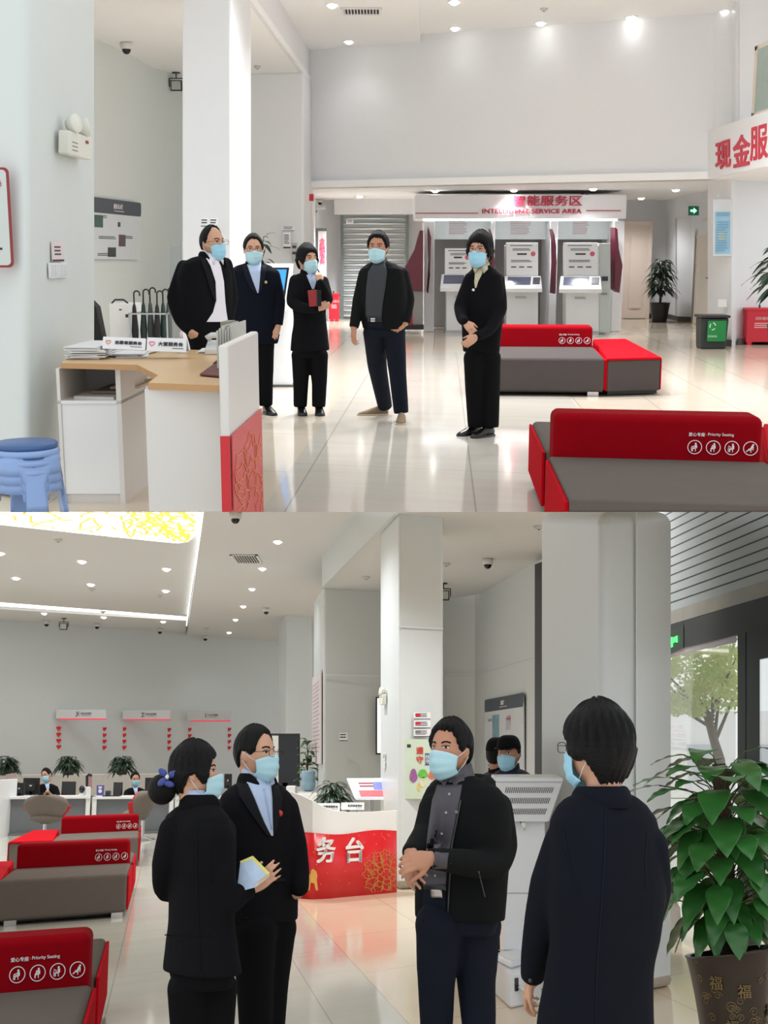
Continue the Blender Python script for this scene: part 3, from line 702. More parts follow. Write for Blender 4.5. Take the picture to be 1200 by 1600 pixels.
# alcove: notice board, covered rack of umbrellas, boxes
AF = ((147, 105), (200, 97.7))
o, ua, va, n = LW(140, 405, *AF); e = LW(216, 408, *AF)[0]; wd = (V(e.x, e.y, 0) - V(o.x, o.y, 0)).length; top = LW(147, 308, *AF)[0].z
o = o + n * .02; BOARDW = mat('glossy_white_board', (214, 220, 224), .25); SLATE = mat('slate_blue_board', (62, 72, 82), .4)
def notice_board(label, o, u, wd, ht, title, photos, UP=UP):
    n = u.cross(UP); t = thing('notice_board', label, 'notice board', o)
    build(MB().rplate(o, u, UP, wd, ht, .02, .06), 'panel', BOARDW, t)
    build(MB().rplate(o + UP * (ht - .22), u, UP, wd, .22, .024, .06), 'header', SLATE, t)
    text(title, 'lettering', o + u * wd * .5 + UP * (ht - .10), u, UP, .075, WPRINT, t, bold=.01, base=.026)
    mb = MB(); lines(mb, o + u * wd * .42 + UP * (ht - .165), u, UP, wd * .22, .02, 1, .026); build(mb, 'subtitle_line', WPRINT, t)
    for (x, z, w_, h_, c) in photos:
        build(MB().rplate(o + u * x * wd + UP * z * ht, u, UP, w_ * wd, h_ * ht, .004, .004, .021), 'posted_sheet', mat('sheet_%d_%d_%d' % c, c, .5, var=.5, nscale=9), t)
    mb = MB()
    for (x, z, w_) in ((.1, .72, .2), (.12, .38, .35), (.55, .4, .3), (.1, .1, .25)): lines(mb, o + u * x * wd + UP * z * ht, u, UP, w_ * wd, .05, 2, .022)
    build(mb, 'printed_lines', PRINT, t)
    return t
notice_board('white notice board with slate header in the alcove behind the near column', o, ua, wd, top - o.z, '服务公示栏', [(.04, .52, .16, .2, (60, 92, 84)), (.52, .22, .14, .2, (92, 70, 84)), (.3, .04, .16, .16, (54, 60, 62)), (.5, .55, .05, .08, (70, 80, 90))], UP=va)
s_ = 99
t = thing('storage_cabinet', 'white cabinet with small dark logo beside the umbrella rack', 'cabinet', pp(193, 560, 112))
mb = MB(); a = cur.F(174, 569); hh = H(474, 113); mb.box(a, X * .36, V(0, .5, 0), UP * hh); build(mb, 'body', WHITE, t, bevel=.01)
mb = MB(); prect(mb, 196, 491, 202, 496, 114, .006, .01); prect(mb, 186, 483, 190, 485, 114, .006, .01); build(mb, 'badge', BLACK, t)
mb = MB(); mb.tube([a + V(.03, .05, hh), a + V(.08, .05, hh + .05), a + V(.2, .05, hh + .05), a + V(.26, .05, hh)], .012, 8); build(mb, 'top_handle', BLACK, t, smooth=True)
t = thing('display_rack', 'dark slanted leaflet rack leaning behind the near column', 'rack', cur.F(156, 566))
mb = MB(); pslab(mb, [(140, 566), (166, 560), (150, 480), (140, 470)], 110, .3); build(mb, 'side', mat('matte_black_board', (26, 26, 30), .6), t)
t = thing('umbrella_stand', 'grey metal umbrella stand in the alcove behind the desk', 'umbrella stand', cur.F(236, 570))
c = cur.F(234, 571); mb = MB()
for z in (.28, .70):
    for (x, y, dx, dy) in ((-.27, 0, .54, .02), (-.27, .4, .54, .02), (-.27, 0, .02, .42), (.25, 0, .02, .42), (-.27, .2, .54, .012), (-.09, 0, .012, .42), (.09, 0, .012, .42)): mb.box(c + V(x, y, z), V(dx, 0, 0), V(0, dy, 0), UP * .02)
for x in (-.27, .25):
    for y in (0, .4): mb.box(c + V(x, y, 0), V(.02, 0, 0), V(0, .02, 0), UP * .72)
mb.box(c + V(-.27, 0, .03), V(.54, 0, 0), V(0, .42, 0), UP * .02); build(mb, 'frame', STEEL, t)
UC = [mat('black_umbrella_cloth', (24, 26, 28), .7), mat('dark_green_umbrella_cloth', (30, 52, 44), .7), mat('grey_umbrella_cloth', (74, 80, 80), .7)]
ul = ['black crook-handled umbrella at the left of the rack', 'grey crook-handled umbrella second in the rack', 'black crook-handled umbrella in the middle of the rack', 'dark green crook-handled umbrella right of the middle of the rack', 'black crook-handled umbrella behind the man in the white shirt', 'dark green umbrella at the right end of the rack']
for i, x in enumerate((-.2, -.1, .0, .1, .19, .24)):
    b = c + V(x, .08 + .06 * (i % 3), .06); tp = b + V(.02 * (i % 2), 0, .92 + .02 * (i % 3)); r = thing('umbrella', ul[i], 'umbrella', b, 'umbrellas in the alcove rack')
    build(MB().tube([b, b + (tp - b) * .1, b + (tp - b) * .45, b + (tp - b) * .8, b + (tp - b) * .84], [.008, .03, .05, .026, .016], 10), 'canopy', UC[i % 3], r, smooth=True)
    pts = [b + (tp - b) * .82, tp] + [tp + V(.04 - .04 * math.cos(a), 0, .04 * math.sin(a)) for a in [PI * k / 8 for k in range(1, 9)]] + [tp + V(.08, 0, -.03)]
    build(MB().tube(pts, .011, 8), 'handle', BLACK, r, smooth=True)
mb = MB(); prect(mb, 265, 383, 282, 482, 96, .02); t = build(mb, 'wall_panel_plate', mat('satin_grey_plate', (170, 176, 176), .3, metal=.3), auto=30); tag(t, 'narrow satin grey plate on the alcove wall behind the man in white shirt', 'wall plate')
# notices on the columns
def small_notice(label, x0, y0, x1, y1, s, n=3, m=None, qr=False, bar=True):
    o = pp(x0, y1, s, .02); u = X; wd = pp(x1, y1, s).x - pp(x0, y1, s).x; ht = pp(x0, y0, s).z - pp(x0, y1, s).z
    t = sign_plate('wall_notice', label, 'notice', o, u, UP, wd, ht, m or mat('white_notice', (228, 228, 230), .4), .008)
    mb = MB(); lines(mb, o + u * wd * .1 + UP * ht * .85, u, UP, wd * .78, ht * .62, n, .008)
    if bar: mb.rplate(o, u, UP, wd, ht * .1, .012, .001, .002)
    build(mb, 'printed_lines', PRINT, t)
    return t
small_notice('left small white notice with black underline on the second column', 314, 341, 326, 354, 137.5, 2)
small_notice('right small white notice with black underline on the second column', 328, 341, 340, 354, 137.5, 2)
small_notice('small white notice high on the third column', 441, 353, 460, 361, 89, 2)
small_notice('taller white notice lower on the third column', 443, 363, 454, 388, 89, 5)
t = small_notice('grey access control plate on the third column edge', 456, 379, 465, 410, 89, 2, mat('grey_access_plate', (170, 172, 172), .4), bar=False)
# fire alarm and bracket camera
mb = MB(); a = cur.W(484, 313, Q(475, 88.6, 0), Q(487, 84, 0)); prect(mb, 483, 303, 490, 314, 86.5, .05, .05); t = build(mb, 'fire_alarm', mat('fire_alarm_red', (190, 24, 44), .4), bevel=.008); tag(t, 'small red fire alarm box on the third column under the soffit', 'fire alarm')
t = thing('bullet_camera', 'white bracket camera on the wall left of the shutter box', 'security camera', pp(497, 326, 70, .3))
mb = MB(); p = pp(495, 326, 70, .3); mb.tube([pp(494, 331, 70, .02), p + V(.02, .1, 0), p + V(.05, 0, 0)], .018, 8); build(mb, 'bracket', mat('grey_bracket', (150, 152, 152), .4), t, smooth=True)
build(MB().tube([p + V(-.05, 0, .0), p + V(.2, -.05, .02)], [.045, .04], 14), 'body', DOMEW, t, smooth=False)
# roller shutter in the far wall
t = thing('roller_shutter', 'closed light grey roller shutter in the far wall of the upper picture', 'roller shutter', cur.F(585, 497))
ZS = 68.6; ztop = H(336, ZS); zz = 0.02; a = Q(537, ZS, 0); wd = Q(634, ZS, 0).x - a.x; mb = MB(); g2 = MB()
while zz < ztop:
    mb.tube([a + V(0, 0, zz + .055), a + V(wd, 0, zz + .055)], .056, 12, .5); g2.box(a + V(0, -.02, zz + .105), X * wd, V(0, .01, 0), UP * .02); zz += .116
build(mb, 'slat_curtain', mat('pale_aluminium_slats', (222, 228, 230), .4, metal=.1), t, smooth=True); build(g2, 'slat_joints', mat('grey_slat_joint', (176, 184, 188), .5), t)
mb = MB()
for p in (533, 634): build(MB().box(Q(p, ZS, 0) - V(0, .08, 0), X * .06, V(0, .12, 0), UP * ztop), 'guide_rail', mat('grey_green_rail', (112, 124, 122), .5, metal=.2), t)
small_notice('small white paper on the left part of the roller shutter', 541, 343, 552, 350, 70, 2, bar=False)
# roll-up banner and red boxes by the far wall
t = thing('light_box_banner', 'tall narrow pink-lettered light box by the far wall', 'banner', cur.F(500, 502))
s_ = 71.5; mb = MB(); mb.box(Q(494, s_, 0.02), X * (Q(511, s_, 0).x - Q(494, s_, 0).x), V(0, .1, 0), UP * H(358, s_)); build(mb, 'case', mat('grey_green_rail', (112, 124, 122), .5), t)
mb = MB(); prect(mb, 497, 361, 510, 498, s_, .02, .03); build(mb, 'face', mat('pinkish_white_face', (226, 210, 214), .4), t)
text('金融服务', 'lettering', pp(503.5, 393, s_, .035), X, UP, .58, mat('rose_print', (206, 70, 100), .5), t, bold=.02, width=.13, vert=True)
mb = MB(); lines(mb, pp(499, 432, s_, .034), X, UP, .1, .5, 12, .002); build(mb, 'printed_lines', PINK, t)
def red_cabinet(label, x0, x1, s, ztop, depth):
    a, b = Q(x0, s, 0), Q(x1, s, 0); w = b.x - a.x; t = thing('fire_equipment_box', label, 'fire box', V((a.x + b.x) / 2, a.y + depth / 2, 0))
    R_ = mat('glossy_red_cabinet', (200, 26, 48), .3)
    build(MB().box(a + UP * .05, X * w, V(0, depth, 0), UP * (ztop - .09)), 'body', R_, t, bevel=.01)
    build(MB().box(a + V(-.015, -.015, ztop - .05), X * (w + .03), V(0, depth + .03, 0), UP * .05), 'lid', R_, t, bevel=.01)
    mb = MB()
    for x in (.02, w - .1): mb.box(a + V(x, .0, 0), X * .08, V(0, depth, 0), UP * .06)
    build(mb, 'foot', R_, t)
    text('消防器材', 'lettering', a + V(w * .5, -.004, ztop * .72), X, UP, ztop * .09, mat('pale_red_lettering', (238, 190, 190), .5), t)
    mb = MB(); lines(mb, a + V(w * .25, -.002, ztop * .6), X, UP, w * .55, .1, 3, .002); build(mb, 'printed_lines', mat('pale_red_lettering', (238, 190, 190), .5), t)
    mb = MB(); mb.tube([a + V(w * .45, .1, ztop), a + V(w * .45, .1, ztop + .05)], .015, 8); build(mb, 'latch', BLACK, t)
red_cabinet('small red fire equipment box by the far wall behind the woman', 514, 530, 71, .62, .3)
red_cabinet('large red fire equipment box at the right edge', 1165, 1212, 94.5, .62, .4)

# ---------------------------------------------------------------- self-service machines under their fascia
s_ = 81.5
t = thing('service_area_canopy', 'white machine surround with red lettered fascia at the far wall', 'kiosk surround', cur.F(815, 519))
LT = mat('white_fascia', (236, 236, 238), .35, var=.01)
mb = MB(); a = Q(648, s_, 0); wd = Q(972, s_, 0).x - a.x; z0, z1 = H(342, s_), H(304, s_)
mb.box(V(a.x, a.y, z0), X * wd, V(0, 1.9, 0), UP * (z1 - z0)); build(mb, 'fascia', LT, t, bevel=.02)
mb = MB(); mb.box(V(a.x + .15, a.y + .12, z0 - .03), X * (wd - .3), V(0, .06, 0), UP * .03); build(mb, 'under_fascia_tube', mat('white_tube_light', (250, 253, 255), .4, emit=7, var=0), t)
mb = MB(); prect(mb, 664, 342, 958, 374, s_ - 2.5, .1); build(mb, 'sign_board', mat('pale_mint_board', (222, 230, 227), .4), t)
GP = mat('satin_grey_panel', (150, 148, 146), .35, metal=.2)
mb = MB(); prect(mb, 668, 372, 958, 519, s_ - 5, .1); build(mb, 'back_panel', GP, t)
mb = MB()
for x0, x1 in ((662, 678), (766, 771), (856, 868), (954, 970)): mb.box(Q(x0, s_ - .3, 0), X * (Q(x1, s_, 0).x - Q(x0, s_, 0).x), V(0, 1.4, 0), UP * H(345, s_))
build(mb, 'post', LT, t, bevel=.02)
text('智能服务区', 'lettering', pp(855, 313.5, s_, .01), X, UP, .19, mat('crimson_lettering', (178, 28, 62), .5), t, th=.02, bold=.022, width=1.32)
text('INTELLIGENT SERVICE AREA', 'lettering', pp(831, 330, s_, .01), X, UP, .085, mat('crimson_lettering', (178, 28, 62), .5), t, th=.02, bold=.022, width=1.90)
mb = MB(); prect(mb, 649, 332.5, 747, 333.8, s_, .01, .015); prect(mb, 916, 328.5, 970, 329.8, s_, .01, .015); build(mb, 'red_rule', mat('crimson_lettering', (178, 28, 62), .5), t)
mb = MB()
for x0, x1 in ((702, 732), (798, 832), (895, 922)): lines(mb, pp(x0, 346, s_ - 2.5, .012), X, UP, (x1 - x0) / s_, .26, 8, .002, rnd=rnd)
build(mb, 'printed_chart', mat('faint_rose_print', (196, 168, 172), .5), t)
MAR = mat('maroon_divider', (104, 30, 52), .35)
for i, (xs, lbl) in enumerate((([(670, 360), (673, 372), (669, 430), (667, 455), (669, 459), (672, 430)], 'x'), ([(766, 357), (769, 385), (767, 456), (769, 459), (773, 410), (770, 370)], 'x'), ([(863, 357), (868, 385), (864, 459), (868, 459), (870, 410), (867, 368)], 'x'), ([(961, 355), (965, 358), (967, 388), (973, 415), (968, 458), (960, 452)], 'x'))):
    mb = MB(); pslab(mb, xs, s_ + 1, .5, .25); build(mb, 'privacy_divider', MAR, t, bevel=.01)
def kiosk(label, up, shelf, body, s, extra=None):
    x0, y0, x1, y1 = up; t = thing('service_machine', label, 'self-service machine', cur.F((body[0] + body[2]) / 2, 390 + 1.58 * s), 'self-service machines in the surround')
    Yd = .35
    mb = MB(); prect(mb, body[0], y0 + 4, body[2], 390 + 1.56 * s, s, .45, 0); build(mb, 'cabinet', WHITEM, t, bevel=.015)
    mb = MB(); o = pp(body[0], y1, s, .06); w = pp(body[2], y1, s).x - o.x; h = (y1 - y0) / s
    a, b = pp(x0, y1, s, .12), pp(x1, y1, s, .12); c, d = pp(x1, y0, s, .03), pp(x0, y0, s, .03)
    mb.slab([a, b, c, d], V(0, .1, 0)); build(mb, 'upper_panel', WHITEM, t, bevel=.01)
    u, v = unit(b - a), unit(d - a); n = u.cross(v); W_ = (b - a).length; Hh = (d - a).length
    mb = MB(); mb.rplate(a + u * W_ * .12 + v * Hh * .9, u, v, W_ * .7, .012, .004, .003); lines(mb, a + u * W_ * .2 + v * Hh * .82, u, v, W_ * .6, .05, 2, .002); mb.rplate(a + u * W_ * .34 + v * Hh * .63, u, v, W_ * .3, .03, .006, .004)
    for k in range(3): mb.rplate(a + u * W_ * (.15 + .25 * k) + v * Hh * .25, u, v, W_ * .16, .02, .004, .003)
    lines(mb, a + u * W_ * .15 + v * Hh * .48, u, v, W_ * .66, .05, 3, .002); build(mb, 'slots_and_print', PRINT, t)
    mb = MB(); mb.disc(a + u * W_ * .84 + v * Hh * .66, .045, n, .005); build(mb, 'round_badge', mat('pink_badge', (206, 92, 116), .5), t)
    # shelf with keypad
    x0, y0, x1, y1 = shelf; a, b, c, d = pp(x0 - .5, y1, s, .46), pp(x1 + .5, y1, s, .46), pp(x1 - 2, y0, s, .12), pp(x0 + 2, y0, s, .12)
    mb = MB(); mb.slab([a, b, c, d], V(0, .01, -.07)); build(mb, 'shelf', WHITEM, t, bevel=.01)
    u, v = unit(b - a), unit(d - a); W_ = (b - a).length; Hh = (d - a).length; f = .7
    build(MB().rplate(a + u * W_ * .08 + v * Hh * .3, u, v, W_ * .6, Hh * .6, .006, .006), 'touch_screen', mat('dark_lilac_screen', (96, 100, 124), .15), t)
    build(MB().rplate(a + u * W_ * .74 + v * Hh * .35, u, v, W_ * .18, Hh * .5, .01, .004), 'card_reader', mat('dark_grey_plastic', (62, 62, 72), .4), t)
    if extra: extra(t, s)
    mb = MB(); lines(mb, pp(body[0] + 14, y1 + 12, s, .01), X, UP, .22, .05, 2, .002); build(mb, 'printed_lines', mat('pale_grey_print', (150, 150, 150), .5), t)
    mb = MB(); mb.box(Q(body[0] - 1, s, 0), X * ((body[2] - body[0] + 2) / s), V(0, .5, 0), UP * .06); build(mb, 'plinth', STEEL, t)
    return t
kiosk('white self-service machine behind the woman standing with crossed hands', (695, 388, 737, 430), (688, 428, 740, 450), (697, 388, 736, 510), 83)
kiosk('white self-service machine in the middle bay of the surround', (791, 379, 841, 431), (787, 431, 847, 451), (791, 379, 841, 510), 83)
def sidebox(t, s):
    mb = MB(); prect(mb, 936, 380, 954, 520, s, .5, -.02); o = build(mb, 'side_cabinet', mat('pale_green_grey_metal', (190, 200, 200), .35), t, bevel=.01)
    mb = MB(); prect(mb, 940, 432, 950, 439, s, .01, .02); lines(mb, pp(939, 458, s, .01), X, UP, .12, .04, 2, .002); build(mb, 'note_slot', PRINT, o)
kiosk('white self-service machine with a grey side cabinet in the right bay', (881, 379, 934, 431), (874, 431, 940, 452), (884, 379, 936, 510), 84, sidebox)
# maroon partition machine at the left of the surround
t = thing('privacy_booth', 'maroon privacy booth panel with grey and red base left of the surround', 'booth', cur.F(650, 518))
mb = MB(); pslab(mb, [(661, 455), (638, 453), (632, 430), (633, 417), (648, 390), (656, 360), (661, 360)], 83, .5); build(mb, 'wing_panel', MAR, t, bevel=.01)
mb = MB(); prect(mb, 645, 455, 661, 514, 82.5, .4); build(mb, 'base_cabinet', GP, t)
mb = MB(); pslab(mb, [(629, 508), (645, 512), (645, 455), (641, 455)], 82.5, .3); build(mb, 'red_side', mat('glossy_red_cabinet', (200, 26, 48), .3), t)
mb = MB(); prect(mb, 629, 508, 662, 515, 83.5, .6); build(mb, 'plinth', BLACK, t)
# ---------------------------------------------------------------- right-hand corner
t = thing('exit_sign', 'green lit exit sign with running arrow above the side door', 'exit sign', pp(1084, 330, 78, .1))
mb = MB(); prect(mb, 1076, 322, 1092, 336.5, 78, .04, .1); build(mb, 'case', mat('exit_sign_green', (14, 70, 50), .4, emit=.5), t)
mb = MB(); pslab(mb, [(1079, 327.5), (1084, 327.5), (1084, 324.5), (1089, 329.3), (1084, 334), (1084, 331), (1079, 331)], 78, .01, .115); build(mb, 'arrow', mat('exit_arrow_glow', (150, 255, 190), .4, emit=1.5), t)
t = thing('poster_frame', 'blue poster in a white frame on the right column', 'poster', pp(1128, 399, 95, .05))
mb = MB(); prect(mb, 1114, 311, 1145, 400, 95, .02, .12); build(mb, 'frame', mat('cool_white_frame', (216, 222, 228), .35), t, bevel=.004)
mb = MB(); prect(mb, 1118, 331, 1141, 396.5, 95, .01, .13); build(mb, 'print', mat('sky_blue_print', (150, 196, 222), .4, var=.35, nscale=6), t)
mb = MB(); prect(mb, 1123, 362, 1134, 376, 95, .01, .135); build(mb, 'yellow_patch', mat('pale_yellow_patch', (196, 208, 176), .5, var=.3), t)
mb = MB(); lines(mb, pp(1120, 333, 95, .135), X, UP, .2, .06, 2, .002); lines(mb, pp(1120, 346, 95, .135), X, UP, .2, .5, 12, .002, rnd=rnd); build(mb, 'printed_lines', mat('blue_print', (124, 174, 206), .5), t)
mb = MB(); prect(mb, 1122, 468, 1136, 480, 95, .012, .1); t = build(mb, 'socket_plate', WHITE, bevel=.004); tag(t, 'small white socket plate low on the right column', 'socket')
# fascia with red characters over the right counter
fA, fB = Q(1112, 98.5, 2.7), Q(1260, 124, 2.7); uf = unit(fB - fA); nf = uf.cross(UP)
FF = ((1112, 98.5), (1260, 124))
t = thing('fascia_lettering', 'large red Chinese characters on the white fascia at the right edge', 'sign', LW(1160, 262, *FF)[0])
for ch, x, y0, y1, wx in (('现', 1131.5, 221, 263, 23), ('金', 1160.5, 211, 259, 26), ('服', 1188, 197, 248, 27), ('务', 1219, 186, 240, 30)):
    p0, p1 = LW(x, y1, *FF)[0], LW(x, y0, *FF)[0]; q0, uf, vf, nf = LW(x - wx / 2, y1, *FF); q1 = LW(x + wx / 2, y1, *FF)[0]
    text(ch, 'character', (p0 + p1) / 2 + nf * .01, uf, vf, p1.z - p0.z, mat('raised_red_letter', (196, 34, 60), .5), t, th=.012, bold=.035, width=V(q1.x - q0.x, q1.y - q0.y, 0).length)
# green bin, plants
t = thing('recycling_bin', 'dark bin with green front panel and recycling mark by the right column', 'bin', cur.F(1114, 538))
mb = MB(); a = Q(1094, 98.5, 0); w = .44
mb.prism([a + V(.02, 0, 0), a + V(w - .02, 0, 0), a + V(w - .02, .4, 0), a + V(.02, .4, 0)], [a + V(0, -.02, .5), a + V(w, -.02, .5), a + V(w, .42, .5), a + V(0, .42, .5)]); build(mb, 'body', mat('dark_green_black_plastic', (34, 44, 42), .45), t, bevel=.03)
build(MB().box(a + V(-.02, -.04, .5), X * (w + .04), V(0, .48, 0), UP * .045), 'lid', mat('brown_black_plastic', (50, 44, 44), .4), t, bevel=.015)
mb = MB(); a2 = a + V(.09, -.035, .13); mb.rplate(a2, X, V(0, -.01, .34).normalized(), .3, .33, .012, .02); build(mb, 'green_panel', mat('recycle_green', (28, 128, 62), .4), t)
mb = MB(); cc = a2 + V(.08, -.02, .24)
for k in range(3):
    mb.ribbon([cc + V(.045 * math.cos(2.1 * k + q * .16 + .2), -.002, .055 * math.sin(2.1 * k + q * .16 + .2)) for q in range(9)], .016, V(0, -1, 0), .003)
build(mb, 'recycling_mark', mat('mint_print', (190, 232, 206), .5), t)
text('可回收物', 'lettering', a2 + V(.08, -.02, .08), X, UP, .035, mat('mint_print', (190, 232, 206), .5), t, base=.006)
c = cur.F(1030, 503); t = thing('potted_plant', 'dense dark green plant in a black pot in the far corner', 'plant', c)
pot(t, c, .16, .22, .42, BLACK); build(MB().tube([c + UP * .36, c + V(.02, 0, .8), c + V(-.01, 0, 1.3)], [.03, .025, .01], 8), 'trunk', STEM, t, smooth=True)
foliage(t, c + UP * .5, .27, .88, 170, .24, .075, DKGREEN, rnd=random.Random(2), lowest=.15, droop=.8)
c = cur.F(1226, 560); t = thing('potted_plant', 'tall green plant whose leaves reach in at the right edge', 'plant', c)
pot(t, c, .2, .28, .5, BLACK); build(MB().tube([c + UP * .45, c + V(-.05, 0, 1.0), c + V(-.02, 0, 1.4)], [.04, .03, .015], 8), 'trunk', STEM, t, smooth=True)
foliage(t, c + UP * 1.05, .42, .6, 80, .42, .11, DKGREEN, rnd=random.Random(5), droop=.6)
c = cur.F(411, 556); t = thing('potted_plant', 'green plant whose leaves show behind the man with glasses', 'plant', c)
pot(t, c, .16, .22, .5, BLACK); foliage(t, c + UP * .95, .16, .85, 46, .22, .07, DKGREEN, rnd=random.Random(9)); build(MB().tube([c + UP * .4, c + V(.0, 0, 1.0), c + V(-.01, 0, 1.6)], [.03, .025, .01], 8), 'trunk', STEM, t, smooth=True)
# information kiosk with blue screen behind the group
s_ = 136
t = thing('information_kiosk', 'white information kiosk with tilted blue screen behind the group', 'kiosk', cur.F(434, 605))
a, b = Q(424, s_, 0), Q(456, s_, 0); w = b.x - a.x
mb = MB(); mb.prism([a, b, b + V(0, .35, 0), a + V(0, .35, 0)], [a + V(.02, .1, 1.3), b + V(0, .1, 1.3), b + V(0, .42, 1.3), a + V(.02, .42, 1.3)]); build(mb, 'body', WHITEM, t, bevel=.015)
p0, p1, p2, p3 = pp(410, 505, s_, .2), pp(453, 482, s_, .1), pp(458, 412, s_, 0), pp(416, 412, s_, 0)
mb = MB(); mb.slab([p0, p1, p2, p3], V(0, .10, 0)); build(mb, 'screen_housing', WHITEM, t, bevel=.01)
mb = MB(); pslab(mb, [(430, 478), (443, 480), (452, 418), (424, 418)], s_, .01, .22); build(mb, 'bezel', BLACK, t)
SCR = mat('blue_display', (60, 140, 214), .3, emit=.7, var=.25, nscale=4)
mb = MB(); pslab(mb, [(432, 473), (441, 474), (448, 421), (428, 421)], s_, .01, .235); build(mb, 'screen', SCR, t)
mb = MB(); mb.box(a + V(-.03, -.02, 0), X * (w + .06), V(0, .42, 0), UP * .03); build(mb, 'base_plate', mat('dark_plinth_metal', (90, 92, 94), .4), t)
mb = MB(); mb.tube([pp(432, 520, s_, .02), pp(437, 524, s_, .03)], .006, 6); mb.disc(pp(430, 521, s_, .01), .015, V(0, -1, 0), .01); build(mb, 'lock_and_key', PRINT, t)

# ---------------------------------------------------------------- benches
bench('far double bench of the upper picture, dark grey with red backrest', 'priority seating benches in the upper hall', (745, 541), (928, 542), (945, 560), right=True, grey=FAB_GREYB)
ottoman('red-topped ottoman at the right end of the far bench', [(949, 560), (1034, 558), (978, 529), (927, 530)])
bench('near double bench at the lower right of the upper picture, grey with red backrest', 'priority seating benches in the upper hall', (858, 713), (1196, 722), (890, 779), right=False, mark_off=-.05)
ottoman('red-topped ottoman at the right edge beside the near bench', [(1203, 730), (1330, 735), (1290, 664), (1193, 662)], front=FAB_RED)

# ---------------------------------------------------------------- reception desk seen from behind, with its papers
OAK = mat('light_oak_laminate', (214, 178, 132), .35, var=.10, nscale=2, stretch=(2, 14, 2)); OAKE = mat('oak_edge_band', (190, 146, 98), .4, var=.06)
DESKW = mat('warm_white_laminate', (222, 219, 214), .35, var=.01); ZT = .89
wt = [(95, 567), (215, 570), (247, 586), (232, 598), (359, 603), (384, 566), (372, 548), (240, 545), (120, 548)]
desk = thing('reception_desk', 'white reception desk with light oak top seen from the staff side', 'desk', cur.Z(235, 700, .3) * 1.0)
desk.location = V(cur.Z(235, 575, .89).x, cur.Z(235, 575, .89).y, 0)
mb = MB(); g = [cur.Z(p, q, ZT) for p, q in wt]; mb.slab([p - UP * .034 for p in g], UP * .034); build(mb, 'worktop', OAK, desk, bevel=.003)
mb = MB(); 
for i in range(4): 
    a_, b_ = g[i], g[i + 1]; nn = unit(V((b_ - a_).y, -(b_ - a_).x, 0)); mb.slab([a_ - UP * .034, b_ - UP * .034, b_, a_], nn * .003)
build(mb, 'edge_band', OAKE, desk)
zt = ZT - .035; sc_ = S(570, .89) * .985; A0, A1 = Q(98, sc_, 0), Q(196, sc_, 0); A1b = Q(232, sc_ * .925, 0); A0b = Q(138, sc_ * .925, 0)
def vpan(a, b, z0, z1, th): return MB().slab([V(a.x, a.y, z0), V(b.x, b.y, z0), V(b.x, b.y, z1), V(a.x, a.y, z1)], th)
zs = H(626, sc_); cab = thing('pedestal_cabinet', 'white open-shelf pedestal at the left end of the reception desk', 'cabinet', (A0 + A1b) / 2)
build(vpan(A0, A0b, 0, zt, X * .02), 'side_panel', DESKW, cab); build(vpan(A1, A1b, 0, zt, -X * .03), 'side_panel', DESKW, cab)
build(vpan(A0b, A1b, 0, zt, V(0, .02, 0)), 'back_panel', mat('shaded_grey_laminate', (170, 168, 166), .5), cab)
build(vpan(A0 + V(.02, .01, 0), A1 + V(-.03, .01, 0), .06, zs - .01, V(0, .02, 0)), 'door', WHITE, cab, bevel=.003)
mb = MB(); mb.slab([V(p.x, p.y, zs - .02) for p in (A0, A1, A1b, A0b)], UP * .02); build(mb, 'shelf', WHITE, cab)
build(vpan(A0 + V(.02, .03, 0), A1 + V(-.03, .03, 0), 0, .06, V(0, .02, 0)), 'plinth', DESKW, cab)
for i, (x, z, w_, c_) in enumerate(((.08, .0, .26, (206, 204, 200)), (.12, .02, .2, (120, 112, 104)), (.16, .035, .18, (190, 180, 172)))):
    o = V(A0.x + x + .05 * i, A0.y + .10 + .12 * i, zs + z); mb = MB(); mb.box(o, V(w_, .05 * (i - 1), 0), V(.03, .5, 0), UP * .016); q = build(mb, 'folded_papers', mat('papers_%d' % i, c_, .8, var=.2), None)
    tag(q, ['white papers lying lowest in the open shelf of the pedestal', 'grey-brown folder on the white papers in the open shelf', 'cream papers topmost in the open shelf of the pedestal'][i], 'papers')
sb_ = S(601, .89) * .985; B0, B1 = Q(235, sb_, 0), Q(355, sb_, 0)
mb = MB(); mb.slab([V(B0.x, B0.y, 0), V(B1.x, B1.y, 0), V(B1.x, B1.y + .9, 0), V(B0.x, B0.y + .9, 0)], UP * zt); ped = build(mb, 'desk_pedestal', DESKW, bevel=.004); tag(ped, 'closed warm white pedestal under the right part of the oak top', 'cabinet')
C0, C1 = Q(364, 304, 0), Q(409, 261, 0); un = unit(C1 - C0); nn = V(-un.y, un.x, 0)
ptn = thing('counter_screen', 'curved counter front panel, white above and red banner below', 'counter', (C0 + C1) / 2)
mb = MB(); mb.slab([V(p.x, p.y, 0) for p in (C0, C1, C1 + nn * .05, C0 + nn * .05)], UP * 1.105); build(mb, 'panel', DESKW, ptn, bevel=.012)
mb = MB(); off = un.cross(UP) * .006; a_, b_ = C0 + off, C1 + off; mb.slab([V(a_.x, a_.y, 0), V(b_.x, b_.y, 0), V(b_.x, b_.y, .645), V(a_.x, a_.y, .645)], off); ban = build(mb, 'red_banner', mat('satin_red_banner', (206, 34, 44), .35, var=.08, nscale=5), ptn)
mb = MB(); mb.slab([V(p.x, p.y, 0) for p in (C0 - un * .004, C0 - un * .004 + nn * .05)] + [V(p.x, p.y, .64) for p in (C0 - un * .004 + nn * .05, C0 - un * .004)], -un * .006); build(mb, 'banner_return', mat('satin_red_banner', (206, 34, 44), .35), ptn)
mb = MB(); oo = C0 + off * 2.2; L_ = (C1 - C0).length
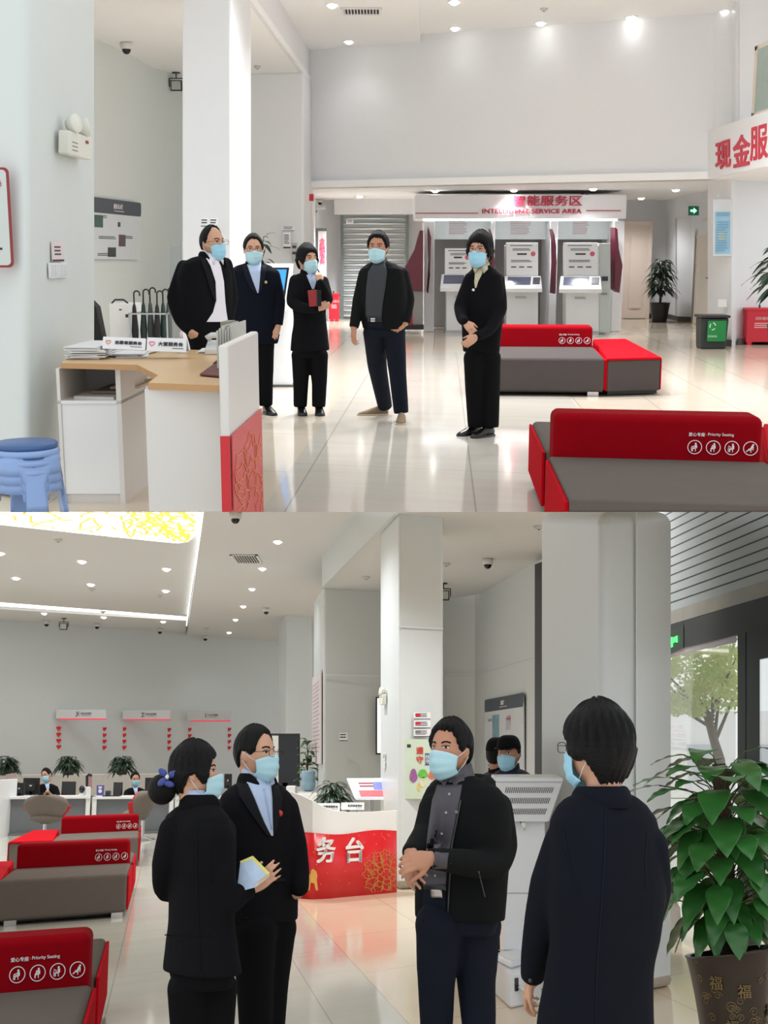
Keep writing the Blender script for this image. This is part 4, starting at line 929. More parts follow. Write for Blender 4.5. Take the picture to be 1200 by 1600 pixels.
peony(mb, lambda x, y: oo + un * (L_ * .6 + (x - L_ * .6) * 2.6) + UP * y, L_ * .6, .16, .40, .010, un.cross(UP), .002, random.Random(8))
keep_inside(mb, lambda p: 0.01 < (p - oo).dot(un) < L_ - .01 and 0 < p.z < .6); build(mb, 'peony_print', mat('copper_gold_print', (216, 120, 76), .45), ban)
# papers, signs and small things on the oak top
def paper_pile(label, c, w, d, n, seed, m):
    r = random.Random(seed); mb = MB()
    for i in range(n):
        a = r.uniform(-.14, .14); ax, ay = V(math.cos(a), math.sin(a), 0), V(-math.sin(a), math.cos(a), 0)
        mb.cbox(c + V(r.uniform(-.01, .01), r.uniform(-.03, .03), .004 + .0075 * i), w, d, .006, ax, ay)
    o = build(mb, 'paper_pile', m); return tag(o, label, 'papers', None)
PAP = mat('white_paper', (228, 228, 228), .7, var=.05)
cc = cur.Z(150, 556, ZT); paper_pile('tall pile of white forms at the left end of the oak top', cc, .22, .6, 11, 1, PAP)
cc = cur.Z(208, 554, ZT); paper_pile('loose spread of white forms in front of the desk signs', cc, .20, .5, 3, 2, PAP)
cc = cur.Z(336, 549, ZT); paper_pile('thin white sheets beside the phone on the oak top', cc, .2, .3, 2, 3, PAP)
mb = MB(); cc = cur.Z(222, 545, ZT + .03); mb.tube([cc, cc + V(.1, .1, .01)], .006, 8); o = build(mb, 'pen', BLACK, smooth=True); tag(o, 'dark pen lying on the loose forms', 'pen')
def desk_sign(label, x0, y0, x1, y1, s, title, hc, lean=.05, slant=0):
    a, b = pp(x0, y1, s), pp(x1, y1 + slant, s); u = unit(b - a); w = (b - a).length; h = (y1 - y0) / s; t = thing('desk_sign', label, 'desk sign', (a + b) / 2, None)
    v = (UP * h + V(0, .05, 0)).normalized(); n = u.cross(v)
    build(MB().slab([a, b, b + V(0, .13, 0), a + V(0, .13, 0)], UP * .004), 'base', mat('clear_acrylic', (214, 220, 224), .2), t)
    build(MB().rplate(a, u, v, w, h, .006, .004), 'face', mat('white_sign_face', (232, 232, 234), .35), t)
    build(MB().slab([a + V(0, .13, 0), b + V(0, .13, 0), b + v * h, a + v * h], V(0, .004, 0)), 'rear_face', mat('clear_acrylic', (214, 220, 224), .2), t)
    if hc:
        mb = MB(); c = a + u * w * .13 + v * h * .55 + n * .006; r = h * .17
        mb.ribbon([c + u * r * 1.1 * (16 * math.sin(k) ** 3) / 16 + v * r * (13 * math.cos(k) - 5 * math.cos(2 * k) - 2 * math.cos(3 * k) - math.cos(4 * k)) / 15 for k in [2 * PI * i / 26 for i in range(26)]], r * .28, n, .003, closed=True); build(mb, 'heart_mark', hc, t)
    text(title, 'lettering', a + u * w * .6 + v * h * .55, u, v, h * .28, PRINT, t, bold=.02, width=w * .62, base=.008)
    mb = MB(); lines(mb, a + u * w * .65 + v * h * .26, u, v, w * .28, h * .08, 1, .007); build(mb, 'printed_lines', PRINT, t)
    return t
desk_sign('left desk sign with orange heart outline on the oak top', 160, 524.5, 227, 545, 243, '志愿者服务台', mat('orange_heart', (206, 130, 60), .5), slant=3)
desk_sign('right desk sign with pink heart outline on the oak top', 229, 526, 291, 549, 243, '大堂服务台', mat('pink_heart', (226, 92, 130), .5), slant=2)
c = cur.Z(284, 552, ZT); r = thing('hand_gel_bottle', 'small clear bottle with pinkish cap in front of the right sign', 'bottle', c)
build(MB().lathe(c, [(.001, 0), (.03, 0), (.032, .01), (.032, .07), (.02, .09), (.012, .1), (.001, .1)], 16), 'bottle_body', mat('clear_bottle', (226, 228, 230), .15), r, smooth=True)
build(MB().lathe(c + UP * .1, [(.012, 0), (.012, .03), (.006, .05), (.001, .05)], 12), 'pump', mat('pinkish_cap', (220, 200, 204), .4), r, smooth=True)
c = cur.Z(352, 577, ZT); r = thing('brochure_holder', 'upright stack of brochures against the counter panel', 'brochures', c)
mb = MB()
for i in range(6): mb.box(c + V(-.035 + .012 * i, -.1 + .03 * i, 0), V(.008, .0, 0), V(.03, .55, 0), UP * (.23 + .012 * (i % 3)))
build(mb, 'brochures', mat('mixed_pale_brochures', (190, 192, 184), .5, var=.2), r)
mb = MB(); mb.box(c + V(-.06, .3, .02), V(.05, 0, 0), V(.02, .2, 0), UP * .24); build(mb, 'grey_booklet', mat('olive_booklet', (138, 134, 118), .6), r)
c = cur.Z(333, 583, ZT); r = thing('leather_folder', 'open dark red leather folder on the oak top', 'folder', c); LE = mat('dark_red_leather', (96, 30, 32), .4, bump=.1)
mb = MB(); g4 = [cur.Z(p, q, ZT + .004) for p, q in ((312, 587), (346, 590), (348, 570), (333, 572))]; mb.slab(g4, UP * .012); build(mb, 'cover', LE, r, bevel=.004)
mb = MB(); mb.slab([g4[3] + UP * .012, g4[2] + UP * .012, g4[2] + UP * .05 + V(0, .1, 0), g4[3] + UP * .03 + V(.02, .1, 0)], UP * .006); build(mb, 'raised_flap', mat('brown_leather', (120, 52, 48), .4), r)
c = cur.Z(343, 553, ZT); r = thing('desk_phone', 'pale grey desk phone by the counter panel', 'phone', c); PH = mat('pale_grey_plastic', (206, 206, 204), .4)
mb = MB(); mb.prism([c + V(-.09, -.08, 0), c + V(.09, -.08, 0), c + V(.09, .1, 0), c + V(-.09, .1, 0)], [c + V(-.09, -.08, .04), c + V(.09, -.08, .04), c + V(.09, .1, .09), c + V(-.09, .1, .09)]); build(mb, 'base', PH, r, bevel=.01)
build(MB().tube([c + V(-.08, 0, .1), c + V(-.05, 0, .125), c + V(.05, 0, .125), c + V(.08, 0, .1)], [.026, .02, .02, .026], 12), 'handset', PH, r, smooth=True)
# stack of blue plastic stools
SB = mat('sky_blue_plastic', (142, 172, 222), .35, var=.03); SD = mat('deep_blue_seat_plastic', (64, 98, 150), .4)
def stool(c, label, k=1.0):
    r = thing('plastic_stool', label, 'stool', c, 'nested stools by the near column'); h = .44
    def rr(z, sq): return (.150 + (.215 - .150) * (1 - z / h)) 
    def rad(z, a): return (.158 + .058 * (1 - z / h) ** .9) * (1 + .05 * math.cos(4 * a + PI))
    N_ = 64; zs = [0, .03, .08, .13, .17, .20, .225, .25, .29, .33, .36, .39]
    rows_ = [[c + V(rad(z, 2 * PI * i / N_) * math.cos(2 * PI * i / N_ + .5), rad(z, 2 * PI * i / N_) * math.sin(2 * PI * i / N_ + .5), z) for i in range(N_)] for z in zs]
    fs = []
    for k2 in range(len(zs) - 1):
        for i in range(N_):
            m = abs(((i + .5) % 16) / 16.0 - .5) * 2; zt = zs[k2 + 1]      # arch openings between four legs
            hole = (zt <= .255 and m < .62) or (zt <= .295 and m < .46)
            if not hole: j = (i + 1) % N_; fs.append([k2 * N_ + i, k2 * N_ + j, (k2 + 1) * N_ + j, (k2 + 1) * N_ + i])
    body = MB(); body.add([p for r_ in rows_ for p in r_], fs); build(body, 'leg_frame', SB, r, smooth=True, solid=.012)
    build(MB().lathe(c, [(.150, .385), (.176, .385), (.182, .395), (.180, .412), (.172, .42), (.150, .42)], 40), 'rim', SB, r, smooth=True)
    build(MB().lathe(c, [(.001, .415), (.158, .418), (.172, .425), (.172, .445), (.162, .452), (.001, .450)], 40), 'seat', SD, r, smooth=True)
zt_ = .452 + .10
c = cur.Z(40, 690, zt_)
for i, l in enumerate(('lowest blue plastic stool of the nested stack at the left', 'middle blue plastic stool of the nested stack at the left', 'top blue plastic stool with dark blue seat, on the nested stack at the left')): stool(V(c.x, c.y, .05 * i), l)
# ================================================================ LOWER HALL OBJECTS
cur = RB
rnd = random.Random(31)
rec = [(-40, 852, 'x'), (0, 864, 'round downlight half cut by the left edge of the recessed ceiling'), (128, 877, 'round downlight below the luminous panel, left of the middle'), (260, 889, 'round downlight below the luminous panel near the ceiling step'),
       (25, 903, 'round downlight at the left, one row above the cove strip'), (142, 913, 'round downlight beside the middle detector above the cove strip'), (259, 923, 'round downlight beside the right detector near the ceiling step')]
for p, q, l in rec[1:]: downlight(p, q, 5.27, l, 'downlights in the recessed ceiling', LAMP_LOW * 3.8)
for p, q, l in ((69, 958, 'round downlight beyond the cove strip above the left dome camera'), (162, 964, 'round downlight beyond the cove strip, middle one'), (255, 971, 'round downlight beyond the cove strip, right one')):
    downlight(p, q, 5.2, l, 'downlights beyond the cove strip', LAMP_LOW * .9, .08)
low = ['largest round downlight of the line in the right ceiling, above the vent', 'round downlight just right of the vent', 'round downlight third down the line below the vent', 'round downlight fourth down the line', 'round downlight fifth down the line', 'smallest and farthest round downlight of the line']
for (p, q), l in zip(((434, 846), (410, 888), (394, 920), (380, 947), (368, 968), (358, 988)), low): downlight(p, q, 5.14, l, 'line of downlights in the right ceiling', LAMP_LOW * (2.2 if q < 960 else .5), .075)
for i, (p, s_, zz) in enumerate(((60, 112, 5.27), (240, 118, 5.27), (430, 128, 5.14), (620, 150, 4.58), (800, 150, 4.58), (900, 175, 4.58))):  # bare unseen spots without fixtures, added to brighten the lower hall
    w = Q(p, s_, zz); ld = bpy.data.lights.new('ceiling_spot', 'SPOT'); ld.energy = LAMP_LOW * (10 if zz > 5 else 4.5); ld.spot_size = math.radians(130); ld.spot_blend = .9; ld.shadow_soft_size = .12; ld.color = (.97, .985, 1.0)
    lo = bpy.data.objects.new('ceiling_spot', ld); COL.objects.link(lo); lo.location = w - UP * .09
for p, q, z, l in ((73, 970, 5.2, 'dome camera under the left downlight of the far row'), (152, 974, 5.2, 'dome camera beside the middle downlight of the far row'), (250, 982, 5.2, 'dome camera under the right downlight of the far row'), (321, 993, 5.14, 'dome camera right of the ceiling step near the far wall'), (416, 950, 5.14, 'dome camera in front of the small far column')):
    dome(p, q, z, l, .085)
dome(762, 873, 4.58, 'large white and black dome camera on the alcove ceiling', .085)
dome(368, 801, 5.14, 'white dome camera at the top edge by the ceiling step', .09)
for p, q, z, l in ((91, 843, 5.27, 'round detector left of centre under the luminous panel'), (144, 920, 5.27, 'square detector beside the second downlight above the cove'), (250, 930, 5.27, 'square detector near the ceiling step above the cove'), (161, 955, 5.2, 'small detector over the far middle downlight'), (322, 981, 5.14, 'small detector above the camera right of the step'), (572, 901, 4.58, 'round detector between the two big columns'), (697, 880, 4.58, 'round detector right of the main column'), (842, 822, 4.58, 'round detector at the left edge of the big right column')):
    detector(p, q, z, l, .06)
vent(385, 873, 5.14, .50, 1.0, 'slatted air vent in the right ceiling')
bracket_lamp(100, 966, 5.2, 'black bracket floodlight above the far wall at left'); bracket_lamp(693, 911, 4.58, 'black bracket floodlight beside the main column')
# ---- back wall: counter signs and strings of hearts
SIGNM = mat('pearl_white_sign', (214, 216, 218), .4); HEART = mat('bright_red_paper', (220, 24, 40), .55)
for i, (x0, x1, y0, y1, num) in enumerate(((88, 167, 1109, 1123, '3'), (192, 267, 1110, 1124, '2'), (293, 361, 1111, 1126, '1'))):
    s_ = SY(LW((x0 + x1) / 2 - 40, 1120, (-90, 62.5), (435, 52))[0].y - .05); side = ('left', 'middle', 'right')[i]
    o = pp(x0, y1, s_, .06); w = pp(x1, y1, s_).x - o.x; h = pp(0, y0, s_).z - pp(0, y1, s_).z
    t = thing('counter_sign', 'long pearl white wall sign with number %s over the %s counter' % (num, side), 'sign', o + X * w / 2)
    build(MB().box(o - V(0, .06, 0), X * w, V(0, .12, 0), UP * h), 'panel', SIGNM, t, bevel=.01)
    build(MB().box(o + V(.1, -.066, -.03), X * (w - .1), V(0, .08, 0), UP * .035), 'red_underline', mat('glowing_red_edge', (226, 60, 84), .4, emit=.5), t)
    text(num, 'number', o + V(w * .42, -.065, h * .52), X, UP, .12, PRINT, t)
    text('对公业务区', 'lettering', o + V(w * .60, -.065, h * .58), X, UP, .06, PRINT, t, width=w * .22)
    mb = MB(); lines(mb, o + V(w * .50, -.062, h * .36), X, UP, w * .2, .02, 1); mb.box(o + V(w * .46, -.066, h * .3), X * .008, V(0, .004, 0), UP * .13); build(mb, 'fine_line', mat('grey_print', (120, 122, 120), .6), t)
for i, (x, y0, side) in enumerate(((92, 1138, 'left string under the leftmost wall sign'), (163, 1139, 'right string under the leftmost wall sign'), (194, 1139, 'left string under the middle wall sign'), (264, 1140, 'right string under the middle wall sign'), (296, 1140, 'left string under the rightmost wall sign'), (358, 1139.5, 'right string under the rightmost wall sign'))):
    s_ = SY(LW(x, 1120, (-90, 62.5), (435, 52))[0].y - .02)
    for j in range(4):
        c = pp(x, y0 + 9.6 * j, s_, .05); mb = MB(); r_ = .062
        mb.plate([(r_ * 1.1 * (16 * math.sin(k) ** 3) / 16, r_ * (13 * math.cos(k) - 5 * math.cos(2 * k) - 2 * math.cos(3 * k) - math.cos(4 * k)) / 15) for k in [2 * PI * q / 24 for q in range(24)]][::-1], c, X, UP, .03)
        h_ = build(mb, 'paper_heart', HEART, bevel=.008); tag(h_, 'red paper heart, %s of the %s' % (('topmost', 'second', 'third', 'lowest')[j], side), 'decoration', 'strings of red hearts on the back wall')
    mb = MB(); mb.tube([pp(x, y0 - 4, s_, .03), pp(x, y0 + 36, s_, .03)], .006, 6); t = build(mb, 'ribbon', HEART); tag(t, 'thin red ribbon holding the hearts of the %s' % side, 'ribbon')
# ---- long credenza along the wall with plants
cred = MB(); a, b = Q(-60, 67, 0), Q(265, 61, 0); cred.slab([V(p.x, p.y, 0) for p in (a, b, b + V(0, .8, 0), a + V(0, .8, 0))], UP * H(1210, 64)); t = build(cred, 'storage_cabinet', mat('cream_white_cabinet', (212, 210, 206), .5), bevel=.02); tag(t, 'long low white cabinet along the far wall behind the counters', 'cabinet')
zc_ = H(1210, 64)
for x, y, s_, l in ((4, 1212, 68, 'leafy potted plant on the far cabinet at the left edge'), (103, 1213, 67, 'leafy potted plant on the far cabinet beside the left clerk'), (187, 1213, 66, 'leafy potted plant on the far cabinet beside the right clerk')):
    c = Q(x, s_, zc_) + V(0, .25, 0); t = thing('potted_plant', l, 'plant', c); pot(t, c, .12, .17, .18, BLACK); foliage(t, c + UP * .12, .22, .30, 110, .27, .085, DKGREEN, rnd=random.Random(int(x) + 3), droop=.8)
mb = MB(); pslab(mb, [(8, 1222), (24, 1222), (20, 1214), (20, 1208), (9, 1210)], 72, .3); t = build(mb, 'cardboard_box', mat('pale_brown_card', (176, 158, 150), .8)); tag(t, 'pale brown box beside the plant at the left edge', 'box')
mb = MB(); prect(mb, -20, 1222, 20, 1240, 72, .5); t = build(mb, 'office_cabinet', mat('dark_maroon_finish', (70, 40, 42), .6)); tag(t, 'dark reddish cabinet under the pale brown box', 'cabinet')  # plain dark maroon block below the box
# ---- service counters
GREYP = mat('blue_grey_counter_front', (112, 116, 122), .45, var=.03)
def counter(label, x0, x1, s0, s1, ends=(1, 1)):
    t = thing('service_counter', label, 'counter', (Q(x0, s0, 0) + Q(x1, s1, 0)) / 2)
    a, b = Q(x0, s0, 0), Q(x1, s1, 0); u = unit(b - a); w = (b - a).length; nb = V(-u.y, u.x, 0); zt = H(1245, s0)
    build(MB().slab([a, b, b + nb * .9, a + nb * .9], UP * .001).box(a, u * .001, nb * .001, UP * .001) and MB().box(a + UP * (zt - .05) - nb * .03, u * w, nb * .9, UP * .05), 'worktop', WHITE, t, bevel=.005)
    build(MB().box(a + nb * .08 + u * .05, u * (w - .1), nb * .04, UP * (zt - .05)), 'front_panel', GREYP, t)
    for k, e in enumerate(ends):
        if e: build(MB().box(a + u * (0 if k == 0 else w - .09), u * .09, nb * .85, UP * (zt + (.18 if k else 0.0))), 'end_panel', WHITE, t, bevel=.005)
    build(MB().box(a + u * .0 + nb * .0, u * w, nb * .06, UP * .05), 'plinth', mat('grey_plinth', (120, 120, 118), .5), t)
    return zt
zt1 = counter('left white-topped service counter with blue-grey front', -2, 139, 79, 77.5, (1, 1))
zt2 = counter('middle white-topped service counter with blue-grey front', 142, 270, 77.5, 76, (1, 1))
zt3 = counter('right service counter mostly hidden behind the two people', 272, 400, 76, 74.6, (1, 1))
mb = MB(); a = Q(-12, 81, 0); mb.box(a, X * .10, V(0, 1.2, 0), UP * 1.12); t = build(mb, 'counter_partition', WHITE, bevel=.01); tag(t, 'white partition at the far left end of the counters', 'partition')
def monitor(label, x0, y0, x1, y1, s, back=True, tilt=0.0, scr=None):
    o = pp(x0, y1, s); w = pp(x1, y1, s).x - o.x; h = pp(0, y0, s).z - o.z; t = thing('monitor', label, 'monitor', V(o.x + w / 2, o.y, zt1))
    build(MB().box(o, X * w, V(tilt, .04, 0), UP * h), 'screen_case', BLACK, t, bevel=.01)
    build(MB().box(o + V(w * .25, -.03, h * .2), X * w * .5, V(0, .03, 0), UP * h * .45), 'rear_housing', mat('matte_black_case', (30, 30, 33), .6), t, bevel=.01)
    mb = MB(); mb.box(V(o.x + w * .44, o.y, zt1 - .02), X * w * .12, V(0, .03, 0), UP * (o.z + .1 - zt1)); mb.box(V(o.x + w * .25, o.y - .08, zt1), X * w * .5, V(0, .2, 0), UP * .015); build(mb, 'stand', BLACK, t)
    mb = MB(); mb.box(o + V(w * .42, -.034, h * .5), X * w * .14, V(0, .004, 0), UP * .03); build(mb, 'badge', mat('pale_badge', (200, 200, 200), .4), t)
monitor('small black monitor seen from behind at the left of the left counter', 22, 1223, 38, 1243, 77)
monitor('larger black monitor seen from behind beside the left clerk', 35, 1215.5, 61, 1242, 75)
monitor('black monitor seen from behind right of the right clerk', 226, 1215, 256, 1239, 75.6)
monitor('black monitor edge showing between the woman with the bun and the man in glasses', 350, 1209, 362, 1232, 74.0)
mb = MB(); c = Q(9, 77, zt1)
t = thing('card_reader', 'grey keypad device at the left end of the left counter', 'keypad', c); build(MB().box(c, X * .15, V(0, .2, 0), UP * .12), 'body', mat('dark_grey_plastic', (62, 62, 72), .4), t, bevel=.01); build(MB().box(c + V(.02, -.01, .05), X * .1, V(0, .01, 0), UP * .05), 'display', mat('pale_grey_plastic', (206, 206, 204), .4), t)
mb = MB(); c = Q(127, 76.5, zt1); t = thing('hand_camera', 'small white camera device near the post between the counters', 'camera', c); build(MB().box(c + V(-.06, 0, 0), X * .12, V(0, .1, 0), UP * .04), 'base', WHITE, t, bevel=.008); build(MB().ball(c + V(0, .03, .13), .06, .06, .08), 'lens_dome', BLACK, t, smooth=True)
t = thing('card_stand', 'tall black-topped card stand on the post between the counters', 'stand', Q(139, 76, zt1)); mb = MB(); prect(mb, 136.5, 1211, 143, 1232, 76, .06); build(mb, 'pink_sheet', mat('dusty_pink_sheet', (170, 130, 134), .6), t); mb = MB(); mb.tube([pp(135.7, 1232, 76), pp(135.7, 1213, 76), pp(139, 1210, 76), pp(143.5, 1212, 76)], .028, 8); build(mb, 'black_frame', BLACK, t, smooth=True)
t = thing('desk_placard', 'blue-violet placard standing on the middle counter', 'placard', Q(157, 76.5, zt2)); mb = MB(); pslab(mb, [(151, 1243), (161, 1243), (162.5, 1227), (151, 1227)], 76.5, .05); build(mb, 'panel', mat('violet_blue_placard', (92, 92, 168), .5, var=.15), t); mb = MB(); prect(mb, 154, 1229, 159, 1232, 76.5, .01, .01); mb.disc(pp(156.5, 1236, 76.5, .012), .04, V(0, -1, 0), .005, 12); build(mb, 'white_mark', WPRINT, t)
t = thing('desk_telephone', 'dark telephone on the middle counter right of the placard', 'phone', Q(166, 76.5, zt2)); build(MB().box(Q(164, 76.5, zt2), X * .1, V(0, .15, 0), UP * .12), 'body', mat('dark_grey_plastic', (62, 62, 72), .4), t, bevel=.02); build(MB().box(Q(160, 77, zt2), X * .35, V(0, .2, 0), UP * .02), 'base', BLACK, t)
def office_chair(label, x0, y0, x1, y1, s):
    o = pp(x0, y1, s); w = pp(x1, y1, s).x - o.x; h = pp(0, y0, s).z - o.z; c = V(o.x + w / 2, o.y, 0); t = thing('office_chair', label, 'chair', c)
    mb = MB(); mb.rplate(o, X, UP, w, h, .03, .05); build(mb, 'mesh_back', mat('dark_grey_mesh', (58, 60, 62), .7, bump=.3, bscale=200), t)
    mb = MB(); mb.tube([o, o + UP * h, o + UP * h + X * w, o + X * w, o], .02, 8); build(mb, 'back_frame', BLACK, t, smooth=True)
    build(MB().cbox(c + V(0, -.25, .47), .5, .5, .08), 'seat', BLACK, t, bevel=.03); build(MB().tube([c + V(0, -.25, .1), c + V(0, -.25, .45)], .03, 10), 'gas_column', CHROME, t)
    mb = MB()
    for k in range(5): mb.tube([c + V(0, -.25, .1), c + V(.28 * math.cos(1.257 * k), -.25 + .28 * math.sin(1.257 * k), .06)], .02, 6)
    build(mb, 'star_base', BLACK, t)
office_chair('black mesh office chair behind the left clerk', 97, 1222, 117, 1243, 72); office_chair('black mesh office chair behind the right clerk', 178, 1223, 190, 1243, 72)
# ---- swivel lounge chairs: grey shells with red inside
SHG = mat('taupe_shell_fabric', (112, 102, 94), .8, var=.05); SHR = mat('red_shell_lining', (186, 30, 42), .8)
def lerp_tab0(tab, x):
    for (a, b), (c, d) in zip(tab, tab[1:]):
        if x <= c: return b + (d - b) * (x - a) / (c - a)
    return tab[-1][1]
def shell_chair(label, px, s, ztop, zbot, wid, yaw):
    c = Q(px, s, 0); t = thing('lounge_chair', label, 'lounge chair', c); R_ = Matrix.Rotation(yaw, 3, 'Z')
    HWT = [(0, .22), (.12, .48), (.3, .74), (.5, .93), (.68, 1.0), (.82, .92), (.92, .72), (1.0, .40)]
    def surf(off, name, m, grow, f0, f1, y0):
        mb = MB(); n, k = 20, 14; vs = []
        for j in range(k + 1):
            f = f0 + (f1 - f0) * j / k; z = zbot + (ztop - zbot) * f
            for i in range(n + 1):
                a = (i / n * 2 - 1) * 1.45; hw_ = lerp_tab0(HWT, f) * wid / 2 * grow
                vs.append(c + R_ @ V(math.sin(a) * hw_, -.26 * math.cos(a) * (.5 + .5 * f) + y0 + .10 * (1 - f), z))
        mb.add(vs, [[j * (n + 1) + i, j * (n + 1) + i + 1, (j + 1) * (n + 1) + i + 1, (j + 1) * (n + 1) + i] for j in range(k) for i in range(n)])
        return build(mb, name, m, t, smooth=True, solid=.02)
    surf(0, 'shell', SHG, 1.0, 0, 1, 0); surf(0, 'lining', SHR, .985, .03, .985, .035); surf(0, 'arm_wings', SHR, 1.10, .22, .62, .09)
    build(MB().ball(c + R_ @ V(0, .16, zbot + .10), wid * .40, wid * .40, .10), 'seat_cushion', SHG, t, smooth=True)
    build(MB().tube([c + UP * .05, c + UP * (zbot + .08)], .035, 12), 'column', CHROME, t); mb = MB()
    for k in range(4): mb.tube([c + UP * .07, c + V(.3 * math.cos(PI / 4 + PI / 2 * k), .3 * math.sin(PI / 4 + PI / 2 * k), .02)], .02, 8)
    build(mb, 'star_base', CHROME, t)
shell_chair('taupe swivel lounge chair with red sides in front of the left counter', 69, 83, H(1242, 83), H(1287, 83), .86, 0.0)
shell_chair('taupe swivel lounge chair turned sideways by the middle counter', 222, 83, H(1236, 83), H(1281, 83), .66, 1.15)
# ---- benches
bench('nearest double bench at the lower left corner, grey seat with red backrest', 'priority seating benches in the lower hall', (-190, 1567), (145, 1537), (117, 1632))
bench('middle double bench in the row at the left', 'priority seating benches in the lower hall', (22, 1357.5), (205, 1348), (199, 1365))
bench('farthest double bench of the row, partly behind the middle bench', 'priority seating benches in the lower hall', (93, 1303), (218, 1297.5), (216.5, 1307))
ottoman('red-topped ottoman at the left end of the farthest bench', [(13, 1315.5), (83, 1313), (92, 1296), (52, 1297)], front=FAB_GREY)
ottoman('red ottoman cut by the left edge beside the middle bench', [(-100, 1380), (2, 1375), (21, 1345), (-50, 1348)], front=FAB_GREY)
# ---- tall display, dispenser, printers behind the reception counter
t = thing('advertising_display', 'large black-framed display panel beyond the man in glasses', 'display', Q(446, 84, 0))
mb = MB(); prect(mb, 410, 1146, 468.5, 1229, 84, .12); build(mb, 'frame', mat('dark_grey_frame', (52, 54, 58), .4), t, bevel=.008)
mb = MB(); prect(mb, 436, 1149.5, 466.5, 1223, 84, .02, .02); build(mb, 'dark_half', mat('black_glass_panel', (14, 17, 22), .15), t)
mb = MB(); prect(mb, 412, 1149.5, 435, 1223, 84, .02, .02); build(mb, 'lit_half', mat('pale_picture', (206, 208, 204), .3, var=.3, nscale=2, emit=.25), t)
build(MB().box(Q(440, 84, 0), X * .1, V(0, .1, 0), UP * 1.1), 'stand', BLACK, t)
c = Q(480, 92, 0); t = thing('water_dispenser', 'white water dispenser with blue-tinted bottle behind the reception counter', 'water dispenser', c)
zb = H(1237, 92); BOT = mat('blue_tinted_bottle', (136, 172, 196), .12, var=.12, spec=.8)
build(MB().box(c + V(-.18, 0, 0), X * .36, V(0, .32, 0), UP * zb), 'cabinet', WHITEM, t, bevel=.02)
build(MB().lathe(c + V(0, .16, zb), [(.001, 0), (.05, 0), (.09, .02), (.125, .05), (.128, .15), (.120, .17), (.128, .19), (.128, .33), (.115, .36), (.001, .365)], 24), 'bottle', BOT, t, smooth=True)
mb = MB(); mb.rplate(c + V(-.05, -.004, zb - .13), X, UP, .03, .05, .01, .004); mb.rplate(c + V(.02, -.004, zb - .13), X, UP, .03, .05, .01, .004); build(mb, 'tap', PRINT, t)
c = Q(479, 86, 0); t = thing('potted_plant', 'tall glossy-leaved plant behind the water dispenser', 'plant', c); pot(t, c, .11, .15, .5, BLACK); foliage(t, c + UP * 1.15, .14, .75, 46, .2, .12, GREEN, heart=True, rnd=random.Random(12)); build(MB().tube([c + UP * .4, c + V(0, 0, 1.6)], [.03, .015], 8), 'trunk', STEM, t)
for i, (x0, x1, y0, y1) in enumerate(((452, 463, 1231, 1262), (463, 480, 1238, 1264), (481, 494, 1240, 1266))):
    pass
t = thing('printer', 'white printer by the water dispenser behind the counter', 'printer', Q(455, 100, .8)); mb = MB(); prect(mb, 447, 1228, 462, 1184 + 1.55 * 100, 100, .3); build(mb, 'body', WHITEM, t, bevel=.02); mb = MB(); prect(mb, 449, 1242, 460, 1244, 100, .02, .01); build(mb, 'paper_slot', PRINT, t)
t = thing('low_cabinet', 'white low cabinet with dark keyhole behind the curved counter', 'cabinet', Q(478, 104, 0)); mb = MB(); a = Q(460, 104, 0); mb.box(a, X * .34, V(0, .3, 0), UP * H(1240, 104)); build(mb, 'body', WHITE, t, bevel=.01); mb = MB(); prect(mb, 464.5, 1244, 466, 1248, 104, .01, .01); build(mb, 'keyhole', BLACK, t)
# ---- reception counter with red banner
cp = [(452, 140, 1237), (470, 141, 1243), (488, 141.5, 1251), (505, 141, 1260), (522, 140, 1266), (545, 138.5, 1268.5), (580, 137, 1268), (620, 135.5, 1266.5)]
rc = thing('reception_counter', 'curved white reception counter with red banner reading 服务台', 'counter', Q(540, 138, 0))
def cpt(x):
    x = min(619.99, max(452.01, x))
    for (a, sa, ra), (b, sb, rb) in zip(cp, cp[1:]):
        if a <= x <= b: f = (x - a) / (b - a); return Q(x, sa + (sb - sa) * f, 0), H(ra + (rb - ra) * f, sa + (sb - sa) * f)
xs = [452 + (620 - 452) * i / 28 for i in range(29)]; cw = [cpt(x) for x in xs]
cur_bulge = lambda x: V(0, -.16 * math.sin(PI * min(1, max(0, (x - 440) / 185))) ** 1.0, 0)
mb = MB(); fr_ = [p + cur_bulge(x) for (p, z), x in zip(cw, xs)]; zz_ = [z for p, z in cw]; vs = []
for p, z in zip(fr_, zz_): vs += [p, p + UP * z, p + UP * z + V(0, .09, 0), p + V(0, .09, 0)]
fs = []
for i in range(28):
    a, b = 4 * i, 4 * i + 4
    fs += [[a, b, b + 1, a + 1], [a + 1, b + 1, b + 2, a + 2], [a + 2, b + 2, b + 3, a + 3], [a + 3, b + 3, b, a]]
fs += [[0, 1, 2, 3], [115, 114, 113, 112]]; mb.add(vs, fs); build(mb, 'curved_panel', WHITE, rc, auto=30)
BANR = mat('glossy_red_banner', (214, 22, 34), .3, var=.10, nscale=1.5)
zbt = H(1298, 136.5); nb_ = 29; vs = []
for i, (p, x) in enumerate(zip(fr_, xs)):
    o_ = p + V(0, -.012 - .006 * math.sin(i * 1.3), 0); vs += [o_ + UP * (.0 if i > 20 else .0), o_ + UP * (zbt + .015 * math.sin(i * .35)), o_ + UP * (zbt + .015 * math.sin(i * .35)) + V(0, .004, 0), o_ + V(0, .004, 0)]
fs = []
for i in range(28):
    a, b = 4 * i, 4 * i + 4
    fs += [[a, b, b + 1, a + 1], [a + 1, b + 1, b + 2, a + 2], [a + 2, b + 2, b + 3, a + 3], [a + 3, b + 3, b, a]]
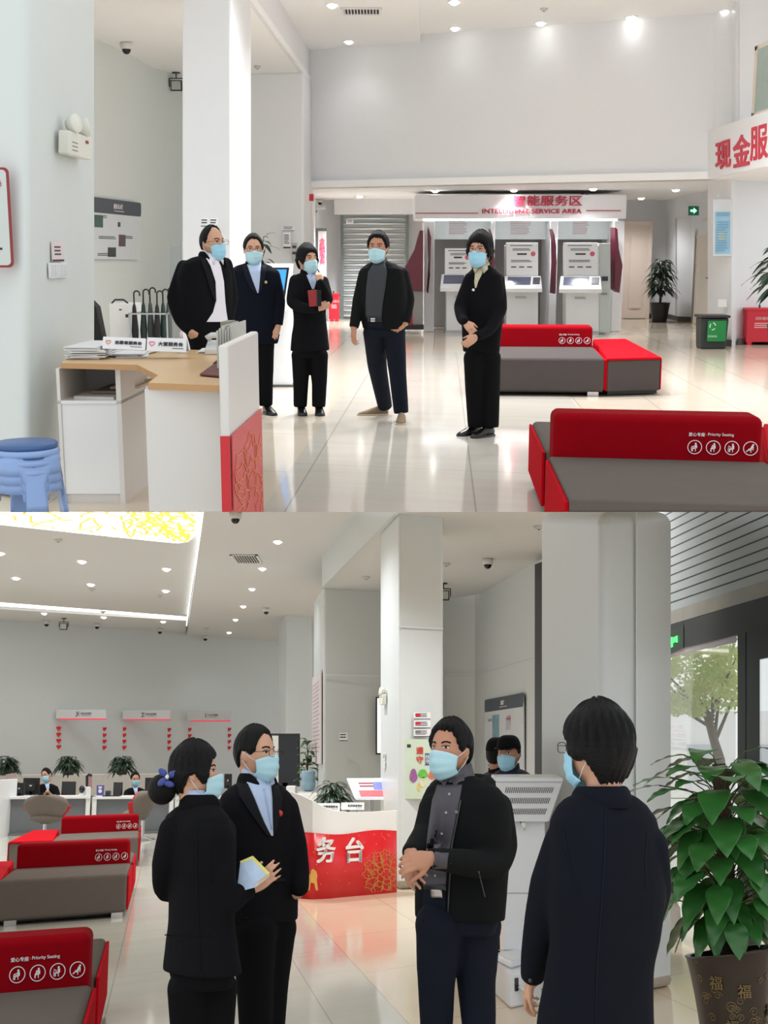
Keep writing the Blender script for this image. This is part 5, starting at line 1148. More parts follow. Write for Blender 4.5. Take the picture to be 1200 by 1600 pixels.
fs += [[0, 1, 2, 3], [115, 114, 113, 112]]; mb = MB(); mb.add(vs, fs); ban = build(mb, 'red_banner', BANR, rc, smooth=True)
def onban(px, py):                             # point on the banner under a picture position
    p, z = cpt(px); q = p + cur_bulge(px) + V(0, -.034, 0); Yv = q.y; return cur.P(px, py, Yv)
def wrap(o, lift=.012):                        # lay a print on the curved banner
    org = absloc(o)
    for v in o.data.vertices:
        x = v.co.x + org.x
        for (p, q) in zip(fr_, fr_[1:]):
            if p.x <= x <= q.x or q is fr_[-1]: ys = p.y + (q.y - p.y) * (x - p.x) / (q.x - p.x); break
        v.co.y = ys - .02 - lift - org.y + (.0015 if v.co.y > 0 else 0) * 0
for ch, x, w_ in (('服', 467, 33), ('务', 507.5, 34), ('台', 552.5, 34)):
    c = onban(x, 1328); c2 = onban(x + 5, 1328); u = unit(V(c2.x - c.x, c2.y - c.y, 0)); text(ch, 'character', c, u, UP, .27, mat('white_banner_letter', (240, 238, 240), .5), ban, bold=.035, width=w_ / 137 * .98, base=.02); wrap(bpy.data.objects[ban.children[-1].name])
mb = MB(); c0 = onban(604, 1366); peony(mb, lambda x, y: onban(604 + x * 136, 1366) + UP * y, 0, 0, .27, .008, V(0, -1, 0), .003, random.Random(4)); keep_inside(mb, lambda p: p.z < zbt - .12 and p.z > .02 and p.x < fr_[-1].x - .005); wrap(build(mb, 'peony_print', mat('gold_foil', (226, 170, 84), .4), ban), .006)
# golden ox print
OX = [(474, 1391), (477, 1380), (475, 1372), (479, 1366), (485, 1366), (486, 1360), (489, 1357), (494, 1361), (496, 1368), (495, 1375), (497, 1391), (493.5, 1391), (491, 1380), (486, 1379), (484, 1391), (481, 1391), (481, 1380), (478, 1383), (477, 1391)]
mb = MB(); pts = [onban(p, q) for p, q in OX]; mb.slab(pts, V(0, -.004, 0)); build(mb, 'ox_print', mat('gold_foil', (226, 170, 84), .4), ban)
mb = MB(); rr = random.Random(9)
for i in range(60):
    x = rr.uniform(478, 614); y = rr.uniform(1302, 1386); c = onban(x, y); mb.disc(c, rr.uniform(.003, .006), V(0, -1, 0), .003, 6)
build(mb, 'gold_specks', mat('gold_foil', (226, 170, 84), .4), ban)
# things on the reception counter
mb = MB(); a, b = Q(490, 133, 0), Q(592, 129, 0); zt4 = H(1266, 131); mb.slab([V(p.x, p.y, zt4 - .12) for p in (a, b, b + V(0, .6, 0), a + V(0, .6, 0))], UP * .04); build(mb, 'inner_worktop', OAK, rc)
sa = desk_sign('left desk sign with heart outline on the reception counter', 494, 1254, 531, 1267.5, 131, '志愿者服务台', PRINT)
sb2 = desk_sign('right desk sign without heart on the reception counter', 533, 1253, 569, 1265.5, 131, '反洗钱咨询台', None)
c = Q(519, 126, zt4 - .08); t = thing('potted_plant', 'bushy potted plant on the reception counter', 'plant', c); pot(t, c, .07, .1, .14, BLACK); foliage(t, c + UP * .1, .15, .30, 120, .22, .06, DKGREEN, rnd=random.Random(17), droop=.7)
t = thing('tilted_screen', 'white-framed tilted screen with red and blue page behind the counter', 'screen', Q(570, 122, 0))
p0, p1, p2, p3 = [pp(p, q, 122, o_) for p, q, o_ in ((555, 1250, .22), (606, 1250, .22), (606, 1215.5, 0), (541, 1216, 0))]
build(MB().slab([p0, p1, p2, p3], V(0, .05, 0)), 'frame', WHITEM, t, bevel=.01); n_ = (p1 - p0).cross(p3 - p0).normalized()
def inq(f, g): return p0.lerp(p1, f).lerp(p3.lerp(p2, f), g) 
def qp(f0, g0, f1, g1, off): return MB().slab([inq(f0, g0) + n_ * off, inq(f1, g0) + n_ * off, inq(f1, g1) + n_ * off, inq(f0, g1) + n_ * off], n_ * .003)
build(qp(.04, .08, .97, .93, .002), 'display', mat('pale_blue_display', (196, 206, 226), .3, emit=.35), t)
build(qp(.2, .14, .97, .42, .006), 'page_red_block', mat('page_red', (206, 96, 104), .4, emit=.25, var=.3, nscale=9), t); build(qp(.62, .45, .97, .8, .006), 'page_blue_block', mat('page_blue', (120, 130, 216), .4, emit=.3, var=.4, nscale=7), t)
mb = MB(); lines(mb, inq(.25, .78) + n_ * .006, unit(p1 - p0), unit(p3 - p0), .22, .10, 2, .002); build(mb, 'page_lettering', mat('page_red_dark', (168, 60, 70), .5), t)
build(MB().tube([Q(580, 122, 0) + V(0, .1, 0), Q(580, 122, H(1245, 122)) + V(0, .1, 0)], .03, 10), 'stand', STEEL, t)
# ---- things on the columns
BF = ((492, 82.5), (505, 91)); o, u, v, n = LW(491, 1193, *BF); e = LW(504.5, 1193, *BF)[0]; tp_ = LW(498, 1112, *BF)[0]
t = sign_plate('wall_notice', 'tall narrow pinkish notice on the side face of the third column', 'notice', o + n * .02, u, v, (e - o).length, (tp_ - o).length, mat('pale_rose_notice', (218, 212, 214), .5), .02, .01)
mb = MB(); L_ = (e - o).length; Hh = (tp_ - o).length; lines(mb, o + n * .02 + u * L_ * .1 + v * Hh * .9, u, v, L_ * .8, Hh * .8, 18, .021); build(mb, 'printed_lines', mat('faint_rose_print', (196, 168, 172), .5), t)
small_notice('small white notice with black mark on the wide column', 530, 1145, 543, 1158, 91, 2)
t = thing('light_box_display', 'glowing white display with black frame half behind the main column', 'display', pp(606, 1179, 90, .1))
mb = MB(); prect(mb, 587, 1089, 640, 1179, 89.5, .06, .10); build(mb, 'frame', BLACK, t, bevel=.006); mb = MB(); prect(mb, 589.5, 1091, 637, 1176.5, 89.5, .01, .115); build(mb, 'lit_face', mat('glowing_white_face', (252, 252, 252), .4, emit=.75, var=0), t)
PF = ((594, 121.5), (623, 133)); w, u, v, n = LW(603, 1094, *PF); emergency_light(w + n * .01, u, 'twin-head emergency light on the side face of the main column', .85, UP=v)
w, u, v, n = LW(601, 1188, *PF); t = sign_plate('switch_notice', 'small white switch plate and notice on the side of the main column', 'notice', w + n * .01, u, v, .14, .09, WHITE, .01); mb = MB(); lines(mb, w + n * .01 + u * .03 + v * .07, u, v, .08, .05, 2, .011); build(mb, 'printed_lines', PRINT, t)
w, u, v, n = LW(601, 1200, *PF); t = sign_plate('switch_plate', 'lower white switch plate on the side of the main column', 'switch', w + n * .01, u, v, .14, .08, WHITE, .012)
for i, (y0, y1) in enumerate(((1113, 1124), (1126, 1138), (1139.5, 1151.5))):
    t = small_notice('small white information plate, %s of three on the main column' % ('top', 'middle', 'bottom')[i], 646.5, y0, 672.5, y1, 132.5, 3 if i < 2 else 4, bar=True)
    mb = MB(); prect(mb, 649, y0 + 2, 657, y0 + 6, 132.5, .004, .032); build(mb, 'red_mark', RED if i < 2 else mat('grey_print', (120, 122, 120), .6), t)
t = thing('pale_green_poster', 'pale green poster with red characters and cartoon drawing on the main column', 'poster', pp(661, 1248, 132.5, .02))
mb = MB(); prect(mb, 632, 1155, 690, 1248, 132.5, .01, .02); build(mb, 'sheet', mat('pale_green_sheet', (200, 216, 196), .5, var=.05), t)
mb = MB(); prect(mb, 631.5, 1154, 691, 1249, 132.5, .008, .010); build(mb, 'mount', mat('ivory_mount', (206, 208, 190), .5), t)
RC_ = mat('vermilion_character', (206, 48, 36), .5)
text('遵', 'character', pp(656, 1172.5, 132.5, .022), X, UP, .085, RC_, t, bold=.02); text('守', 'character', pp(656, 1187, 132.5, .022), X, UP, .085, RC_, t, bold=.02)
mb = MB(); prect(mb, 664, 1177, 672, 1196, 132.5, .003, .023); build(mb, 'blue_block', mat('indigo_block', (70, 84, 150), .5), t); text('秩序', 'character', pp(668, 1186.5, 132.5, .024), X, UP, .11, WPRINT, t, vert=True)
for (x0, y0, x1, y1, c_, n_) in ((640, 1201, 652, 1223, (150, 90, 150), 'figure_patch'), (653, 1202, 668, 1216, (104, 186, 70), 'bush_patch'), (656, 1214, 666, 1230, (214, 214, 180), 'path_patch'), (669, 1204, 682, 1218, (206, 110, 90), 'flower_patch'), (652, 1224, 657, 1236, (224, 186, 90), 'ground_patch')):
    mb = MB(); cx, cy = (x0 + x1) / 2, (y0 + y1) / 2; pslab(mb, [(cx + (x1 - x0) / 2 * math.cos(a) * (1 + .15 * math.sin(3 * a)), cy + (y1 - y0) / 2 * math.sin(a)) for a in [2 * PI * k / 14 for k in range(14)]], 132.5, .004, .026); build(mb, n_, mat('poster_%d_%d_%d' % c_, c_, .5, var=.5, nscale=30), t)
mb = MB(); prect(mb, 636, 1163, 642, 1168, 132.5, .003, .023); build(mb, 'seal_mark', PRINT, t)
# notice board on the alcove side wall
NB = ((742, 86), (836, 105)); o, u, v, n = LW(761, 1205, *NB); e = LW(822, 1205, *NB)[0]; tp_ = LW(790, 1101, *NB)[0]; 
notice_board('white notice board with slate header in the alcove behind the capped men', o + n * .02, u, (e - o).length, 1.26, '服务栏', [(.22, .45, .18, .32, (120, 160, 176)), (.58, .55, .12, .16, (186, 176, 190)), (.6, .68, .10, .06, (200, 150, 160))], UP=v)
# ---- kiosk seen from behind
s_ = 234
t = thing('information_kiosk', 'white information kiosk seen from behind with slotted tilted head and key', 'kiosk', Q(825, s_, 0))
a, b = Q(788, s_, 0), Q(858, s_, 0); w = b.x - a.x; zk = H(1276, s_)
build(MB().box(a, X * w, V(0, .3, 0), UP * zk), 'body', WHITEM, t, bevel=.015)
q = [pp(770, 1284, s_, .10), pp(858, 1284, s_, .10), pp(880, 1222, s_, -.12), pp(775, 1222, s_, -.12)]
build(MB().slab(q, V(0, .09, .0)), 'tilted_head', WHITEM, t, bevel=.012); n_ = (q[1] - q[0]).cross(q[3] - q[0]).normalized()
build(MB().slab([q[3] + UP * .0, q[2], q[2] + V(0, .4, .02), q[3] + V(0, .4, .02)], UP * .03), 'head_top', WHITEM, t, bevel=.008)
mb = MB()
for r_ in range(3):
    for k in range(24):
        f = .16 + .031 * k; g = .18 + .27 * r_
        def hq(f, g): return q[0].lerp(q[1], f).lerp(q[3].lerp(q[2], f), g)
        c1, c2 = hq(f, g), hq(f + .006, g + .14); d_ = unit(q[1] - q[0]) * .0035; mb.slab([c1 - d_ + n_ * .0005, c1 + d_ + n_ * .0005, c2 + d_ + n_ * .0005, c2 - d_ + n_ * .0005], n_ * .002)
sl = build(mb, 'vent_slots', mat('slot_shadow_grey', (110, 112, 112), .6), t); sl['kind'] = 'stuff'
kz = pp(815, 1281, s_, .02); mb = MB(); mb.lathe(kz, [(.001, 0), (.022, 0), (.022, .02), (.001, .022)], 14, V(0, -1, 0)); lk = build(mb, 'lock', BLACK, t)
mb = MB(); mb.tube([kz + V(0, -.03, 0), kz + V(.012, -.035, -.05), kz + V(.018, -.035, -.075)], [.006, .009, .004], 6); mb.disc(kz + V(.008, -.04, -.03), .014, V(0, -1, 0), .003, 12); build(mb, 'key', CHROME, lk)
mb = MB(); prect(mb, 788, 1395, 858, 1396.2, s_, .004, .004); prect(mb, 826, 1399, 832, 1401, s_, .006, .006); prect(mb, 765, 1484, 858, 1485.4, s_, .004, .004); build(mb, 'panel_seam', mat('seam_grey', (168, 170, 172), .5), t)
# floor box with plug in front of the kiosk
t = thing('machine_base_box', 'white plastic box with black socket on the floor in front of the kiosk', 'box', cur.F(800, 1560))
fr = [cur.F(796, 1577), cur.F(852, 1566), cur.F(836, 1530), cur.F(768, 1555)]; zq = H(1516, 250)
zq = .215
mb = MB(); P1, P2, P0 = cur.F(797, 1577), cur.F(846, 1566), cur.F(766, 1548); P3 = P0 + (P2 - P1)
build(MB().slab([P1, P2, P3, P0], UP * zq), 'case', WHITEM, t, bevel=.02); u_ = unit(P2 - P1); n2 = u_.cross(UP)
build(MB().slab([P0.lerp(P1, .2) + UP * zq, P1.lerp(P0, .2).lerp(P2, .15) + UP * zq, P2.lerp(P3, .3) + UP * zq, P3.lerp(P2, .2) + UP * zq], UP * .05), 'raised_lid', WHITEM, t, bevel=.02)
so = P1 + u_ * .05 + UP * .10; sk = build(MB().rplate(so, u_, UP, .035, .08, .004, .006, .001), 'socket_hole', BLACK, t)
CB = mat('white_cable', (218, 218, 216), .4); mb = MB(); mb.tube([so + u_ * .03 + n2 * .01 + UP * .03, so + u_ * .07 + n2 * .05 - UP * .02, so + u_ * .14 + n2 * .07 - UP * .07, so + u_ * .2 + n2 * .10 - UP * .085], .012, 10); cb = build(mb, 'power_cable', CB, t, smooth=True)
mb = MB()
for k in range(4): c = so + u_ * (.06 + .035 * k) + n2 * (.045 + .012 * k) + UP * (-.008 - .022 * k); mb.tube([c, c + u_ * .006 - UP * .004], .0135, 10)
build(mb, 'cable_band', BLACK, cb)
# ---- exit sign on the header, street outside
t = thing('exit_sign', 'green exit sign on the dark door header beside the right column', 'exit sign', gw(1058, 2.5)); zA, zB = 2.47, 2.66
a0, a1, b1_, b0_ = gw(1040, 2.47, .09), gw(1064, 2.50, .09), gw(1064, 2.70, .09), gw(1040, 2.68, .09); build(MB().slab([a0, a1, b1_, b0_], V(0, .05, 0)), 'case', mat('exit_case_dark_green', (10, 40, 26), .35, emit=.2), t)
mb = MB(); uu = unit(a1 - a0); nn_ = uu.cross(UP); mm = (a0 + a1 + b1_ + b0_) / 4
for x_, w_, h_, z_ in ((-.02, .035, .05, 0), (.025, .03, .05, 0), (.062, .035, .06, -.005), (-.075, .05, .09, -.01)): mb.cbox(mm + uu * x_ + UP * z_ + nn_ * .008, w_, .004, h_, uu, V(0, 1, 0))
build(mb, 'lit_symbol', mat('exit_lime_glow', (70, 230, 110), .4, emit=1.4), t)
# outside: pavement, pale building, tree
mb = MB(); g0 = Q(1040, 150, -.02); mb.slab([V(2.0, 9.5, -.16), V(30, 9.5, -.16), V(30, 60, -.16), V(9, 60, -.16)], UP * .02); gnd = build(mb, 'pavement', mat('pale_pavement', (244, 242, 240), .8, var=.03)); gnd['kind'] = 'structure'
t = thing('street_building', 'pale washed-out building beyond the trees across the street', 'building', V(14, 55, -.1))
mb = MB(); mb.box(V(6, 55, -.1), X * 30, V(0, 3, 0), UP * 3.6); build(mb, 'wall', mat('chalk_white_wall', (250, 248, 249), .8), t)
mb = MB()
for k in range(7): mb.box(V(8 + 2.4 * k, 54.9, .6), X * 1.3, V(0, .1, 0), UP * 1.5)
build(mb, 'window_strip', mat('pale_window_grey', (206, 210, 216), .4), t)
t = thing('street_tree', 'bright green street tree seen through the glass beside the column', 'tree', V(7.4, 30, -.1))
c = cur.P(1085, 1060, 30.0); mb = MB(); base = V(c.x + .4, 30, -.1); mb.tube([base, base + V(.1, 0, 1.6), base + V(-.2, 0, 2.8)], [.16, .12, .07], 10)
for k in range(9):
    a = k * .7; mb.tube([base + V(0, 0, 2.0 + .1 * k), c + V(math.cos(a) * 1.1, math.sin(a) * .8, .5 * math.sin(k * 1.7))], [.05, .015], 6)
build(mb, 'trunk', mat('grey_bark', (96, 84, 70), .9), t, smooth=True)
rr = random.Random(77); TL = mat('daylight_toned_leaf', (206, 232, 148), .6, var=.35, nscale=1.5); mb = MB()  # leaf colour lightened to stand in for outdoor daylight
cl = [(rr.uniform(1030, 1150), rr.uniform(1012, 1100), rr.uniform(.35, .6)) for _ in range(34)] + [(rr.uniform(1035, 1110), rr.uniform(1100, 1120), .25) for _ in range(5)]
for x_, y_, r_ in cl:
    cc = cur.P(x_, y_, 30 + rr.uniform(-1, 1))
    for k in range(150):
        d = V(rr.gauss(0, 1), rr.gauss(0, 1), rr.gauss(0, 1)).normalized() * r_ * rr.uniform(.3, 1.05); p = cc + V(d.x, d.y, d.z * .6); a = rr.uniform(0, 6.28); q_ = rr.uniform(.03, .055)
        u1 = V(math.cos(a), rr.uniform(-.4, .4), math.sin(a)) * q_; v1 = V(-math.sin(a), rr.uniform(-.4, .4), math.cos(a)) * q_ * .6
        mb.add([p - u1, p - v1, p + u1, p + v1], [[0, 1, 2, 3]])
build(mb, 'foliage', TL, t)
for i, (x_, y_, s2, z0, z1) in enumerate(((1052, 1080, 200, 0.0, 1.02),)):
    mb = MB(); a, b = gw(1053, -.14, -1.6), gw(1078, -.14, -1.6); mb.slab([a, b, b + UP * 1.19, a + UP * 1.19], V(0, .04, 0)); q_ = build(mb, 'outdoor_panel', mat('frosted_grey_panel', (196, 196, 196), .3)); tag(q_, 'frosted grey board standing outside behind the potted plant', 'board')
mb = MB(); a, b = gw(1050, 0, -.6), gw(1092, 0, -.6); mb.slab([a, b, b + UP * .28, a + V(.1, 0, .42), a + UP * .42], V(0, .3, 0)); q_ = build(mb, 'door_mat_roll', mat('slate_blue_vinyl', (62, 76, 88), .5), bevel=.02); tag(q_, 'slate blue kerb block on the floor behind the big flower pot', 'block')
# ---- the big potted pothos at the right
c = Q(1150, 322, 0); POTM = mat('brown_glazed_ceramic', (44, 34, 27), .3, var=.3, nscale=5)
t = thing('potted_plant', 'tall climbing plant with large heart-shaped leaves in a tall brown glazed pot', 'plant', c)
zr = .585; r1 = .215; r0 = .15
def prad(z): return r0 + (r1 - r0) * (z / zr) ** 1.6
slant = lambda a: .035 * math.sin(a + 2.2)
mb = MB(); rings = []
for z in [0, .02] + [zr * k / 12 for k in range(1, 13)]:
    rings.append([c + V(prad(z) * math.cos(a), prad(z) * math.sin(a), z + slant(a) * (z / zr) ** 4) for a in [2 * PI * k / 44 for k in range(44)]])
rings.append([c + V((r1 + .008) * math.cos(a), (r1 + .008) * math.sin(a), zr + .012 + slant(a)) for a in [2 * PI * k / 44 for k in range(44)]])
rings.append([c + V((r1 - .012) * math.cos(a), (r1 - .012) * math.sin(a), zr + .012 + slant(a)) for a in [2 * PI * k / 44 for k in range(44)]])
rings.append([c + V((r1 - .02) * math.cos(a), (r1 - .02) * math.sin(a), zr - .08) for a in [2 * PI * k / 44 for k in range(44)]])
mb.ring(rings); pt = build(mb, 'pot', POTM, t, smooth=True)
build(MB().lathe(c, [(.001, zr - .09), (r1 - .02, zr - .09), (r1 - .02, zr - .075), (.001, zr - .06)], 24), 'soil', SOIL, t)
def onpot(a, z): r_ = prad(z) + .001; return c + V(r_ * math.sin(a), -r_ * math.cos(a), z)
pn = lambda p: V(p.x - c.x, p.y - c.y, .05).normalized()
GOLDP = mat('dull_gold_relief', (112, 92, 56), .45, metal=.3); mb = MB(); rr = random.Random(14)
for k in range(34):
    a0, z0 = rr.uniform(-1.25, 1.25), rr.uniform(.16, .50); sg = rr.choice((-1, 1)); R0 = rr.uniform(.016, .03)
    mb.ribbon([onpot(a0 + sg * (R0 * (1 - q / 22.0)) * math.cos(q * .5) / .18, z0 + R0 * (1 - q / 22.0) * math.sin(q * .5)) for q in range(18)], .0035, pn, .0015)
build(mb, 'scroll_relief', GOLDP, pt)
for a0, z0 in ((.05, .435), (-.62, .47), (-.28, .265), (1.0, .33)):
    p = onpot(a0, z0); u = V(math.cos(a0), math.sin(a0), 0); text('福', 'character', p + pn(p) * .001, u, UP, .062, GOLDP, pt, bold=.02, base=.003)
build(MB().tube([c + UP * (zr - .08), c + V(0, 0, 1.35), c + V(-.01, 0, 1.52)], [.045, .045, .035], 12), 'coir_pole', mat('coir_brown', (70, 52, 38), .95, bump=.8), t, smooth=True)
rr = random.Random(41); LB = MAT_LEAF = mat('pothos_leaf', (48, 104, 44), .3, var=.5, nscale=4, spec=.5); GS = mat('green_stem', (60, 84, 40), .6)
mb = MB(); st = MB()
for i in range(132):
    f = (i + .5) / 132; z = .72 + f * .86 + rr.uniform(-.03, .03); a = i * 2.399 + rr.uniform(-.3, .3); rad = (.17 + .11 * math.sin(PI * min(1, f * .9 + .1))) * rr.uniform(.5, 1.25)
    if f > .8: rad *= 1.15
    p = c + V(math.cos(a) * rad, math.sin(a) * rad, z); out = V(math.cos(a), math.sin(a), 0); pitch = -1.0 + 1.0 * f + rr.uniform(-.25, .25)
    if f > .82: pitch = rr.uniform(-.35, .15)
    d = (out * math.cos(pitch) + UP * math.sin(pitch)).normalized(); L_ = rr.uniform(.16, .225)
    leaf(mb, p, d, (out + UP * .9).normalized(), L_, L_ * rr.uniform(.72, .86), rr.uniform(.15, .4), True, 9, rr.uniform(.05, .22))
    q0 = c + V(math.cos(a) * .04, math.sin(a) * .04, z - .10); st.tube([q0, (q0 + p) / 2 + UP * .03, p], .0035, 5)
build(mb, 'leaf_canopy', LB, t, smooth=True, sub=1, solid=.0012); build(st, 'leaf_stalks', GS, t, smooth=True)
# white saucer-like base edge beside the pot
# ================================================================ PEOPLE
SKIN = mat('light_skin', (206, 158, 130), .5, var=.05, spec=.35)
SKIN2 = mat('tan_skin', (186, 134, 106), .5, var=.05, spec=.35)
HAIR = mat('black_hair', (9, 8, 9), .5, var=.3, bump=.6, bscale=60, stretch=(6, 6, 1), spec=.22)
SUIT = mat('black_suit_wool', (13, 13, 17), .9, var=.15, bump=.4, bscale=7, spec=.15)
SUITN = mat('navy_suit_wool', (15, 18, 27), .9, var=.15, bump=.4, bscale=7, spec=.15)
JACK = mat('black_casual_jacket', (9, 11, 12), .85, var=.15, bump=.55, bscale=8, spec=.2)
JEAN = mat('dark_indigo_denim', (15, 20, 33), .85, var=.25, bump=.4, bscale=9, spec=.2)
TROU = mat('black_trouser_wool', (11, 11, 14), .9, var=.12, bump=.4, bscale=8, spec=.15)
SHW = mat('white_shirt_cotton', (232, 228, 234), .7, var=.03, bump=.1, bscale=20)
SHB = mat('pale_blue_shirt_cotton', (178, 194, 222), .7, var=.04, bump=.1, bscale=20)
SHG2 = mat('charcoal_grey_shirt', (74, 70, 76), .6, var=.08, bump=.15, bscale=16)
SHD = mat('dark_slate_shirt', (48, 52, 56), .7, var=.08, bump=.1, bscale=16)
MASK = mat('light_blue_mask', (176, 216, 226), .7, var=.03)
MASKE = mat('white_mask_edge', (222, 232, 236), .7)
EYEW = mat('eye_white', (222, 214, 208), .4); EYED = mat('dark_iris', (26, 18, 14), .25)
SHOEB = mat('black_leather_shoe', (16, 14, 14), .3); SHOET = mat('tan_suede_shoe', (128, 106, 82), .8); SOLE = mat('pale_rubber_sole', (196, 180, 156), .7)
GLS = mat('dark_metal_glasses', (30, 28, 30), .3, metal=.5)

def remesh(mb, vox, smooth=4, fac=.5):
    me = bpy.data.meshes.new('tmp'); me.from_pydata([tuple(p) for p in mb.v], [], mb.f); me.validate()
    bm = bmesh.new(); bm.from_mesh(me); bmesh.ops.recalc_face_normals(bm, faces=bm.faces); bm.to_mesh(me); bm.free()
    o = bpy.data.objects.new('tmp', me); COL.objects.link(o)
    md = o.modifiers.new('r', 'REMESH'); md.mode = 'VOXEL'; md.voxel_size = vox; md.adaptivity = 0
    md = o.modifiers.new('s', 'SMOOTH'); md.factor = fac; md.iterations = smooth
    dg = bpy.context.evaluated_depsgraph_get(); dg.update()
    r = bpy.data.meshes.new_from_object(o.evaluated_get(dg)); bpy.data.objects.remove(o); bpy.data.meshes.remove(me)
    for f in r.polygons: f.use_smooth = True
    return r
def put(me, name, m, root):
    org = absloc(root); me.transform(Matrix.Translation(-org)); me.materials.clear(); return link_mesh(name, me, m, root, None)
def chain(mb, pts, rs, n=14, flat=1.0):        # limb: tube with balls at the joints
    mb.tube(pts, rs, n, flat)
    for p, r in zip(pts, rs): mb.ball(Vector(p), r, r, r, n=12, m=8)
def dense(pts, rs, k=5):                        # smooth interpolation of a limb polyline
    P, R = [], []
    n = len(pts)
    for i in range(n - 1):
        p0, p1, p2, p3 = pts[max(i - 1, 0)], pts[i], pts[i + 1], pts[min(i + 2, n - 1)]
        for j in range(k):
            t = j / k; m1, m2 = (p2 - p0) * .28, (p3 - p1) * .28
            h = (2 * t ** 3 - 3 * t * t + 1) * p1 + (t ** 3 - 2 * t * t + t) * m1 + (-2 * t ** 3 + 3 * t * t) * p2 + (t ** 3 - t * t) * m2
            P.append(h); R.append(rs[i] + (rs[i + 1] - rs[i]) * t)
    P.append(pts[-1]); R.append(rs[-1]); return P, R
def hand(mb, w, d, nrm, side, curl=.5, k=1.0, spread=.12, thumb=.6):
    # w wrist, d towards the fingertips, nrm out of the back of the hand, side = +1/-1 where the thumb is
    d = d.normalized(); s = nrm.cross(d).normalized() * side; nrm = d.cross(s).normalized() * side; nrm = nrm if nrm.length else UP
    if nrm.dot(nrm) < .5: nrm = UP
    L = .088 * k; rings = []
    for f, wd, th in ((-.15, .030, .022), (0, .032, .022), (.35, .041, .019), (.75, .043, .016), (1.0, .040, .013)):
        c = w + d * L * f; rings.append([c + s * wd * k * math.cos(2 * PI * q / 14) + nrm * th * k * math.sin(2 * PI * q / 14) for q in range(14)])
    mb.ring(rings)
    for i, (o, l, r) in enumerate(((.030, .95, .0092), (.0105, 1.05, .0096), (-.010, .98, .0092), (-.030, .78, .0080))):
        b = w + d * L * .92 + s * o * k; dd = (d + s * spread * (1.5 - i) * .6).normalized(); ang = 0; pts = [b - dd * .012 * k]; rs = [r * k * 1.05]
        p = b
        for seg, (ln, c_) in enumerate(((.042, .35), (.027, .9), (.022, .7))):
            ang += curl * c_ * (1 + .12 * i); v = dd * math.cos(ang) - nrm * math.sin(ang); p = p + v * ln * l * k; pts.append(p); rs.append(r * k * (1 - .1 * (seg + 1)))
        chain(mb, pts, rs, 10)
    b = w + d * L * .22 + s * .024 * k - nrm * .004 * k; v1 = (d * .75 + s * thumb - nrm * .25).normalized(); p1 = b + v1 * .042 * k; v2 = (d * .95 + s * thumb * .35 - nrm * (.25 + curl * .4)).normalized(); p2 = p1 + v2 * .032 * k
    chain(mb, [b, p1, p2, p2 + (v2 - nrm * .2).normalized() * .024 * k], [.0145 * k, .0118 * k, .0105 * k, .0085 * k], 10)
def lerp_tab(tab, x):
    if x <= tab[0][0]: return tab[0][1]
    for (a, b), (c, d) in zip(tab, tab[1:]):
        if x <= c: return b + (d - b) * (x - a) / (c - a)
    return tab[-1][1]
def headpt(dx, dy, dz, k):
    x, y, z = dx * .076, dy * .094, dz * .118
    if dz < 0:
        x *= 1 - .34 * (-dz) ** 1.7
        if dy < 0: y *= 1 - .30 * (-dz)
    if dy > 0:
        y *= 1 - .05 * dy; y += .006 * max(0, -dz)
        y += .024 * math.exp(-(x / .0125) ** 2) * (max(0, min(1, (.022 - z) / .05)) if z > -.032 else max(0, 1 + (z + .032) / .014))
        y -= .008 * math.exp(-((abs(x) - .031) / .014) ** 2 - ((z - .010) / .010) ** 2)
        y += .0045 * math.exp(-((abs(x) - .03) / .02) ** 2 - ((z - .030) / .008) ** 2)
        y += .006 * math.exp(-(x / .018) ** 2 - ((z + .056) / .008) ** 2)
    return V(x * k, y * k, z * k)
HAIRLINES = {                                    # height of the hairline by azimuth from the front (degrees) and thickness by height
 'short': ([(0, .086), (25, .088), (42, .078), (54, .056), (62, .012), (76, -.014), (90, .010), (110, -.004), (125, -.05), (180, -.078)], .011),
 'short_front': ([(0, .078), (30, .078), (46, .070), (56, .050), (64, .008), (80, -.014), (90, .008), (110, -.004), (125, -.05), (180, -.078)], .015),
 'balding': ([(0, .125), (50, .112), (72, .062), (80, .01), (88, -.015), (96, .004), (115, -.01), (130, -.05), (180, -.07)], .010),
 'bob': ([(0, .056), (30, .050), (46, .034), (58, -.004), (75, -.045), (95, -.055), (125, -.085), (180, -.100)], .020),
 'bun': ([(0, .058), (28, .052), (44, .034), (56, -.020), (64, -.055), (76, -.040), (90, -.004), (110, -.03), (130, -.08), (180, -.095)], .016),
 'nape': ([(0, .045), (30, .04), (50, .02), (65, -.02), (80, -.04), (95, -.03), (120, -.095), (180, -.125)], .024)}
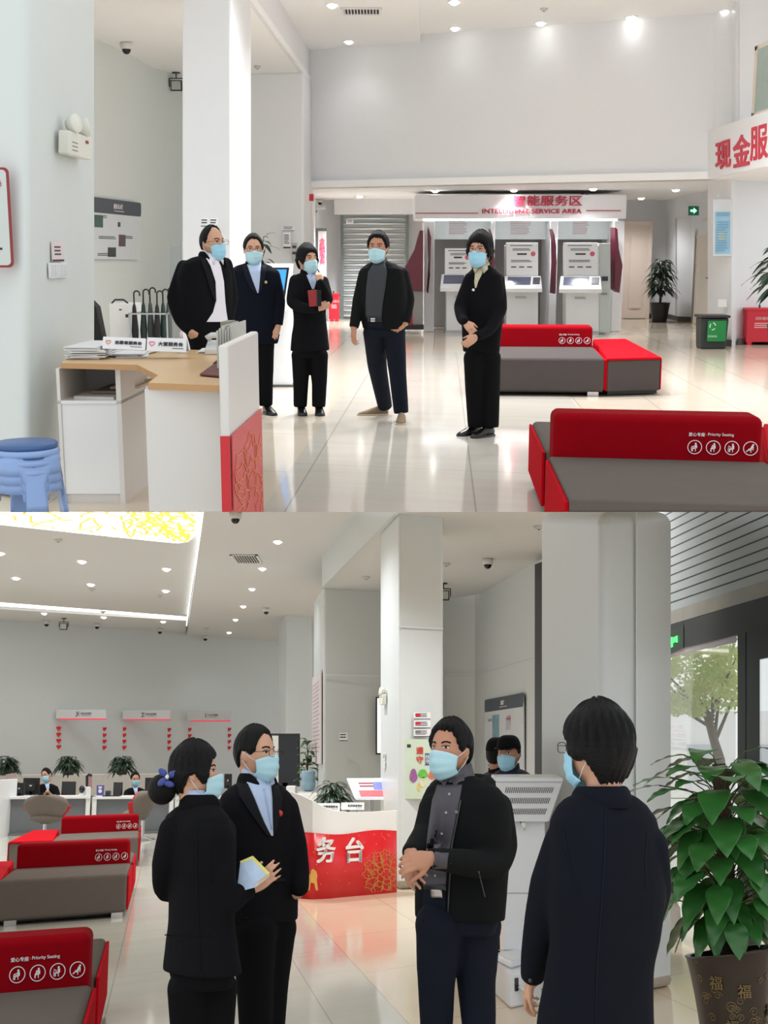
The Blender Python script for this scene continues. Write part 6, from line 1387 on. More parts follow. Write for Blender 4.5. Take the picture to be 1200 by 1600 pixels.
def make_head(body, root, c, fwd, k, hair, skin, parts, roll=0.0, up0=None, glasses=None, mask=True, cap=None, bun=None, maskmat=None, hairmat=None):
    f = fwd.normalized(); lat = f.cross(UP).normalized(); up = lat.cross(f).normalized()
    if roll: R_ = Matrix.Rotation(roll, 3, f); lat = R_ @ lat; up = R_ @ up
    T = lambda p: c + lat * p.x + f * p.y + up * p.z
    n, m = 56, 40; rings = []
    for i in range(1, m):
        th = PI * i / m; rings.append([T(headpt(math.sin(th) * math.cos(2 * PI * q / n), math.sin(th) * math.sin(2 * PI * q / n), -math.cos(th), k)) for q in range(n)])
    body.ring(rings)
    for s in (-1, 1):                           # ears
        e = T(V(.073 * s, -.006, -.006) * k); body.ball(e, .012 * k, .020 * k, .032 * k, lat, (f * .95 - lat * s * .3).normalized(), up, 14, 10)
        body.ball(T(V(.070 * s, .004, -.012) * k), .010 * k, .010 * k, .020 * k, lat, f, up, 10, 8)
    def finish(bvh):
        def onface(x, z, off=.0):
            o = T(V(x, .25, z) * k); h = bvh.ray_cast(o, -f)
            if h[0] is None: return T(V(x, .08, z) * k)
            return h[0] + f * off
        if hair:
            line, th_ = HAIRLINES[hair]; n, m = 64, 44; rg = []
            for i in range(1, m):
                t = PI * i / m; row = []
                for q in range(n):
                    a = 2 * PI * q / n; dx, dy, dz = math.sin(t) * math.cos(a), math.sin(t) * math.sin(a), -math.cos(t)
                    p = headpt(dx, dy, dz, 1.0); az = abs(math.degrees(math.atan2(dx, dy))); g = p.z - lerp_tab(line, az) + .004 * math.sin(az * .9 + dx * 9)
                    tt = th_ * (1 + .5 * max(0, dz)) * (1.15 if dy < 0 else 1.0)
                    tt *= 1 + .10 * math.sin(a * 23 + t * 5) * (1 if dz > .2 else .5) + .07 * math.sin(a * 41)
                    w_ = max(0, min(1, (g + .004) / .016)); off = -.012 + (tt + .012) * w_ ** .6
                    if hair in ('bob', 'nape', 'bun') and abs(dx) > .5 and p.z < .0 and g > 0: off += .008
                    d_ = V(dx, dy, dz * .8).normalized(); row.append(T((p + d_ * off) * k))
                rg.append(row)
            hb = MB(); hb.ring(rg)
            if bun: 
                b_ = T(V(*bun[:3]) * k); hb.ball(b_, bun[3] * k, bun[3] * k * .9, bun[3] * k * 1.05); hb.tube([b_, T(V(bun[0] * .5, -.08, bun[2] * .8) * k)], [.03 * k, .03 * k], 10)
            put(mesh_of(hb), 'hair', hairmat or HAIR, root)
        if cap:
            hb = MB(); rg = []
            for i in range(14):
                t = PI / 2 * i / 13.01; rg.append([T(V(.089 * math.cos(t) ** .6 * math.cos(a), .108 * math.cos(t) ** .6 * math.sin(a), .040 + .100 * math.sin(t)) * k) for a in [2 * PI * q / 32 for q in range(32)]])
            hb.ring(rg); put(mesh_of(hb), 'cap', cap, root)
            hb = MB(); hb.slab([T(V(.075 * math.sin(a), .085 + .075 * math.cos(a), .040 - .012 * math.cos(a)) * k) for a in [math.radians(x) for x in range(-85, 86, 10)]] + [T(V(-.075, .06, .045) * k), T(V(.075, .06, .045) * k)][::-1], up * .004); put(mesh_of(hb), 'cap_brim', cap, root)
        # eyes and brows
        ew, ed, br = MB(), MB(), MB()
        for s in (-1, 1):
            cx = .031 * s; ew.slab([onface(cx + .0135 * math.cos(a), .008 + .0048 * math.sin(a), .0006) for a in [2 * PI * q / 14 for q in range(14)]], f * .0008)
            ed.slab([onface(cx + .0052 * math.cos(a), .0085 + .0050 * math.sin(a), .0018) for a in [2 * PI * q / 12 for q in range(12)]], f * .0008)
            ed.ribbon([onface(cx + x, .0125 + .0025 * math.cos(x * 110), .0018) for x in (-.015, -.009, 0, .009, .015)], .0028 * k, f, .001)
            br.ribbon([onface(cx + x * s, z, .0015) for x, z in ((-.016, .026), (-.006, .031), (.006, .032), (.018, .027))], .0062 * k, f, .0015)
        put(mesh_of(ew), 'eyes', EYEW, root); put(mesh_of(ed), 'irises_and_lashes', EYED, root); put(mesh_of(br), 'eyebrows', HAIR, root)
        if glasses:
            g = MB()
            for s in (-1, 1):
                cc = T(V(.033 * s, .112, .004) * k); g.tube([cc + lat * .024 * k * math.copysign(abs(math.cos(a)) ** .6, math.cos(a)) + up * .016 * k * math.copysign(abs(math.sin(a)) ** .6, math.sin(a)) for a in [2 * PI * q / 24 for q in range(25)]], .0013 * k, 6, cap=False)
                g.tube([T(V(.057 * s, .110, .010) * k), T(V(.078 * s, .06, .010) * k), T(V(.080 * s, -.01, .006) * k)], .0013 * k, 6)
            g.tube([T(V(-.010, .113, .008) * k), T(V(0, .116, .010) * k), T(V(.010, .113, .008) * k)], .0013 * k, 6); gp = put(mesh_of(g), 'glasses', glasses, root)
        if mask:
            nu, nv = 25, 15; vs = []
            for j in range(nv):
                v = j / (nv - 1)
                for i in range(nu):
                    u = -1 + 2 * i / (nu - 1); ps = math.radians(66) * u; top = -.008 - .022 * abs(u) ** 1.5; bot = -.128 + .030 * abs(u) ** 1.6; z = top + (bot - top) * v
                    x = .078 * math.sin(ps) * (1 - .16 * v ** 1.5); y = .006 + (.090 + .008 * math.sin(PI * v)) * math.cos(ps) ** .85
                    y += .022 * math.exp(-(u / .28) ** 2) * max(0, 1 - v * 1.5) + .010 * math.exp(-(u / .4) ** 2) * math.sin(PI * v)
                    y -= .022 * max(0, v - .72) / .28; y += .0020 * math.sin(v * 3 * 2 * PI) * (1 - u * u)
                    vs.append(T(V(x, y, z) * k))
            mm_ = MB(); mm_.add(vs, [[j * nu + i, j * nu + i + 1, (j + 1) * nu + i + 1, (j + 1) * nu + i] for j in range(nv - 1) for i in range(nu - 1)])
            mo = put(mesh_of(mm_, False), 'face_mask', maskmat or MASK, root); md = mo.modifiers.new('t', 'SOLIDIFY'); md.thickness = .0025 * k; md.offset = 1
            lp = MB(); lp.ribbon([vs[i] + f * .002 for i in range(nu)], .007 * k, f, .001)
            for s, i in ((-1, 0), (1, nu - 1)):
                ear = T(V(.084 * s, -.016, .012) * k); low = T(V(.082 * s, -.016, -.028) * k)
                lp.tube([vs[i], (vs[i] + ear) / 2 + lat * .004 * s, ear], .0014 * k, 5); lp.tube([vs[(nv - 2) * nu + i], (vs[(nv - 2) * nu + i] + low) / 2 + lat * .004 * s, low], .0014 * k, 5)
            put(mesh_of(lp), 'mask_ear_loops', MASKE, root)
    parts.append(finish); return T, lat, f, up
def mesh_of(mb, rec=True):
    me = bpy.data.meshes.new('part'); me.from_pydata([tuple(p) for p in mb.v], [], mb.f); me.validate()
    if rec:
        bm = bmesh.new(); bm.from_mesh(me); bmesh.ops.recalc_face_normals(bm, faces=bm.faces); bm.to_mesh(me); bm.free()
    for p in me.polygons: p.use_smooth = True
    return me
def patch(bvh, rows, Yc, name, m, root, off=.004, nu=9, thick=.004):
    # a garment piece laid on the surface; rows = (row in the picture, left, right); cast along the view depth
    P_, ok = [], 0
    for (py, xl, xr) in rows:
        for i in range(nu):
            x = xl + (xr - xl) * i / (nu - 1); d = cur.ray(x, py).normalized(); h = bvh.ray_cast(V(0, 0, cur.h), d)
            if h[0] is None: P_.append(None)
            else: P_.append(h[0] - d * off); ok += 1
    # fill misses from neighbours
    for q in range(len(P_)):
        if P_[q] is None:
            r, i = divmod(q, nu); cand = [P_[r * nu + j] for j in range(nu) if P_[r * nu + j] is not None]
            d = cur.ray(rows[r][1] + (rows[r][2] - rows[r][1]) * i / (nu - 1), rows[r][0]); yy = (min(c.y for c in cand) if cand else Yc); P_[q] = V(0, 0, cur.h) + d * (yy / d.y)
    mb = MB(); n = len(rows); mb.add(P_, [[r * nu + i, r * nu + i + 1, (r + 1) * nu + i + 1, (r + 1) * nu + i] for r in range(n - 1) for i in range(nu - 1)])
    me = mesh_of(mb, False); o = put(me, name, m, root); md = o.modifiers.new('t', 'SOLIDIFY'); md.thickness = thick; md.offset = 1 
    return o
def densify(rows, k=4):
    out = []
    for a, b in zip(rows, rows[1:]):
        for j in range(k): t = j / k; out.append(tuple(a[i] + (b[i] - a[i]) * t for i in range(3)))
    out.append(rows[-1]); return out
def flo(px, Y, z=0.0): return V((px - 600) / FPX * (Y * math.cos(cur.p) + (z - cur.h) * math.sin(cur.p)), Y, z)
def person(label, sc, phi, torso, arms, legs, head, group=None, vox=.006, jacket=SUIT, trouser=TROU, skin=SKIN, shoe=SHOEB, depth=.62, patches=(), hands=(), feet=(), collar=None, hem_open=True, hatch=None, waist=None, sole=None, cuff=None, seated=None, belt=None, jcol=None):
    # sc: scale; phi: degrees the trunk is turned (0 = to the viewer, + = to picture right); torso: (row, left, right) outline of the upper garment, top to hem
    Yc = cur.Y(sc); root = thing('person', label, 'person', V(cur.P(sum(torso[-1][1:]) / 2, torso[-1][0], Yc).x, Yc, 0), group)
    ph = math.radians(phi); lat = V(math.cos(ph), math.sin(ph), 0); dep = V(-math.sin(ph), math.cos(ph), 0)
    C_, S_ = math.cos(ph), math.sin(ph)
    def trunk(rows, kx, rr=None, top=True):
        rings = []
        for idx, r in enumerate(rows):
            py, xl, xr = r[:3]; rat = r[3] if len(r) > 3 else depth; p, q = cur.P(xl, py, Yc), cur.P(xr, py, Yc); hw = (q.x - p.x) / 2 * kx; c = (p + q) / 2
            a = hw / math.sqrt(C_ * C_ + rat * rat * S_ * S_); b = a * rat; n = 28
            rings.append([c + lat * a * math.copysign(abs(math.cos(t)) ** .85, math.cos(t)) + dep * b * math.copysign(abs(math.sin(t)) ** .9, math.sin(t)) for t in [2 * PI * i / n for i in range(n)]])
        return rings
    rows = densify(torso, 3)
    sp = lambda px_, s2=sc: px_ / s2 / 1.0
    J = MB(); J.ring(trunk(torso_interp(torso), 1.0)); B = MB(); B.ring(trunk(torso_interp(torso), .86))
    armd = []
    for arm in arms:
        pts = [cur.P(a[0], a[1], Yc + a[2]) for a in arm]; rs = [(cur.P(a[0] + a[3], a[1], Yc + a[2]) - cur.P(a[0], a[1], Yc + a[2])).length for a in arm]
        P_, R_ = dense(pts, rs); J.tube(P_, R_, 16); [J.ball(p, r, r, r, n=12, m=8) for p, r in list(zip(P_, R_))[:-1:2]]
        ext = pts[-1] + (pts[-1] - pts[-2]).normalized() * .02; B.tube(P_ + [ext], [r * .72 for r in R_] + [R_[-1] * .62], 12); armd.append((pts, rs))
    # hands
    for (ai, tip, nrm, side, curl, k) in hands:
        w = armd[ai][0][-1]; tp = cur.P(tip[0], tip[1], Yc + tip[2]); d = tp - w; hand(B, w + d.normalized() * .004, d, V(*nrm).normalized(), side, curl, k); B.ball(w, .026 * k, .026 * k, .026 * k)
    L = MB(); legd = []
    hip = torso[-1] if waist is None else waist
    hr = trunk([(hip[0] - sc * .10, hip[1] + (hip[2] - hip[1]) * .08, hip[2] - (hip[2] - hip[1]) * .08), (hip[0], hip[1] + (hip[2] - hip[1]) * .05, hip[2] - (hip[2] - hip[1]) * .05), (hip[0] + sc * .06, hip[1] + (hip[2] - hip[1]) * .10, hip[2] - (hip[2] - hip[1]) * .10)], .94); L.ring(hr); B.ring([[p for p in r_] for r_ in trunk([(hip[0] - sc * .1, hip[1], hip[2]), (hip[0] + sc * .03, hip[1], hip[2])], .75)])
    for leg in legs:
        pts = [cur.P(a[0], a[1], Yc + a[2]) for a in leg]; rs = [(cur.P(a[0] + a[3], a[1], Yc + a[2]) - cur.P(a[0], a[1], Yc + a[2])).length for a in leg]
        pts[-1] = flo(leg[-1][0], Yc + leg[-1][2], .075)
        P_, R_ = dense(pts, rs); L.tube(P_, R_, 18, 1.0); L.ball(P_[0], R_[0], R_[0], R_[0]); B.tube(P_, [r * .66 for r in R_], 12); legd.append((pts, rs))
    fins = []
    (hx, hy, hpx, yaw, pitch, hair) = head[:6]; hk = head[6] if len(head) > 6 else {}
    hc = cur.P(hx, hy, Yc + hk.get('dy', 0)); k = hpx / sc / .250
    ya = math.radians(yaw); f = V(math.sin(ya) * math.cos(math.radians(pitch)), -math.cos(ya) * math.cos(math.radians(pitch)), math.sin(math.radians(pitch)))
    T, hl, hf, hu = make_head(B, root, hc, f, k, hair, skin, fins, hk.get('roll', 0), glasses=hk.get('glasses'), mask=hk.get('mask', True), cap=hk.get('cap'), bun=hk.get('bun'), maskmat=hk.get('mm'))
    nb = cur.P((torso[0][1] + torso[0][2]) / 2, torso[0][0] + sc * .05, Yc); B.tube([T(V(0, -.022, -.05) * k), (T(V(0, -.02, -.10) * k) + nb) / 2, nb, nb - UP * .05], [.056 * k, .054 * k, .062 * k, .075 * k], 18)
    body = put(remesh(B, vox, 3, .45), 'body', skin, root)
    bme = body.data; org = absloc(root); vs = [v.co + org for v in bme.vertices]; bvh = BVHTree.FromPolygons(vs, [p.vertices for p in bme.polygons])
    for fn in fins: fn(bvh)
    jm = remesh(J, vox * 1.4, 6, .5); jvs = [v.co.copy() for v in jm.vertices]; jb = BVHTree.FromPolygons(jvs, [tuple(p.vertices) for p in jm.polygons]); put(jm, 'jacket', jacket, root)
    if legs:
        lm = remesh(L, vox * 1.5, 6, .5); put(lm, 'trousers', trouser, root)
    for (nm_, m_, rows_, off) in patches:
        patch(jb, densify(rows_, 4), Yc, nm_, m_, root, off)
    if collar:
        cm, h_, rad = collar[:3]; c0 = nb + UP * .034; mb = MB(); nrm = (T(V(0, -.02, -.10) * k) - nb); nrm = (nrm.normalized() + UP * 1.2).normalized(); a_ = lat; b_ = dep
        rg = []
        for z, r_ in ((-.035, rad * 1.18), (h_ * .5, rad * 1.04), (h_, rad), (h_, rad * .93), (-.02, rad * .95)):
            rg.append([c0 + nrm * (z - .030 * max(0, -math.sin(t)) * (1 if z > 0 else .3)) + lat * r_ * math.cos(t) + dep * r_ * 1.0 * math.sin(t) for t in [2 * PI * i / 30 for i in range(30)]])
        mb.ring(rg, False); mo = put(mesh_of(mb), 'shirt_collar', cm, root)
        if not collar[3:]:
            for s_ in (-1, 1):
                fl = MB(); fl.slab([nb + lat * s_ * .010 - dep * .074 + UP * .036, nb + lat * s_ * .056 - dep * .050 + UP * .060, nb + lat * s_ * .064 - dep * .062 + UP * .014, nb + lat * s_ * .038 - dep * .096 - UP * .022], (-dep + UP * .3) * .006); put(mesh_of(fl), 'collar_flap', cm, root)
    if jcol:
        m0, r0_, h0 = jcol; mb = MB(); rg = []; 
        for z, r_ in ((-.045, r0_ * 1.25), (h0 * .4, r0_ * 1.10), (h0, r0_), (h0 + .004, r0_ * .92), (h0 * .3, r0_ * .94), (-.045, r0_ * 1.05)):
            rg.append([nb + UP * (z + .048 - .10 * max(0, -math.sin(t)) ** 2 * 1.0) + lat * r_ * math.cos(t) + dep * (r_ * math.sin(t) * 1.02 + (-.018 if math.sin(t) < 0 else 0)) for t in [math.radians(-42 + 264 * i / 28) for i in range(29)]])
        vs = [p for r_ in rg for p in r_]; n_ = 29; k_ = len(rg); mb.add(vs, [[j * n_ + i, j * n_ + i + 1, ((j + 1) % k_) * n_ + i + 1, ((j + 1) % k_) * n_ + i] for j in range(k_) for i in range(n_ - 1)] + [[j * n_ for j in range(k_)], [j * n_ + n_ - 1 for j in range(k_)][::-1]]); put(mesh_of(mb), 'jacket_collar', m0, root)
    for (ax_, tx_, dy_, dyt_, *rest) in feet:   # heel and toe columns, depth of the heel, depth run to the toe
        a, t_ = flo(ax_, Yc + dy_), flo(tx_, Yc + dy_ + dyt_); hl_ = rest[0] if rest else 0
        d = t_ - a; 
        if d.length < .05: d = V(0, -1, 0)
        d = d.normalized(); s = d.cross(UP); Lf = rest[1] if len(rest) > 1 else .27; rg = []
        for fz, w_, h_ in ((0, .024, .055), (.08, .034, .085), (.3, .038, .095), (.5, .042, .075), (.72, .047, .05), (.9, .038, .036), (1.0, .016, .022)):
            c = a + d * Lf * fz + UP * (hl_ * max(0, 1 - fz * 1.6)); rg.append([c + s * w_ * math.cos(q) + UP * (h_ / 2 + h_ / 2 * math.sin(q)) for q in [2 * PI * i / 16 for i in range(16)]])
        mb = MB(); mb.ring(rg); so = put(mesh_of(mb), 'shoe', shoe, root)
        mb = MB(); mb.slab([a + d * Lf * fz + s * w_ * sg + UP * .001 for sg in (1, -1) for fz, w_ in (((0, .03), (.3, .040), (.5, .043), (.75, .050), (.93, .040), (1.02, .015)) if sg == 1 else ((1.02, .015), (.93, .040), (.75, .050), (.5, .043), (.3, .040), (0, .03)))], UP * .016); put(mesh_of(mb), 'sole', sole or SHOEB, so)
    return dict(root=root, T=T, k=k, Yc=Yc, arms=armd, legs=legd, nb=nb, lat=lat, dep=dep, jb=jb, bvh=bvh)
def torso_interp(rows, k=4):
    out = []; n = len(rows)
    for i in range(n - 1):
        a, b = rows[i], rows[i + 1]; p, q = rows[max(i - 1, 0)], rows[min(i + 2, n - 1)]
        for j in range(k):
            t = j / k; r = [a[0] + (b[0] - a[0]) * t]
            for c in (1, 2):
                m1, m2 = (b[c] - p[c]) * .3, (q[c] - a[c]) * .3
                r.append((2 * t ** 3 - 3 * t * t + 1) * a[c] + (t ** 3 - 2 * t * t + t) * m1 + (-2 * t ** 3 + 3 * t * t) * b[c] + (t ** 3 - t * t) * m2)
            out.append(tuple(r))
    out.append(rows[-1]); return out
def badge(pd, x, y, m, r=.012, name='lapel_badge'):
    d = cur.ray(x, y).normalized(); h = pd['jb'].ray_cast(V(0, 0, cur.h), d)
    if h[0] is None: return
    mb = MB(); mb.disc(h[0] - d * .008, r, -d, .004, 16); put(mesh_of(mb), name, m, pd['root'])
BADGE = mat('gold_red_badge', (206, 60, 40), .4, metal=.2); BADGEG = mat('golden_badge', (214, 180, 110), .4, metal=.3)
MASK_U = mat('saturated_blue_mask', (158, 210, 232), .7, var=.03)
DKS = mat('lapel_wool', (20, 20, 25), .85, spec=.2)

# ---------------------------------------------------------------- upper hall: five people
cur = RA
p = person('person, balding, in open black suit over white shirt, hand at hip behind desk', 215, 40,
    [(398, 318, 342), (403, 300, 350), (411, 287, 355), (430, 281, 359), (465, 280, 361), (500, 284, 362), (528, 296, 363), (546, 300, 362)],
    [[(287, 417, -.02, 11), (273, 465, -.05, 12.5), (283, 500, -.10, 11), (297, 517, -.16, 8)], [(352, 414, .10, 12), (360, 465, .12, 12), (352, 515, .0, 9)]],
    [[(318, 560, -.03, 19), (316, 640, 0, 15), (314, 716, 0, 11)], [(346, 560, .05, 19), (348, 640, .1, 15), (350, 716, .1, 11)]],
    (332, 380, 52, 52, 2, 'balding', dict(mm=MASK_U, glasses=GLS)), vox=.007, hands=[(0, (306, 530, -.12), (-.5, -1, .2), 1, .9, .95), (1, (348, 532, 0), (0, -1, 0), -1, .5, .95)],
    patches=[('shirt', SHW, [(401, 321, 338), (415, 329, 345), (440, 337, 350), (470, 338, 352), (488, 333, 354), (500, 325, 356), (503, 323, 352)], .006), ('lapel', DKS, [(404, 313, 320), (430, 322, 332), (460, 331, 337), (470, 336, 338)], .012)],
    collar=(SHW, .05, .068), jcol=(SUIT, .080, .02), feet=[(313, 322, 0, -.22), (349, 362, .1, -.2)])
p = person('person with glasses in navy suit and pale blue shirt, hands lowered behind desk', 162, 8,
    [(410, 385, 411), (416, 368, 424), (424, 357, 434), (445, 356, 437), (475, 359, 436), (500, 361, 438), (528, 362, 436), (537, 364, 434)],
    [[(364, 430, 0, 9), (358, 470, 0, 10), (358, 508, -.1, 7)], [(428, 430, 0, 10), (436, 470, .0, 10), (434, 508, -.05, 8)]],
    [[(386, 540, 0, 17), (388, 590, 0, 13), (392, 630, 0, 10)], [(412, 540, 0, 17), (414, 590, 0, 13), (416, 632, 0, 10)]],
    (396, 390, 46, 8, -2, 'short', dict(glasses=GLS)), vox=.007, jacket=mat('deep_navy_suit', (12, 16, 28), .9, var=.1, bump=.4, bscale=7, spec=.15), hands=[(0, (360, 520, -.1), (0, -1, 0), 1, .7, 1), (1, (430, 520, -.08), (0, -1, 0), -1, .7, 1)],
    patches=[('shirt', SHB, [(413, 386, 408), (425, 390, 407), (440, 395, 407), (458, 402, 404)], .006), ('lapel', mat('navy_lapel', (19, 23, 36), .85, spec=.2), [(414, 379, 386), (430, 382, 391), (450, 391, 399), (458, 399, 402)], .010), ('lapel', MATS['navy_lapel'], [(414, 409, 416), (430, 407, 415), (450, 405, 410), (458, 404, 406)], .010)],
    collar=(SHB, .045, .066), jcol=(SUIT, .080, .02), feet=[(391, 396, .05, -.25), (414, 426, .05, -.2)])
badge(p, 415.5, 441, BADGEG, .014)
p = person('person with low hair bun in black trouser suit, hand at chin, holding red phone', 163, 32,
    [(424, 474, 494), (430, 462, 503), (437, 455, 508), (455, 454, 511), (475, 457, 509), (500, 460, 509), (530, 456, 512), (548, 455, 514)],
    [[(461, 438, -.02, 9), (457, 472, -.12, 9.5), (478, 482, -.22, 8), (496, 482, -.26, 7)], [(505, 440, .02, 9), (512, 468, -.10, 9), (505, 452, -.22, 8), (500, 441, -.24, 6.5)]],
    [[(470, 556, 0, 15), (470, 600, 0, 12), (469, 640, 0, 10.5)], [(498, 556, 0, 15), (499, 600, 0, 12), (498, 636, 0, 10.5)]],
    (480, 405, 44, 38, 0, 'bun', dict(bun=(-.02, -.115, -.055, .038))), vox=.0065, hands=[(0, (508, 478, -.28), (0, -1, .3), 1, .8, .85), (1, (497, 424, -.20), (.4, -1, 0), -1, 1.3, .85)],
    patches=[('shirt', SHB, [(427, 478, 492), (440, 483, 494), (452, 488, 491)], .006)], collar=(SHB, .045, .058), jcol=(SUIT, .080, .02), feet=[(469, 474, .08, -.22, .03, .23), (497, 501, .08, -.22, .03, .23)])
hp = p['arms'][0][0][-2]; t = thing('mobile_phone', 'red-backed phone in the hand of the woman with her hand at her chin', 'phone', hp + V(-.02, -.10, 0))
c = cur.P(489, 466, p['Yc'] - .34); mb = MB(); mb.cbox(c, .085, .012, .15, V(.98, -.1, .1).normalized(), V(.1, 1, 0).normalized(), V(-.1, 0, 1).normalized()); build(mb, 'phone_case', mat('maroon_phone_case', (150, 40, 46), .35), t, bevel=.004)
mb = MB(); mb.cbox(c + V(.055, .0, 0), .05, .014, .15, V(.7, .7, 0), V(-.7, .7, 0), UP); build(mb, 'case_flap', BLACK, t)
p = person('person in open black jacket over dark shirt and jeans with tan shoes', 169, -8,
    [(408, 582, 606), (413, 572, 620), (421, 563, 631), (445, 560, 636), (475, 561, 637), (500, 564, 635), (514, 567, 633)],
    [[(570, 428, 0, 10), (561, 470, 0, 10.5), (553, 512, -.08, 7.5)], [(628, 428, 0, 11), (637, 468, .02, 11), (632, 505, -.06, 9)]],
    [[(585, 520, 0, 18), (590, 575, .2, 15), (602, 630, .40, 11)], [(616, 520, 0, 18), (621, 580, -.02, 14), (627, 640, -.05, 11.5)]],
    (591, 387, 47, -14, 0, 'short_front', dict(mm=MASK)), vox=.0065, jacket=JACK, trouser=JEAN, skin=SKIN2, shoe=SHOET, sole=SOLE,
    hands=[(0, (552, 531, -.1), (-1, -.6, 0), -1, .6, 1), (1, (622, 512, -.1), (0, -1, 0), -1, .6, .9)],
    patches=[('shirt', SHD, [(410, 584, 601), (425, 575, 605), (450, 572, 602), (475, 571, 598), (497, 571, 596)], .006), ('belt', BLACK, [(496, 571, 596), (503, 572, 597)], .008), ('belt_buckle', CHROME, [(497, 579, 586), (503, 579, 586)], .014), ('open_trouser_front', JEAN, [(503, 573, 598), (516, 574, 600)], .006)],
    collar=(SHD, .05, .066), feet=[(606, 566, .42, -.06, .0, .30), (628, 626, -.05, -.3, .0, .30)])
p = person('person in black trouser suit with glasses, hands clasped in front, near bench', 184, -22,
    [(414, 743, 766), (421, 737, 774), (430, 728, 783), (455, 722, 787), (485, 719, 786), (510, 722, 784), (535, 723, 781), (550, 724, 780)],
    [[(735, 436, 0, 10.5), (720, 478, -.04, 11), (722, 498, -.18, 8.5), (727, 503, -.26, 7.5)], [(778, 438, .02, 11), (781, 482, -.06, 11.5), (765, 515, -.22, 9), (744, 526, -.32, 7.5)]],
    [[(741, 560, -.02, 17), (742, 620, 0, 14.5), (744, 672, 0, 13)], [(765, 560, .02, 18), (766, 620, 0, 15), (766, 680, -.02, 13.5)]],
    (750, 391, 52, -26, 0, 'bob', dict(glasses=GLS, mm=MASK_U)), vox=.0065, hands=[(0, (737, 516, -.30), (-.2, -1, .3), 1, .7, .88), (1, (728, 538, -.33), (.2, -1, .2), -1, .6, .88)],
    patches=[('blouse', mat('cream_patterned_blouse', (196, 186, 160), .7, var=.35, nscale=60), [(416, 745, 757), (428, 742, 753), (440, 741, 747), (450, 742, 744)], .006)], collar=(MATS['cream_patterned_blouse'], .04, .056), feet=[(750, 722, .10, -.12, .01, .25), (770, 744, .0, -.14, .01, .26)])
badge(p, 739.5, 453, WPRINT, .012)

# ---------------------------------------------------------------- lower hall
cur = RB
p = person('person with hair bun and blue bow, in black suit seen from behind, holding brochures', 385, 128,
    [(1254, 288, 336), (1263, 272, 348), (1276, 258, 358), (1300, 250, 366), (1345, 254, 369), (1395, 262, 368), (1440, 262, 367), (1480, 257, 372), (1518, 253, 378)],
    [[(268, 1296, -.06, 20), (257, 1350, -.02, 20), (260, 1392, .10, 17), (325, 1395, .20, 12)], [(346, 1300, -.02, 24), (345, 1362, -.10, 24), (350, 1412, -.10, 22), (376, 1396, -.06, 17), (390, 1388, -.04, 14)]],
    [[(294, 1545, -.03, 33), (298, 1640, 0, 30), (300, 1745, 0, 24)], [(338, 1545, .05, 33), (334, 1640, .05, 30), (332, 1745, .05, 24)]],
    (304, 1207, 98, 98, 0, 'bun', dict(bun=(-.005, -.135, -.070, .062))), vox=.006, depth=.66, hands=[(1, (406, 1377, -.05), (-.3, -1, -.4), 1, .35, .92), (0, (350, 1390, .20), (0, 1, 0), 1, .4, .9)],
    collar=(SHB, .075, .064), jcol=(SUIT, .078, .035), feet=[(300, 320, 0, .1), (332, 352, .05, .1)])
SEAMB = mat('black_seam', (22, 22, 26), .9, spec=.1)
for rows_ in ([(1275, 306, 307.5), (1340, 306, 307.5), (1420, 308, 309.5), (1516, 312, 313.5)], [(1288, 272, 273.3), (1330, 278, 279.3), (1370, 276, 277.3)], [(1285, 340, 341.3), (1330, 331, 332.3), (1380, 330, 331.3)], [(1460, 258, 330), (1461.5, 258, 330)]): patch(p['jb'], densify(rows_, 5), p['Yc'], 'seam', SEAMB, p['root'], .003, 3 if rows_[0][2] - rows_[0][1] < 9 else 20, .003)
# bow in the bun
T, k = p['T'], p['k']; c = T(V(.050, -.110, -.018) * k); mb = MB(); BOW = mat('royal_blue_satin_bow', (44, 60, 140), .3, sheen=.3)
for sx, sz in ((-1, 1), (-1, -1), (1, .6), (.3, -1.4)): mb.ball(c + V(sx * .022, -.01, sz * .020), .024, .010, .014, V(1, 0, sz * sx * .8).normalized(), V(0, 1, 0), V(-sz * sx * .8, 0, 1).normalized(), 12, 8)
build(mb, 'hair_bow', BOW, p['root'], smooth=True); build(MB().ball(c + V(0, -.02, 0), .01, .008, .012), 'bow_clasp', CHROME, p['root'], smooth=True)
# brochures
t = thing('brochure', 'pale blue brochures with yellow edge held by the woman with the bow', 'brochures', cur.P(395, 1365, p['Yc'] - .02)); Yb = p['Yc'] - .095
def bq(pts, Y_, th): return MB().slab([cur.P(a, b, Y_ + dy) for a, b, dy in pts], V(0, -th, 0))
build(bq([(370, 1394, .02), (376, 1345, .04), (395, 1337, .03), (421, 1364, .0), (400, 1386, -.01)], Yb, .006), 'cover', mat('pale_blue_cover', (176, 196, 220), .35, var=.25, nscale=12), t)
build(bq([(375, 1346, .04), (395, 1337, .03), (422, 1364, .0), (418, 1368, .0), (394, 1342, .03), (376, 1349, .04)], Yb - .007, .003), 'yellow_edge', mat('yellow_edge_print', (224, 214, 110), .4), t)
build(bq([(398, 1380, .0), (422, 1364, .0), (421, 1370, .01), (402, 1385, .01)], Yb - .004, .012), 'page_block', mat('cream_pages', (222, 196, 170), .6), t)
